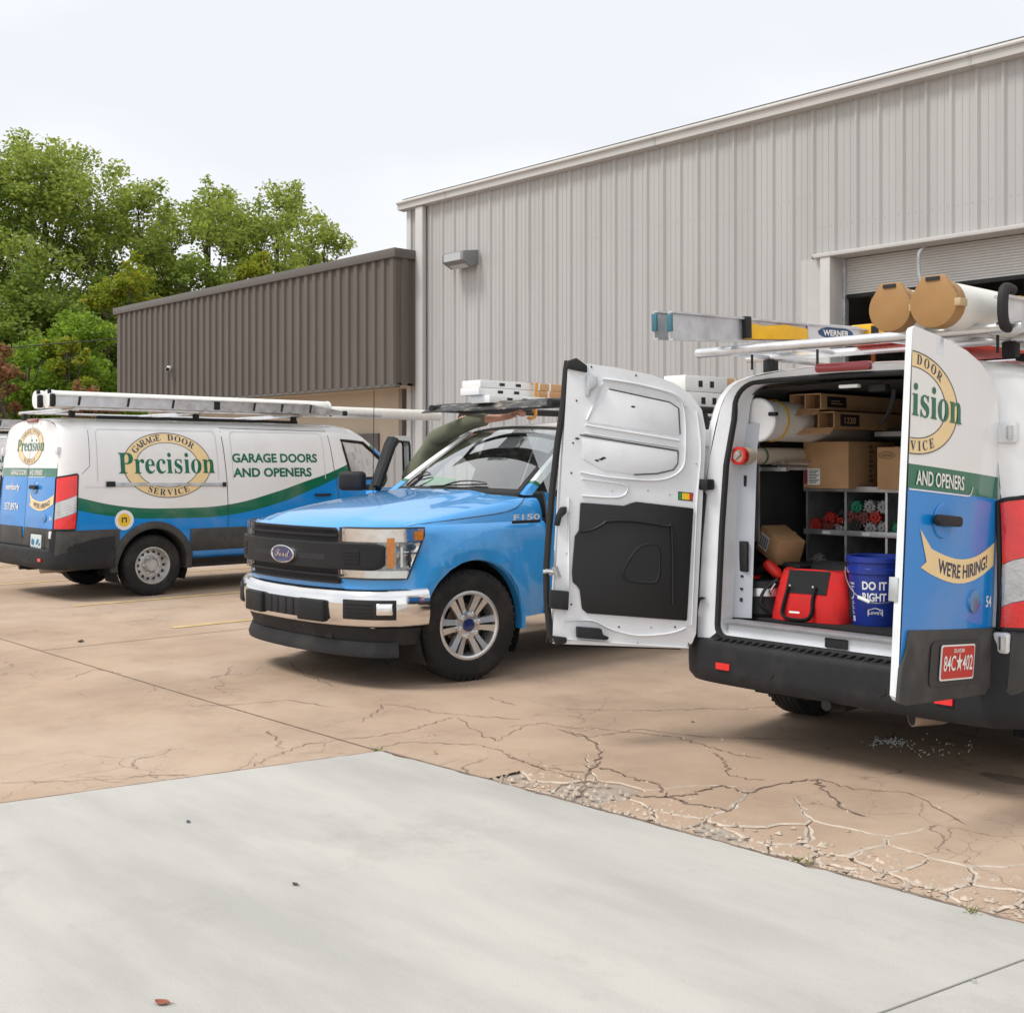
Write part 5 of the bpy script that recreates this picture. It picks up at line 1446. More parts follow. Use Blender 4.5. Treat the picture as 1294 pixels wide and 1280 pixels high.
for sg in (-1, 1):
    bpatch(*sorted((sg * .23, sg * .50)), .462, .612, 'bumper_pad', M_gray_pl, fb, .05, .112, 6, .012)
    bpatch(*sorted((sg * .64, sg * .98)), .49, .625, 'fog_recess', M_black, fb, .05, .0845, 8, .006)
    for k in range(4):
        bpatch(*sorted((sg * .66, sg * .84)), .508 + k * .027, .516 + k * .027, 'fog_louvre', M_gray_pl, fb, .06, .0875, 4, 0)
    bpatch(*sorted((sg * .865, sg * .96)), .52, .60, 'fog_lamp', M_lampbk, fb, .06, .092, 5, .008)
for x in (-.14, -.05, .05, .14):
    bpatch(x - .02, x + .02, .478, .602, 'intake_rib', M_gray_pl, fb, .05, .089, 3, .003)
MB().grid(lambda s, p: pc(s, p[0], p[1]), [SB * .97 * k / 40 for k in range(-40, 41)], [(.31, -.02), (.36, -.01), (.43, .02)]).build('lower_valance', M_plastic, tr)
MB().grid(lambda s, p: pc(s, p[0], p[1]), [SB * .84 * k / 40 for k in range(-40, 41)], [(.228, .015), (.26, .022), (.33, -.005), (.335, -.03)]).build('air_dam', M_plastic, tr)
for sg in (-1, 1):
    MB().box((sg * .42, -.80, .36), (.10, .10, .06)).build('tow_hook', M_ink, tr, bevel=.01)
# ---- wipers, mirror inside, cab contents
def on_ws(u, v, e): return ws(u, v) + Vector((0, -.55, .84)) * e
for u0, u1, v1 in ((.12, .62, .085), (-.62, -.38, .20)):
    wq = MB().tube([on_ws(u0 + (u1 - u0) * t, .03 + (v1 - .03) * (1 - (1 - t) ** 2), .03 + .02 * math.sin(PI * t)) for t in (0, .2, .4, .6, .8, 1)], [.012, .011, .01, .009, .008, .006], 6, sq=.6).build('wiper', M_black, tr)
    MB().tube([on_ws(u1 - (u1 - u0) * 1.5 * t, v1 - .05 * t, .016) for t in (0, .5, 1)], .006, 5).build('wiper_blade', M_black, wq)
MB().box(tuple(ws(.02, .80) + Vector((0, .10, -.02))), (.26, .04, .08)).build('rear_view_mirror', M_black, tr, bevel=.015)
MB().box((0, .95, 1.23), (1.5, .55, .20)).build('dashboard', mat('grey_dash', (.10, .105, .11), .7, var=.1), tr, bevel=.05)
for sx in (-.40, .40):
    st_ = MB().box((sx, 1.95, .92), (.54, .52, .18)).build('seat', mat('grey_seat_cloth', (.12, .12, .125), .9, var=.15, vscale=30), tr, bevel=.05)
    MB().box((sx, 2.22, 1.28), (.50, .14, .62), rot=(-.18, 0, 0)).build('seat_back', mat('grey_seat_cloth', (0, 0, 0)), st_, bevel=.06)
    MB().box((sx, 2.30, 1.67), (.26, .10, .18)).build('head_rest', mat('grey_seat_cloth', (0, 0, 0)), st_, bevel=.04)
MB().tube([(.40 + .19 * math.cos(a), 1.32 + .06 * math.sin(a), 1.33 + .17 * math.sin(a)) for a in [2 * PI * k / 20 for k in range(20)]], .016, 8, closed=True).build('steering_wheel', M_black, tr)
rw = MB(); rw.tube([(x, 2.77, z) for x, z in rrect(-.62, .62, 1.42, 1.78, .06, 4)], .03, 8, closed=True); rw.build('rear_window_frame', M_black, tr)
MB().box((-.26, .80, 1.338), (.30, .22, .006), rot=(0.02, .05, .3)).build('dash_paper', M_paper, tr)
MB().box((-.42, .86, 1.37), (.26, .18, .10), rot=(.3, .1, .2)).build('green_vest', mat('hi_vis_green', (.05, .62, .16), .8, var=.2), tr, bevel=.03)
# antenna
MB().tube([(-.93, .53, 1.16), (-.93, .53, 1.22)], .016, 8).build('antenna_base', M_black, tr)
MB().tube([(-.93, .53, 1.2), (-.925, .54, 2.19)], .0035, 6).build('antenna_mast', M_plastic, tr)
# underside
MB().box((0, 2.2, .50), (1.3, 5.2, .16)).build('chassis', M_dark, tr)
MB().box((0, .1, .8), (1.4, 1.0, .5)).build('engine_block', M_dark, tr)
MB().tube([(-.8, 0, .40), (.8, 0, .40)], .05, 8).build('front_axle', M_dark, tr)
MB().tube([(-.8, 3.68, .40), (.8, 3.68, .40)], .06, 8).build('rear_axle', M_dark, tr)
# open passenger door, seen from inside
A_ = math.radians(34)
pd = link('passenger_door', None, tr, (-1.0, .55, 0), (0, 0, A_))
outl = [(.12, .44), (1.10, .44), (1.12, 1.30), (1.12, 1.33)]
MB().prism([(.10, .46), (1.08, .46), (1.10, .9), (1.10, 1.32), (.02, 1.32), (.02, .9)], lambda u, v, d: (d, u, v), -.05, .05).build('door_panel', M_tblue, pd, bevel=.015)
MB().prism([(.12, .55), (1.04, .55), (1.06, 1.28), (.10, 1.28)], lambda u, v, d: (d, u, v), .05, .075).build('door_inner_trim', mat('grey_dash', (0, 0, 0)), pd, bevel=.012)
fr_o = [(.04, 1.32), (.46, 1.74), (.56, 1.80), (1.02, 1.815), (1.07, 1.77), (1.10, 1.32)]
fr_i = [(.08, 1.335), (.49, 1.715), (.58, 1.76), (.98, 1.755), (1.01, 1.72), (1.035, 1.335)]
n = 6
for nm_, i0, i1, m_ in (('front_frame_bar', 0, 2, M_gray_pl), ('window_frame', 2, 5, M_white)):
    mb = MB()
    for d in (-.03, .03):
        mb.add([(d, u, v) for u, v in fr_o] + [(d, u, v) for u, v in fr_i], [(i, i + 1, n + i + 1, n + i) for i in range(i0, i1)])
    for ring_ in (fr_o, fr_i):
        mb.add([(-.03, u, v) for u, v in ring_] + [(.03, u, v) for u, v in ring_], [(i, i + 1, n + i + 1, n + i) for i in range(i0, i1)])
    b = mb.bm(); bmesh.ops.delete(b, geom=[v for v in b.verts if not v.link_faces], context='VERTS')
    finish(b, nm_, m_, pd, smooth=False)
MB().tube([(.034, u, v) for u, v in fr_i[:3]], .040, 8).build('inner_pillar_trim', M_gray_pl, pd)
MB().tube([(.033, u, v) for u, v in fr_i[2:]], .010, 6).build('window_seal', M_black, pd)
MB().add([(0, u, v) for u, v in fr_i], [tuple(range(6))]).build('door_glass', M_glass, pd, smooth=False)
pm = MB().box((-.20, .10, 1.40), (.24, .12, .17)).build('door_mirror', M_plastic, pd, bevel=.04, seg=3)
MB().box((-.06, .12, 1.345), (.14, .06, .05)).build('mirror_arm', M_plastic, pm, bevel=.01)
# ladder rack over cab and bed
rk = link('ladder_rack', None, tr)
for sx in (-.74, .74):
    MB().tube([(sx, 1.02, 2.035), (sx, 4.9, 2.035)], .032, 10).build('rack_rail', M_black, rk)
    for y in (2.98, 4.75):
        MB().tube([(sx * 1.16, y, 1.40), (sx * 1.12, y, 1.75), (sx, y, 2.02)], .026, 8).build('rack_post', M_black, rk)
for y in (1.35, 2.98, 4.75):
    MB().tube([(-.76, y, 2.035), (.76, y, 2.035)], .026, 8).build('rack_crossbar', M_black, rk)
M_defl = mat('peeling_black_plate', (.022, .023, .027), .55, var=.2, vscale=6, dirt=(.42, .37, .29), dscale=7, damt=1.0, stretch=(1.0, 3, 3))
MB().prism([(-.85, 1.0), (.60, 1.0), (.74, 1.04), (.74, 1.18), (-.85, 1.18)], lambda u, v, d: (u, v, 1.995 + (v - 1.0) * .42 + d), 0, .012).build('wind_deflector', M_defl, rk, bevel=.003)
# ------------------------------------------------------------------ inside of the open van (parts of the van)
FLZ = .70
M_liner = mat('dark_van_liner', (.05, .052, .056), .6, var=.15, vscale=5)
M_wallp = mat('white_jamb_shaded_grey', (.46, .49, .54), .45, var=.05, vscale=5, dirt=(.3, .3, .32), dscale=5, damt=.3)  # white pillar paint, its interior shade put into this grey
M_mat = mat('black_floor_mat', (.013, .013, .014), .75, var=.2, vscale=8, bump=.4, bscale=120)
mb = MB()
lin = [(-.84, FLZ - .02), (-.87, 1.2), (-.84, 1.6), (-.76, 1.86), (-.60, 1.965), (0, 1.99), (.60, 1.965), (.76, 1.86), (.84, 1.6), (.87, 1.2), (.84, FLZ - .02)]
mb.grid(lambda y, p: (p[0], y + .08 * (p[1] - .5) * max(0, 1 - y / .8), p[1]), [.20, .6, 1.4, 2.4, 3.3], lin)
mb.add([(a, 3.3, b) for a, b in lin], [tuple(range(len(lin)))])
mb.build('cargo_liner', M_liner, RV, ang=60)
MB().box((0, 1.80, FLZ - .015), (1.70, 3.0, .03)).build('floor_mat', M_mat, RV, bevel=.004)
MB().box((0, .185, FLZ - .065), (1.42, .06, .09)).build('door_sill', M_white_in, RV, bevel=.012)
MB().box((0, .175, FLZ - .016), (1.42, .10, .02)).build('sill_scuff_strip', mat('grey_scuff_strip', (.25, .25, .27), .5, var=.2), RV, bevel=.004)
MB().box((-.02, .146, FLZ - .062), (.13, .012, .05)).build('striker_plate', M_black, RV, bevel=.003)
# black rubber seal round the opening
OWv, OBv = .73, .70
sp_ = [(0, OBv - .10), (OWv - .08, OBv - .10)] + arc(OWv - .06, OBv - .03, .07, -80, 0, 4) + [(OWv + .01, 1.2), (OWv, 1.55), (OWv - .04, 1.80)] + arc(OWv - .18, 1.865, .14, 10, 85, 6) + [(.3, 2.008), (0, 2.012)]
spf = sp_ + [(-a, b) for a, b in sp_[-2:0:-1]]
MB().tube([(a, .06 + .075 * (b - .5) + .032, b) for a, b in spf], .017, 8, closed=True).build('opening_seal', M_black, RV)
# inner pillar beside the opening with slots and latch plate
jb = MB().grid(lambda z, t: (-.735 + .11 * t + (.03 if z > 1.75 else 0), .20 + .08 * (z - .5) * .7 + .05 * t, z), [.70, .9, 1.1, 1.3, 1.5, 1.65, 1.78], [0, .3, .7, 1]).build('inner_pillar', M_wallp, RV)
for z, h in ((1.46, .06), (1.02, .012), (.93, .012), (.80, .02), (.86, .012), (1.56, .02)):
    MB().box((-.68, .225 + .056 * (z - .5), z), (.014, .012, h)).build('pillar_slot', M_ink, jb)
MB().box((-.672, .225 + .056 * (1.03 - .5), 1.04), (.055, .02, .17)).build('latch_plate', M_black, jb, bevel=.006)
for z, y in ((1.70, .06), (.75, .03)):      # hinges on the body side
    for sg in (-1, 1):
        hg = MB().box((sg * .872, .065 + .08 * (z - .5), z), (.07, .06, .095)).build('body_hinge', M_white_in, RV, bevel=.012)
        MB().tube([(sg * .885, .035 + .08 * (z - .5), z - .03), (sg * .885, .035 + .08 * (z - .5), z + .03)], .016, 8).build('hinge_pin', M_steel, hg)
MB().tube([(-.84, .10, 1.44), (-.90, .02, 1.43), (-.93, -.04, 1.425)], .012, 6).build('door_check_arm', M_black, RV)
MB().box((-.83, .10, 1.44), (.10, .07, .06)).build('door_check_body', M_black, RV, bevel=.01)
MB().box((.0, .24, 1.955), (.11, .035, .018)).build('roof_lamp', M_vwhite, RV, bevel=.004)
for x in (.12, .32):
    MB().box((x, .32, 1.945), (.10, .05, .04)).build('roof_bracket', M_black, RV, bevel=.008)
MB().tube(smooth_pts([(.20, .33, 1.94), (.17, .36, 1.86), (.10, .42, 1.79), (.02, .5, 1.77)], 5), .012, 6).build('roof_cable', M_black, RV)
# perforated upright and side shelf brackets
MB().box((-.735, .46, 1.42), (.04, .012, .62)).build('slotted_upright', M_steel, RV)
for y in (.48, .95):
    MB().box((-.66, y, 1.545 - .02), (.24, .03, .022)).build('side_shelf_rail', M_steel, RV)
W = lambda x, y, z=0: (RX + x, RY + y, z)
# ------------------------------------------------------------------ shelf unit
sh = thing('bin_shelf_unit', 'grey steel bin shelf with square pigeonholes inside the open van', 'shelf', W(0, .92, FLZ))
xs = [-.70, -.44, -.18, .08, .34, .60, .82]
for x in xs: MB().box((x, .25, .36), (.014, .5, .68)).build('divider', M_steel, sh)
for z in (.03, .245, .45, .705): MB().box((.06, .25, z), (1.53, .5, .012)).build('shelf_board', M_steel, sh)
for z in (.245, .45, .705): MB().box((.06, -.006, z + .004), (1.55, .014, .032)).build('shelf_lip', M_alu_d, sh, bevel=.002)
MB().box((.06, .50, .36), (1.53, .01, .70)).build('back_panel', M_ink, sh)
for x, z in ((-.56, .453), (-.30, .453)): MB().box((x, -.0145, z), (.05, .003, .018)).build('shelf_label', M_paper, sh)
# winding cones in the pigeonholes
def cone_mesh(name, m):
    mb = MB(); n = 12
    ring = [(.040 if k % 2 else .030) for k in range(n * 2)]
    pts = [(r * math.cos(2 * PI * k / (2 * n)), r * math.sin(2 * PI * k / (2 * n))) for k, r in enumerate(ring)]
    mb.prism(pts, lambda u, v, d: (u, d, v), 0, .035)
    mb.lathe([(.016, -.001), (.016, -.012), (.009, -.013), (.009, .0)], lambda a, c_, h: (a, h, c_), 10)
    for k in range(4):
        a = PI / 4 + k * PI / 2
        mb.tube([(.03 * math.cos(a), -.004, .03 * math.sin(a)), (.042 * math.cos(a), -.010, .042 * math.sin(a))], .005, 5)
    o = mb.build(name, m, smooth=False); me = o.data; bpy.data.objects.remove(o); return me
CM = {c_: cone_mesh('winding_cone', mat('cone_' + c_, v, .45, .2, var=.2, vscale=25)) for c_, v in dict(red=(.40, .03, .025), green=(.02, .20, .11), grey=(.28, .28, .29), maroon=(.18, .05, .045), black=(.03, .03, .033)).items()}
def cone(c_, x, z):
    o = link('winding_cone', CM[c_], None, W(x, .945, z), (0, random.random() * 2, 0))
    return tag(o, '%s cast winding cone in the %s %s pigeonhole from the slotted van pillar' % (c_, 'first' if x < -.44 else 'second' if x < -.18 else 'third', 'upper' if z > 1.1 else 'lower'), 'spring cone', 'spring winding cones in the bin shelf')
rows = [('red', -.655, 1.195), ('red', -.56, 1.235), ('red', -.48, 1.225), ('maroon', -.57, 1.185), ('grey', -.487, 1.182), ('green', -.385, 1.305), ('grey', -.30, 1.31), ('red', -.265, 1.25), ('maroon', -.34, 1.245), ('grey', -.215, 1.31), ('grey', -.295, 1.185), ('black', -.385, 1.2), ('grey', -.215, 1.19), ('green', -.12, 1.19), ('green', -.02, 1.19), ('grey', -.64, .985), ('grey', -.34, .985), ('green', -.26, .985), ('green', -.04, .985), ('black', -.47, 1.185 + .07), ('maroon', -.41, 1.25)]
for r_ in rows: cone(*r_)
# ------------------------------------------------------------------ cartons, tubes and tools in the van
def carton(name, label, loc, dims, rot=(0, 0, 0), m=None, cat='box', group=None, tape=True):
    o = thing(name, label, cat, loc, rot, group)
    dx, dy, dz = dims
    MB().box((0, 0, dz / 2), dims).build('carton_body', m or M_card, o, bevel=.004)
    if tape: MB().box((0, 0, dz + .0012), (dx * .12, dy * 1.002, .002)).build('packing_tape', mat('brown_tape', (.40, .26, .15), .3), o)
    return o
c1 = carton('cardboard_carton', 'large brown cardboard carton with a white shipping label on the van shelf', W(-.51, 1.08, 1.413), (.30, .52, .27))
MB().add([(-.142, -.2625, .02), (-.035, -.2625, .02), (-.035, -.2625, .115), (-.142, -.2625, .115)], [(0, 1, 2, 3)]).build('shipping_label', M_paper, c1, smooth=False)
MB().add([(-.142, -.2632, .022), (-.118, -.2632, .022), (-.118, -.2632, .113), (-.142, -.2632, .113)], [(0, 1, 2, 3)]).build('label_red_bar', mat('label_maroon', (.22, .03, .05), .7), c1, smooth=False)
g = G2()
for k in range(9): g.rect(-.112, -.06 + .01 * (k % 3), .03 + k * .009, .034 + k * .009)
g.lay('label_print', M_ink, lambda u, v: (u, -.2634, v), c1, 0)
g = G2()
for k in range(8): g.rect(-.11 + k * .028, -.092 + k * .028, .0, .05 - .012 * (k % 3))
g.lay('carton_print', mat('carton_print_ink', (.18, .10, .055), .8), lambda u, v: (.1515, -.04 + v, .035 + (u + .11)), c1, 0)
c2 = carton('cardboard_carton', 'smaller brown carton with a printed oval, beside the labelled carton on the van shelf', W(-.06, 1.0, 1.413), (.24, .36, .235))
g = G2().ring(-.06, .19, .052, .02, .046, .016); g.text('GENIE', -.06, .183, .014, w=.07, bold=.02); g.lay('carton_print', mat('carton_print_ink', (0, 0, 0)), lambda u, v: (u, -.1825, v), c2, 0)
# long open-ended cartons slung under the van roof
for k, (x, z, dx, dz, lab) in enumerate(((-.49, 1.862, .20, .085, 'upper long brown carton with open ends slung under the van roof'), (-.43, 1.755, .20, .09, 'lower long brown carton with open ends and a dark print panel under the van roof'))):
    o = thing('long_carton', lab, 'box', W(x, .58 + .04 * k, z))
    L_ = 2.2
    for (c_, d_) in (((0, L_ / 2, 0), (dx, L_, .006)), ((0, L_ / 2, dz), (dx, L_, .006)), ((-dx / 2, L_ / 2, dz / 2), (.006, L_, dz)), ((dx / 2, L_ / 2, dz / 2), (.006, L_, dz)), ((0, L_ / 2, dz / 2), (.006, L_, dz))):
        MB().box(c_, d_).build('carton_panel', M_card_l if k == 0 else M_card, o)
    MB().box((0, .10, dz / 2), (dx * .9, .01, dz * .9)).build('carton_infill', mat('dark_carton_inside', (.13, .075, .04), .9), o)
    g = G2().rect(.06, .26, .012, dz - .012); g.lay('print_panel', M_ink, lambda u, v: (dx / 2 + .0045, u, v), o, 0)
    g = G2()
    if k: g.text('1220', .16, .028, .035, w=.12, bold=.02)
    else: g.rect(.10, .22, .03, .036); g.rect(.10, .19, .045, .05)
    g.lay('print_words', M_card_l, lambda u, v: (dx / 2 + .006, u, v), o, 0)
    MB().add([(-dx / 2, 0, 0), (dx / 2, 0, 0), (dx * .55, -.06, -.035), (-dx * .55, -.06, -.035)], [(0, 1, 2, 3)]).build('carton_flap', M_card_l, o, smooth=False)
o = thing('white_conduit_tube', 'fat white plastic tube with a round white end cap under the van roof', 'tube', W(-.635, .33, 1.80))
MB().tube([(0, 0, 0), (.02, 2.3, -.02)], .115, 28).build('pipe', M_pvc, o)
MB().lathe([(.122, .03), (.124, -.006), (.116, -.014), (.0005, -.014)], lambda a, c_, h: (a, h, c_), 32).build('end_cap', M_white, o)
MB().box((.118, -.02, .03), (.05, .03, .022)).build('cap_latch', M_black, o, bevel=.005)
MB().lathe([(.1185, .12), (.121, .123), (.121, .137), (.1185, .14)], lambda a, c_, h: (a, h, c_), 28).build('yellow_band', M_yellow, o)
o = thing('cardboard_tube', 'slim cream tube with a red end plug on the van side shelf', 'tube', W(-.668, .20, 1.60))
MB().tube([(0, 0, 0), (-.05, 1.3, 0)], .048, 20).build('pipe', mat('cream_tube', (.58, .50, .40), .7, var=.06), o)
MB().lathe([(.0495, .03), (.050, -.006), (.036, -.009), (.034, .002), (.0005, .002)], lambda a, c_, h: (a, h, c_), 24).build('end_plug', M_redpl, o)
MB().tube([(-.02, -.008, -.015), (.02, -.01, .015)], .011, 8).build('plug_bolt', M_steel, o)
MB().lathe([(.0505, .20), (.052, .203), (.052, .212), (.0505, .215)], lambda a, c_, h: (a, h, c_), 20).build('wire_tie', M_green, o)
for x, y in ((-.50, .0), ):
    pass
tag(MB().tube([(0, 0, 0), (0, 1.2, 0)], .016, 8).tube([(.05, .02, .0), (.05, 1.2, 0)], .014, 8).tube([(.02, .02, -.03), (.02, 1.1, -.03)], .014, 8).build('steel_shaft_bundle', M_alu, None, W(-.66, .52, 1.58 - .02)), 'bundle of bare steel shafts on the van side shelf', 'rods')
op_ = thing('opener_rail', 'dark metal opener rail lying above the cartons in the van', 'rail', W(-.36, .98, 1.70))
MB().box((.16, .22, .03), (.46, .05, .06)).build('channel', M_plastic, op_, bevel=.004)
MB().box((.16, .193, .03), (.40, .004, .028)).build('slot', M_alu_d, op_)
MB().box((.47, .25, .025), (.16, .12, .09)).build('motor_end', mat('maroon_plastic', (.16, .02, .02), .5), op_, bevel=.008)
c3 = carton('cardboard_carton', 'brown carton with two barcode labels leaning at a tilt against the van shelf', W(-.705, .62, 1.02), (.21, .17, .15), rot=(0, math.radians(24), math.radians(-20)))
G2().rect(-.045, .045, .03, .12).lay('barcode_label', M_paper, lambda u, v: (u - .04, -.0865, v), c3, 0)
g = G2()
for k in range(7): g.rect(-.078 + k * .011, -.078 + k * .011 + (.004 if k % 2 else .007), .04, .11)
g.lay('barcode', M_ink, lambda u, v: (u, -.088, v), c3, 0)
tag(MB().box((0, 0, 0), (.34, .2, .03)).build('grey_tray', M_plastic, None, W(-.66, .66, .985), (0, .10, -.1), bevel=.01), 'dark grey plastic tray under the tilted carton', 'tray')
tag(MB().lathe([(.10, 0), (.115, .02), (.11, .16), (.118, .17), (.118, .20), (.0005, .2)], lambda a, c_, h: (a, c_, h), 24).build('black_pail', M_plastic, None, W(-.66, .42, FLZ + .001)), 'squat black pail on the van floor beside the red bag', 'pail')
tag(MB().lathe([(.112, 0), (.117, .005), (.117, .045), (.112, .05)], lambda a, c_, h: (a, c_, h), 24).build('foil_tape_roll', M_alu, None, W(-.66, .42, FLZ + .115)), 'roll of silver foil tape wrapped round the black pail', 'tape')
dg = thing('cordless_drill', 'red and black cordless drill lying behind the red tool bag', 'drill', W(-.60, .44, .955), (.5, .75, .4))
MB().tube([(-.07, 0, 0), (-.05, 0, 0), (.02, 0, 0), (.05, 0, 0)], [.02, .032, .032, .02], 12).build('motor_housing', M_redpl, dg)
MB().tube([(-.05, 0, -.01), (-.075, 0, -.12)], .021, 8).build('grip', M_black, dg)
MB().box((-.085, 0, -.14), (.10, .06, .045)).build('battery', M_redpl, dg, bevel=.008)
MB().tube([(.05, 0, 0), (.09, 0, 0)], .014, 8).build('chuck', M_black, dg)
# red tool bag
bg_ = thing('tool_bag', 'red fabric tool bag with black handles on the van floor', 'bag', W(-.355, .47, FLZ + .001), (0, 0, math.radians(8)))
def bag_pt(u, v):
    """u around 0..1, v 0 bottom 1 top"""
    a = 2 * PI * u
    k = 1 - .20 * v ** 2
    cx_, sx_ = math.cos(a), math.sin(a)
    px_ = .225 * k * (abs(cx_) ** .55) * (1 if cx_ > 0 else -1)
    py_ = .135 * (1 - .72 * v ** 1.6) * (abs(sx_) ** .6) * (1 if sx_ > 0 else -1)
    w_ = .006 * math.sin(a * 5 + v * 7) * (1 - v)
    return (px_ + w_, py_ - .5 * w_, .27 * v + .008 * math.sin(a * 3) * v)
mb = MB(); mb.grid(bag_pt, [k / 48 for k in range(49)], [0, .06, .15, .3, .45, .6, .75, .88, .96, 1.0])
mb.add([bag_pt(k / 48, 1.0) for k in range(48)], [tuple(range(48))]); mb.build('bag_body', M_red, bg_, ang=60)
front = lambda x, v, e=0: (x, -.135 * (1 - .72 * v ** 1.6) * (1 - min(1, abs(x) / .23) ** 4) ** .5 - e, .27 * v)
mb = MB(); mb.grid(lambda x, v: front(x, v, .006), [-.13 + .24 * k / 8 for k in range(9)], [.55, .65, .75, .85, .93, 1.0]); mb.build('top_panel', M_blackfab, bg_)
for sgn, e_ in ((-1, .010), (1, .0)):
    hp = [front(-.11, .68, .012), front(-.12, .4, .014), front(-.125, .16, .02), front(-.10, .07, .024), front(-.03, .04, .026), front(.03, .07, .026), front(.05, .2, .02), front(.045, .45, .014), front(.05, .68, .012)]
    if sgn > 0: hp = [(x + .02, .06 + abs(y) * .2, z + .02) for x, y, z in hp]
    MB().tube(smooth_pts(hp, 5), .017, 8, sq=.5).build('carry_handle', M_blackfab, bg_)
MB().box((.235, .02, .13), (.03, .16, .20)).build('side_pocket', M_blackfab, bg_, bevel=.012)
MB().tube(smooth_pts([(-.2, -.05, .21), (-.25, -.10, .16), (-.27, -.12, .08), (-.23, -.1, .04)], 4), .018, 8, sq=.5).build('shoulder_strap', M_blackfab, bg_)
MB().tube([(-.20, -.08, .19), (-.215, -.11, .15), (-.205, -.12, .13)], .006, 6).build('strap_clip', M_chrome, bg_)
for x in (-.095, .04): MB().lathe([(.007, 0), (.006, .004), (.0005, .004)], lambda a, c_, h: (x + a, front(x, .7, .03)[1] - h, .19 + c_), 8).build('rivet', M_chrome, bg_)
G2().rect(-.07, -.01, .048, .058).lay('maker_tag', M_vwhite, lambda u, v: front(u, v / .27, .044), bg_, 0)
# second dark bag behind
tag(MB().box((0, 0, .15), (.42, .22, .30)).build('dark_bag', M_blackfab, None, W(-.34, .735, FLZ + .001), bevel=.07, seg=3), 'black fabric bag slumped behind the red tool bag', 'bag')
# blue bucket
bk = thing('plastic_bucket', 'blue plastic bucket with white lettering on the van floor', 'bucket', W(-.035, .56, FLZ + .001))
MB().lathe([(.0005, 0), (.128, 0), (.132, .01), (.145, .27), (.152, .275), (.154, .30), (.147, .305), (.149, .33), (.156, .335), (.157, .36), (.150, .365), (.144, .36), (.126, .02), (.0005, .02)], lambda a, c_, h: (a, c_, h), 48).build('shell', M_bucket, bk, ang=30)
bkf = lambda u, v, e=.0015: ((.130 + .055 * v + e) * math.sin(u / .14 + .35), -(.130 + .055 * v + e) * math.cos(u / .14 + .35), v)
g = G2().text("DO IT", .015, .195, .042, w=.125, bold=.03); g.text('RIGHT', .015, .135, .042, w=.125, bold=.03)
g.text("Lowe's", .02, .065, .022, w=.07, bold=.01); g.poly([(-.02, .055), (-.02, .088), (.02, .10), (.06, .088), (.06, .055), (.056, .055), (.056, .085), (.02, .096), (-.016, .085), (-.016, .055)])
g.lay('bucket_lettering', M_vwhite, lambda u, v: bkf(u, v), bk, .03)
g = G2().ring(-.125, .165, .022, .03, .015, .02, 20); g.rect(-.15, -.10, .215, .225); g.rect(-.15, -.10, .20, .206); g.rect(-.148, -.102, .02, .05)
for k in range(8): g.rect(-.148, -.105 - .006 * (k % 3), .06 + k * .009, .064 + k * .009)
g.lay('bucket_instructions', mat('pale_blue_print', (.45, .52, .68), .5), lambda u, v: bkf(u, v), bk, .03)
MB().tube(smooth_pts([(-.135, -.085, .30), (-.10, -.13, .24), (-.03, -.168, .175), (.05, -.165, .135), (.12, -.12, .13), (.155, -.03, .15)], 6), .0028, 6).build('wire_bail', M_alu, bk)
MB().tube([(-.005, -.172, .155), (.06, -.165, .133)], .010, 8).build('bail_grip', M_vwhite, bk)
# ------------------------------------------------------------------ roof loads
def ext_ladder(name, label, loc, L_, depth=.13, width=.36, group=None, taper=True, guard=True):
    """aluminium extension ladder lying flat along y, rails on edge at x = 0 and -width"""
    o = thing(name, label, 'ladder', loc, group=group)
    for x in (0, -width):
        e = L_ - .55 if taper else L_
        rail = MB(); z1 = depth
        rail.prism([(0, 0), (L_, 0), (L_, depth * .35 if taper else depth), (e, depth), (0, depth)], lambda u, v, d: (x + d, u, v), -.004, .004)
        for zz in (.008, depth - .008): rail.box((x + (.012 if x == 0 else -.012), e / 2, zz), (.03, e, .012))
        rail.build('side_rail', M_alu, o, smooth=False)
        if guard: MB().box((x, -.02, depth / 2), (.055, .06, depth * 1.12)).build('end_guard', M_black, o, bevel=.018, seg=3)
        elif x == 0: MB().tube(smooth_pts([(.02, .06, depth + .022), (.02, -.01, depth + .024), (.02, -.035, depth * .8), (.02, -.035, depth * .2), (.02, -.01, -.022), (.02, .06, -.02)], 5), .024, 10).build('end_guard', M_black, o)
        MB().box((x, L_ + .01, depth * .2), (.05, .07, depth * .5)).build('end_guard', M_black, o, bevel=.015, seg=3)
    n = int(L_ / .305)
    for k in range(n):
        y = .2 + k * .305
        if y < L_ - .1: MB().tube([(-width, y, depth * .5), (0, y, depth * .5)], .016, 8).build('rung', M_alu, o)
    for k, y in enumerate([.28, .86, 1.42, 2.0, 2.52, 2.92, 3.35]):
        if y < L_ - .2:
            MB().box((.008, y, depth * .5), (.012, .075 if k == 3 else .022, depth * .82), rot=(0, 0, 0) if k == 3 else (-.18, 0, 0)).build('rail_bracket', M_black, o)
    return o
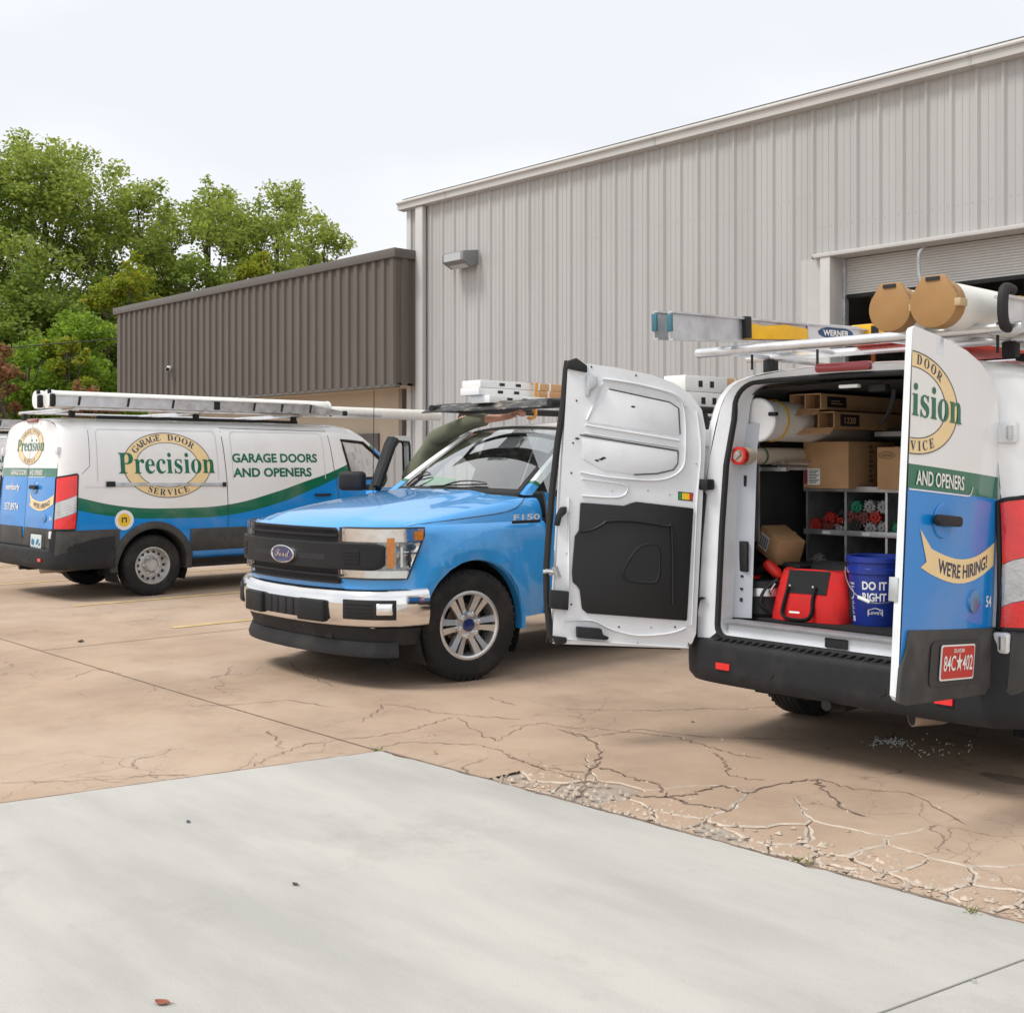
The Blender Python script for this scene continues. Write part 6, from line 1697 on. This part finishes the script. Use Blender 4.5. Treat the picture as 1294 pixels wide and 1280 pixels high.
def conduit(name, label, loc, L_, r, cap=None, group=None):
    o = thing(name, label, 'tube', loc, group=group)
    MB().tube([(0, 0, 0), (0, L_ * .5, 0), (0, L_, 0)], r, 28).build('pipe', M_pvc, o)
    if cap == 'white':
        MB().lathe([(r + .005, .06), (r + .007, .0), (r + .002, -.018), (.0005, -.02)], lambda a, c_, h: (a, h, c_), 28).build('end_cap', M_white, o)
        MB().lathe([(r + .005, L_ - .05), (r + .006, L_), (.0005, L_ + .01)], lambda a, c_, h: (a, h, c_), 28).build('end_cap', M_white, o)
        MB().box((r * .6, -.01, r * .85), (.05, .03, .05)).build('cap_latch', M_plastic, o, bevel=.006)
    if cap == 'tan':
        P_ = [(r * 1.06 * math.cos(math.radians(a)), r * 1.06 * math.sin(math.radians(a))) for a in range(-205, 26, 11)]
        P_ = P_ + [(r * .50, r * 1.16), (-r * .50, r * 1.16)]
        MB().prism(P_, lambda u, v, d: (u, d, v), -.028, -.002).build('end_cap', M_tan_cap, o, bevel=.006)
        MB().lathe([(r * 1.03, -.002), (r * 1.05, .03), (r * 1.05, .06), (r * 1.005, .062)], lambda a, c_, h: (a, h, c_), 28).build('cap_collar', M_tan_cap, o)
        MB().box((0, -.030, r * 1.02), (r * .62, .008, .016)).build('cap_slot', M_ink, o)
        MB().box((r * 1.08, .005, -.005), (.03, .07, .035)).build('cap_latch', mat('pale_tan_plastic', (.48, .36, .20), .5), o, bevel=.005)
        MB().lathe([(r * 1.02, .8), (r * 1.035, .803), (r * 1.035, .83), (r * 1.02, .833)], lambda a, c_, h: (a, h, c_), 28).build('yellow_band', M_yellow, o)
    return o
def roof_rack(van, pos, xw=.86):
    rk_ = link('roof_rack', None, van)
    for y in pos:
        MB().tube([(-xw, y, 2.165), (xw, y, 2.165)], .022, 10).build('crossbar', M_alu, rk_)
        for sx in (-.70, .70):
            MB().box((sx, y, 2.115), (.07, .06, .08)).build('rack_foot', M_black, rk_, bevel=.008)
    for sx in (-.80, .80):
        MB().tube([(sx, pos[0], 2.17), (sx, pos[-1], 2.17)], .014, 8).build('side_tube', M_alu, rk_)
    return rk_
WL = lambda x, y, z: (LX + x, LY + y, z)
roof_rack(LV, (.35, 1.9, 3.3)); roof_rack(TV, (.35, 1.9, 3.3)); 
rr = roof_rack(RV, (.55, 1.9, 3.3))
MB().tube([(-.84, .055, 2.168), (.98, .055, 2.168)], .026, 12).build('rear_roller', M_alu, rr)
for sx in (-.70, -.28, .28, .70):
    MB().tube([(sx, .055, 2.165), (sx, .56, 2.165)], .012, 8).build('roller_arm', M_alu_d, rr)
    MB().tube([(sx + .05, .30, 2.08), (sx + .05, .30, 2.165)], .007, 6).build('rack_bolt', M_black, rr)
GT = 'white conduit tubes on the van roof racks'
conduit('conduit_tube', 'white capped conduit tube beside the ladder on the van with closed doors', WL(.70, .08, 2.275), 3.75, .10, 'white', GT)
conduit('conduit_tube', 'second white capped conduit tube in from the ladder on the closed van', WL(.46, .05, 2.275), 3.75, .10, 'white', GT)
conduit('conduit_tube', 'long slim white pipe jutting forward past the cab of the closed van', WL(.22, .4, 2.262), 5.75, .078, None, GT)
ext_ladder('extension_ladder', 'aluminium extension ladder on the roof of the van with closed doors', WL(.93, .06, 2.188), 3.88)
tag(MB().tube([(0, 0, 0), (0, 1.9, -.004)], .024, 8).tube([(.06, .03, 0), (.06, 1.8, 0)], .022, 8).build('steel_strut_pair', M_steel, None, WL(.80, 2.75, 2.21)), 'pair of galvanised struts beside the ladder on the van with closed doors', 'struts')
ext_ladder('extension_ladder', 'aluminium extension ladder on the roof of the van parked beyond', (-22.4 + .93, 5.2 - .05, 2.188), 4.6)
conduit('conduit_tube', 'tan capped white conduit tube on the step ladder side of the open van', W(.461, -.15, 2.275), 3.6, .102, 'tan', GT)
conduit('conduit_tube', 'tan capped white conduit tube touching the extension ladder on the open van', W(.695, -.19, 2.275), 3.6, .106, 'tan', GT)
ext_ladder('extension_ladder', 'aluminium extension ladder beside the tan capped tubes on the van with open doors', W(.90, .02, 2.19), 4.2, .125, .012, guard=False)
# step ladder lying on its edge, feet to the rear
sl_ = thing('step_ladder', 'aluminium step ladder with yellow plastic brackets and an oval label on the van roof', 'ladder', W(-.60, -.48, 2.19), (math.radians(2.2), 0, 0))
for x, sh_ in ((0, 0), (-.10, .01)):
    MB().prism([(0, .0), (2.0, .03), (2.0, .115), (0, .14)], lambda u, v, d: (x + d, u, v + sh_), -.004, .004).build('side_rail', M_alu_d, sl_, smooth=False)
    for zz in ((0, .03), (.14, .115)):
        MB().box((x + .012, 1.0, (zz[0] + zz[1]) / 2 + sh_), (.026, 2.0, .010), rot=(math.atan2(zz[1] - zz[0], 2.0), 0, 0)).build('rail_flange', M_alu_d, sl_)
    MB().box((x + .006, .0, .085 + sh_), (.034, .016, .09)).build('foot_pad', mat('blue_rubber_foot', (.05, .16, .21), .5), sl_, bevel=.005)
for y in (.35, .65, .95, 1.25, 1.55): MB().box((-.05, y, .085), (.10, .03, .08)).build('step', M_alu_d, sl_)
MB().prism([(.62, .02), (1.22, .035), (1.22, .10), (1.0, .115), (.80, .10), (.62, .115)], lambda u, v, d: (.006 + d, u, v), 0, .022).build('yellow_spreader', M_yellow, sl_, bevel=.008)
MB().box((.02, .64, .085), (.032, .05, .12)).build('spreader_pad', M_black, sl_, bevel=.006)
MB().prism([(1.24, .03), (1.80, .035), (1.80, .135), (1.24, .135)], lambda u, v, d: (.006 + d, u, v), 0, .01).build('label_panel', mat('pale_label_panel', (.62, .63, .64), .4), sl_, bevel=.003)
G2().disc(1.53, .085, .19, .036).lay('label_oval', mat('label_blue', (.015, .07, .16), .4), lambda u, v: (.0185, u, v), sl_, 0)
G2().text('WERNER', 1.53, .068, .034, w=.28, bold=.03).lay('label_word', M_vwhite, lambda u, v: (.0205, u, v), sl_, 0)
MB().box((-.03, 1.97, .09), (.15, .17, .13)).build('top_cap', M_yellow, sl_, bevel=.012)
MB().box((.05, 1.92, .09), (.012, .08, .10)).build('top_cap_pad', M_black, sl_, bevel=.006)
tag(MB().box((0, 0, 0), (.40, 1.4, .05)).build('red_ladder_cover', mat('red_tarp', (.55, .05, .03), .6, var=.2, vscale=6), None, W(.05, 1.15, 2.215), bevel=.02), 'flat red cover lying under the step ladder on the van roof', 'cover')
# truck rack load
TW = lambda x, y, z: (TC + x, TY + y, z)
def rail_box(label, loc, L_, w, h, wl):
    o = thing('long_carton', label, 'box', loc, group='long cartons strapped on the pickup rack')
    MB().box((0, wl + (L_ - wl) / 2, h / 2), (w, L_ - wl, h)).build('carton_body', M_card_l, o, bevel=.004)
    MB().box((0, wl / 2, h / 2), (w * .99, wl, h * .99)).build('white_end', M_vwhite, o, bevel=.004)
    for k, yy in enumerate((wl * .35, wl * .62)):
        g = G2().rect(yy - .03, yy + .03, h * .3, h * .7); g.lay('end_print', M_ink, lambda u, v: (w / 2 + .0025, u, v), o, 0)
    for yy in (wl + .12, wl + .30): MB().box((0, yy, h / 2), (w + .004, .02, h + .004)).build('strapping', M_paper, o)
    return o
ZB = 2.063
rail_box('lowest white ended carton on the pickup rack', TW(-.12, 1.05, ZB), 3.2, .24, .065, .66)
rail_box('middle white ended carton stacked on the pickup rack', TW(-.20, 1.00, ZB + .067), 3.2, .24, .062, .70)
rail_box('top white ended carton stacked on the pickup rack', TW(-.20, 1.02, ZB + .131), 3.2, .24, .062, .70)
rail_box('lower white ended carton towards the tailgate on the pickup rack', TW(.30, 3.15, ZB), 2.2, .26, .16, .62)
rail_box('upper white ended carton towards the tailgate on the pickup rack', TW(.30, 3.10, ZB + .162), 2.2, .26, .15, .64)
tag(MB().tube([(0, 0, 0), (.10, 0, 0)], .085, 20).build('strap_reel', M_black, None, TW(.70, 3.35, 2.15)), 'round black strap reel clamped on the pickup rack', 'reel')
tag(MB().box((0, 0, 0), (.05, .18, .03)).build('reel_clamp', M_black, None, TW(.735, 3.35, 2.055)), 'small black clamp under the strap reel', 'clamp')
st = thing('ratchet_strap', 'orange ratchet strap looped over the cartons on the pickup rack', 'strap', TW(-.08, 1.62, 0))
M_or = mat('orange_webbing', (.72, .33, .06), .75, var=.15)
loop = [(.02, 0, 1.995), (.045, 0, 2.06), (.06, 0, 2.255), (.0, 0, 2.262), (-.24, 0, 2.262), (-.26, 0, 2.24), (-.26, 0, 2.07), (-.1, 0, 2.0)]
mb = MB(); n = len(loop)
mb.add([(x, -.02, z) for x, y, z in loop] + [(x, .02, z) for x, y, z in loop], [(i, (i + 1) % n, n + (i + 1) % n, n + i) for i in range(n)]); mb.build('webbing', M_or, st, smooth=False)
MB().tube(smooth_pts([(.045, 0, 2.02), (.05, -.01, 1.965), (.02, -.03, 1.945), (-.02, -.03, 1.95)], 4), .014, 8).build('hook', M_or, st)
# ------------------------------------------------------------------ person reaching over the cab roof
MB().box((-1.07, 1.3, .47), (.16, 1.7, .05)).build('running_board', M_black, tr, bevel=.012)
def skin_chain(verts, edges, name, m, parent, sub=2):
    me = bpy.data.meshes.new(name)
    me.from_pydata([v[:3] for v in verts], edges, [])
    o = link(name, me, parent)
    md = o.modifiers.new('skin', 'SKIN'); md.use_smooth_shade = True
    for i, v in enumerate(verts):
        sv = me.skin_vertices[0].data[i]; sv.radius = (v[3], v[4] if len(v) > 4 else v[3]); sv.use_root = i == 0
    s2 = o.modifiers.new('subdivision', 'SUBSURF'); s2.levels = sub; s2.render_levels = sub
    me.materials.append(m); return o
pe = thing('person', 'person in an olive long sleeved shirt on the running board reaching over the pickup roof', 'person', TW(0, 0, 0))
M_olive = mat('olive_cotton', (.15, .155, .105), .9, var=.12, vscale=6, bump=.35, bscale=14)
M_skin = mat('skin', (.50, .25, .17), .55, var=.08, vscale=14)
M_jean = mat('dark_trousers', (.03, .035, .05), .9, var=.15, vscale=20)
# bare body (head, neck, right forearm and hand) as one surface, hidden under the clothes elsewhere
V = [(-1.20, 1.15, 1.32, .10), (-1.16, 1.25, 1.52, .10), (-1.08, 1.40, 1.72, .10), (-1.045, 1.50, 1.83, .055), (-1.03, 1.60, 1.885, .055), (-1.02, 1.66, 1.93, .085, .095), (-1.005, 1.71, 1.985, .075, .085), (-1.0, 1.73, 2.02, .04),
     (-.99, 1.27, 1.78, .055), (-.66, 1.40, 1.925, .042), (-.42, 1.44, 1.948, .038), (-.25, 1.47, 1.96, .027, .03), (-.17, 1.49, 1.975, .040, .020),
     (-1.02, 1.60, 1.74, .05), (-1.0, 1.80, 1.55, .04), (-.93, 1.95, 1.42, .030), (-.90, 2.02, 1.38, .036, .02)]
E_ = [(0, 1), (1, 2), (2, 3), (3, 4), (4, 5), (5, 6), (6, 7), (2, 8), (8, 9), (9, 10), (10, 11), (11, 12), (2, 13), (13, 14), (14, 15), (15, 16)]
# fingers of the right hand curl down over the strap
for k, (dy, l) in enumerate(((-.030, .9), (-.010, 1.0), (.010, .95), (.030, .8))):
    b0 = len(V)
    V += [(-.135, 1.50 + dy, 2.0, .0105), (-.10, 1.50 + dy, 2.003, .0098), (-.075, 1.50 + dy, 1.985, .009), (-.078, 1.50 + dy, 1.985 - .028 * l, .008)]
    E_ += [(12, b0), (b0, b0 + 1), (b0 + 1, b0 + 2), (b0 + 2, b0 + 3)]
b0 = len(V); V += [(-.17, 1.455, 1.975, .012), (-.13, 1.445, 1.962, .0105), (-.105, 1.455, 1.957, .009)]; E_ += [(12, b0), (b0, b0 + 1), (b0 + 1, b0 + 2)]
body = skin_chain(V, E_, 'body', M_skin, pe)
# face features and hair
MB().lathe([(.0005, .105), (.05, .095), (.085, .06), (.10, .0), (.095, -.05)], lambda a, c_, h: (-1.03 + a * .92, 1.70 + c_, 1.975 + h), 16).build('hair', mat('dark_brown_hair', (.03, .018, .012), .8, var=.2), pe)
SV = [(-1.20, 1.13, 1.30, .17, .14), (-1.17, 1.24, 1.50, .17, .14), (-1.09, 1.38, 1.70, .18, .12), (-1.05, 1.47, 1.79, .08),
      (-.99, 1.27, 1.78, .088), (-.80, 1.34, 1.86, .080), (-.64, 1.40, 1.925, .070), (-.50, 1.43, 1.942, .062), (-.46, 1.435, 1.945, .060),
      (-1.02, 1.60, 1.74, .085), (-1.0, 1.80, 1.56, .065), (-.95, 1.91, 1.45, .052)]
skin_chain(SV, [(0, 1), (1, 2), (2, 3), (2, 4), (4, 5), (5, 6), (6, 7), (7, 8), (2, 9), (9, 10), (10, 11)], 'shirt', M_olive, pe)
LVv = [(-1.20, 1.13, 1.32, .16, .13), (-1.16, 1.02, 1.18, .095), (-1.10, 1.0, .86, .07), (-1.09, .99, .58, .055), (-1.16, 1.26, 1.18, .095), (-1.11, 1.30, .86, .07), (-1.10, 1.31, .58, .055)]
skin_chain(LVv, [(0, 1), (1, 2), (2, 3), (0, 4), (4, 5), (5, 6)], 'trousers', M_jean, pe)
for y in (.99, 1.31):
    MB().box((-1.055, y, .545), (.27, .10, .09)).build('boot', mat('tan_boot', (.18, .10, .05), .8, var=.2), pe, bevel=.035, seg=3)
# ------------------------------------------------------------------ litter on the ground
def leaf_on_ground(px, py, col, L_, label, name='fallen_leaf', cat='leaf'):
    p = at(px, py, Z=.006 if py > 950 else 0)
    a = random.uniform(0, PI)
    mb = MB(); n = 8
    vs = []
    for k in range(n + 1):
        t = k / n; w = .32 * L_ * math.sin(PI * t) ** .8
        for s_ in (-1, 0, 1): vs.append(((t - .5) * L_, s_ * w, .004 + .25 * L_ * (t - .5) ** 2 + (.10 * L_ if s_ else 0) * .5))
    fs = [(i * 3 + j, i * 3 + j + 1, i * 3 + j + 4, i * 3 + j + 3) for i in range(n) for j in (0, 1)]
    mb.add(vs, fs); mb.tube([(.5 * L_, 0, .004 + .06 * L_), (.8 * L_, .04 * L_, .006)], .0012, 4)
    return tag(mb.build(name, mat('leaf_%s' % name + str(px), col, .8, var=.25, vscale=40), None, (p.x, p.y, p.z), (0, 0, a)), label, cat)
leaf_on_ground(205, 1268, (.28, .09, .05), .05, 'reddish brown dry leaf on the pale grey slab')
leaf_on_ground(373, 1118, (.06, .05, .07), .03, 'dark curled scrap of leaf in the middle of the pale slab')
leaf_on_ground(238, 1039, (.08, .08, .12), .03, 'small bluish scrap of leaf near the corner of the pale slab')
leaf_on_ground(550, 951, (.30, .20, .02), .03, 'yellowed leaf lying on the brown concrete beside the slab corner')
leaf_on_ground(875, 912, (.45, .27, .12), .04, 'tan leaf on the brown concrete behind the van')
leaf_on_ground(102, 811, (.05, .035, .02), .09, 'dark clump of leaf litter on the brown concrete joint')
p = at(1232, 1242, Z=.006)
sc2 = thing('loose_screw', 'loose steel screw lying on the pale grey slab beside the joint', 'screw', (p.x, p.y, .012), (0, 0, 2.6))
MB().tube([(0, 0, 0), (.03, 0, -.002)], [.0026, .0012], 8).build('shank', M_alu, sc2)
MB().lathe([(.0065, 0), (.006, -.003), (.0005, -.003)], lambda a, c_, h: (h, a, c_), 10).build('head', M_alu, sc2)
mb = MB()
for (cx_, cy_, n, sx, sy) in ((1128, 938, 120, 11, 2.6), (1190, 950, 30, 24, 6), (1165, 942, 25, 30, 6)):
    for k in range(n):
        q = at(random.gauss(cx_, sx), random.gauss(cy_, sy), Z=0); r_ = random.uniform(.003, .009)
        mb.box((q.x, q.y, .003), (r_, r_ * .8, .004), rot=(random.random(), random.random(), random.random() * 3))
o = mb.build('broken_glass_scatter', mat('broken_glass', (.66, .69, .67), .15, coat=.5), None, smooth=False); kind(o, 'stuff'); o['label'] = 'scatter of broken glass crumbs on the brown concrete under the van'; o['category'] = 'glass'
# weeds in the joint
M_weed = mat('weed_green', (.16, .17, .03), .8, var=.3, vscale=20)
for k, (px, py, lab) in enumerate(((476, 949, 'tuft of yellow green weed at the corner of the pale slab'), (1011, 1088, 'tiny weed in the crumbled edge beside the slab joint'), (1226, 1155, 'small dry weed in the rubble along the slab joint'))):
    p = at(px, py, Z=0); mb = MB()
    for j in range(26):
        a = random.uniform(0, 2 * PI); l = random.uniform(.015, .045)
        q = Vector((p.x + random.gauss(0, .02), p.y + random.gauss(0, .006), 0)); t = q + Vector((math.cos(a) * l, math.sin(a) * l, l * random.uniform(.3, 1)))
        mb.add([q + Vector((-.003, 0, 0)), q + Vector((.003, 0, 0)), t], [(0, 1, 2)])
    tag(mb.build('weed_tuft', M_weed, None, smooth=False), lab, 'weed')
# ------------------------------------------------------------------ trees and shrubs behind the lot
def leaf_mat(name, c1, c2, c3):
    m = bpy.data.materials.new(name); m.use_nodes = True
    N, L = m.node_tree.nodes, m.node_tree.links
    p = N['Principled BSDF']; p.inputs['Roughness'].default_value = .55
    g_ = N.new('ShaderNodeNewGeometry')
    rp_ = N.new('ShaderNodeValToRGB')
    e = rp_.color_ramp.elements
    e[0].position = 0; e[0].color = (*c1, 1); e[1].position = 1; e[1].color = (*c3, 1)
    k = e.new(.6); k.color = (*c2, 1)
    L.new(g_.outputs['Random Per Island'], rp_.inputs[0]); L.new(rp_.outputs[0], p.inputs['Base Color'])
    tr_ = N.new('ShaderNodeBsdfTranslucent'); L.new(rp_.outputs[0], tr_.inputs[0])
    mxs = N.new('ShaderNodeMixShader'); mxs.inputs[0].default_value = .55
    out = N['Material Output']
    L.new(p.outputs[0], mxs.inputs[1]); L.new(tr_.outputs[0], mxs.inputs[2]); L.new(mxs.outputs[0], out.inputs[0])
    return m
ML1 = leaf_mat('cottonwood_leaf', (.20, .28, .045), (.33, .42, .075), (.50, .54, .13))
ML2 = leaf_mat('yellowing_leaf', (.17, .26, .02), (.30, .36, .03), (.46, .42, .04))
ML3 = leaf_mat('deep_green_leaf', (.16, .25, .04), (.25, .35, .055), (.38, .45, .09))
ML4 = leaf_mat('rusty_leaf', (.34, .14, .07), (.38, .17, .10), (.25, .28, .06))
ML5 = leaf_mat('lime_leaf', (.13, .24, .02), (.24, .38, .03), (.34, .45, .05))
M_bark = mat('grey_bark', (.10, .08, .065), .95, var=.3, vscale=6, bump=.6, bscale=20)
def leaf_cloud(rng, clumps, nleaf, size):
    """clumps [(center, radius)] -> verts, faces of small bent leaf quads"""
    vs, fs = [], []
    tot = sum(r ** 2.2 for _, r in clumps)
    for c_, r in clumps:
        n = int(nleaf * r ** 2.2 / tot)
        for _ in range(n):
            d = Vector((rng.gauss(0, 1), rng.gauss(0, 1), rng.gauss(0, 1))); d.normalize()
            q = c_ + Vector((d.x, d.y, d.z * .8)) * r * (rng.random() ** .45) * rng.uniform(.8, 1.12)
            a = Vector((rng.gauss(0, 1), rng.gauss(0, 1), rng.gauss(0, .6))); a.normalize()
            b = a.cross(Vector((rng.gauss(0, 1), rng.gauss(0, 1), rng.gauss(0, 1)))); b.normalize()
            s_ = size * rng.uniform(.6, 1.35); i = len(vs)
            vs += [q - a * s_, q + b * s_ * .55 + a * s_ * .1, q + a * s_, q - b * s_ * .55 + a * s_ * .1]
            fs.append((i, i + 1, i + 2, i + 3))
    return vs, fs
def mesh_fast(name, vs, fs, m, parent):
    me = bpy.data.meshes.new(name); me.from_pydata([tuple(v) for v in vs], [], fs); me.materials.append(m); me.update()
    return link(name, me, parent)
def tree(label, base, H_, spread, trunk_r, ml, seed, nleaf, size, crown0=.25, cl=26, group='trees behind the lot', lean=0.0, shape=1.0):
    rng = random.Random(seed)
    t = thing('deciduous_tree', label, 'tree', base, group=group)
    mb = MB(); clumps = []
    top = Vector((lean, 0, H_ * .93))
    pts = [Vector((0, 0, 0)), Vector((lean * .1 + rng.uniform(-.2, .2), rng.uniform(-.2, .2), H_ * .25)), Vector((lean * .4 + rng.uniform(-.3, .3), rng.uniform(-.3, .3), H_ * .5)), Vector((lean * .8, rng.uniform(-.3, .3), H_ * .75)), top]
    mb.tube(smooth_pts(pts, 4), [trunk_r * (1 - .9 * k / 16) + .02 for k in range(17)], 9)
    for k in range(cl):
        f = crown0 + (1 - crown0) * ((k + .5) / cl) ** .9
        a = k * 2.4 + rng.uniform(-.5, .5)
        env = math.sin(PI * min(1, (f - crown0) / (1 - crown0) * .82 + .16)) ** .7
        rr = spread * env * rng.uniform(.45, 1.0) * shape
        st_ = pts[0].lerp(top, max(.15, f - .22)); st_.x = lean * max(.15, f - .22)
        en = Vector((lean * f + rr * math.cos(a), rr * math.sin(a), H_ * f * rng.uniform(.96, 1.03)))
        mid = st_.lerp(en, .55) + Vector((0, 0, -.05 * H_ * rng.random()))
        mb.tube([st_, mid, en], [trunk_r * .34 * (1.1 - f) + .03, trunk_r * .2 * (1.1 - f) + .02, .015], 6)
        cr_ = spread * rng.uniform(.16, .31)
        clumps.append((en, cr_))
        for j in range(3):
            d = Vector((rng.gauss(0, 1), rng.gauss(0, 1), rng.gauss(0, .7))); d.normalize()
            e2 = en + d * cr_ * 1.15
            mb.tube([mid.lerp(en, .6), e2], [.025, .008], 5); clumps.append((e2, cr_ * rng.uniform(.4, .65)))
    mb.build('trunk', M_bark, t, weld=False)
    vs, fs = leaf_cloud(rng, clumps, nleaf, size)
    mesh_fast('crown', vs, fs, ml, t)
    return t
def gp(px, dist):
    """ground point under a photo column at a depth"""
    a = (px - CXP) / F
    return Vector(((a * _c - _s) * dist, (a * _s + _c) * dist, 0))
def hz(py, dist): return CAMH + (HOR - py) / F * dist
T_ = [('tall cottonwood tree with a broad grey green crown at the end of the tree row', 50, 50, 168, 4.6, ML1, 26000, .17),
      ('full crowned tree growing against the tall cottonwood', 175, 52, 215, 3.6, ML1, 17000, .165),
      ('tree with a thin see-through top behind the annex roof', 265, 53, 232, 3.6, ML1, 17000, .16),
      ('broad tree with gold tinged leaves behind the annex roof', 350, 55, 236, 4.0, ML1, 19000, .165),
      ('lower rounded tree at the annex roof end nearest the warehouse', 408, 56, 285, 2.6, ML1, 10000, .16),
      ('tree partly leafless on top beside the tall cottonwood', -40, 48, 190, 4.5, ML3, 18000, .17)]
for k, (lab, px, d, py, sp_r, ml, nl, sz) in enumerate(T_):
    tree(lab, gp(px, d), hz(py, d) * (.97 if k in (2, 3, 4) else .92), sp_r, .26, ml, 40 + k * 3, int(nl * 1.25), sz * .60, crown0=.28 if k in (0, 5) else .22, cl=36)
S_ = [('yellow green young tree in front of the cottonwoods', 165, 44, 335, 2.3, ML2, 9000, .12), ('small golden tree topping the brown fascia', 322, 46, 312, 1.6, ML2, 5000, .12),
      ('lime green bush beside the parked vans', 38, 38, 445, 2.0, ML5, 8000, .11), ('bright green bush between the vans and the annex', 95, 40, 395, 2.5, ML5, 9000, .12),
      ('dark green understory tree behind the lime bushes', 60, 46, 385, 3.4, ML3, 12000, .15), ('dark green understory tree next to the annex end wall', 130, 48, 370, 3.2, ML3, 11000, .15),
      ('rusty leaved shrub beside the lime green bush', -2, 36, 440, 1.2, ML4, 4000, .11), ('rusty leaved low shrub near the annex end wall', 108, 37, 488, 1.1, ML4, 3000, .10),
      ('yellow topped bush near the rusty low shrub', 85, 38, 428, 1.3, ML2, 4000, .11), ('dark green understory tree at the far end of the row', -30, 44, 400, 3.4, ML3, 11000, .15),
      ('dark green tree filling the gap behind the annex roof', 230, 50, 330, 3.4, ML3, 11000, .15)]
for k, (lab, px, d, py, sp_r, ml, nl, sz) in enumerate(S_):
    tree(lab, gp(px, d), hz(py, d), sp_r, .10, ml, 90 + k * 7, int(nl * 1.6), sz * .68, crown0=.10, cl=20)
# far belt of woodland, too far to pick apart
rng = random.Random(5); cl_ = []
for k in range(150):
    px = rng.uniform(-700, 560); d = rng.uniform(62, 80); h = rng.uniform(2, 9.5) if px < 430 else rng.uniform(1, 4)
    g0 = gp(px, d); cl_.append((Vector((g0.x, g0.y, h * .55)), h * .5 + .8))
vs, fs = leaf_cloud(rng, cl_, 60000, .24)
o = mesh_fast('treeline', vs, fs, ML3, None); kind(o, 'stuff'); o['label'] = 'far belt of dark green woodland behind the lot'; o['category'] = 'woodland'
# grass verge under the trees
a0, a1, a2, a3 = gp(-900, 33), gp(150, 33.5), gp(620, 120), gp(-900, 160)
kind(MB().add([(q.x, q.y, .01) for q in (a0, a1, a2, a3)], [(0, 1, 2, 3)]).build('grass_verge', mat('rough_grass', (.07, .10, .03), .95, var=.4, vscale=1.5, bump=.5, bscale=20), None, smooth=False), 'structure')
# overhead wire
pw0, pw1 = gp(-120, 36), gp(150, 36)
tag(MB().tube([Vector((pw0.x, pw0.y, hz(438, 36))), Vector((pw0.x, pw0.y, hz(438, 36))).lerp(Vector((pw1.x, pw1.y, hz(428, 36))), .5) - Vector((0, 0, .15)), Vector((pw1.x, pw1.y, hz(428, 36)))], .018, 5).build('overhead_wire', M_plastic), 'thin overhead wire strung in front of the trees', 'wire')
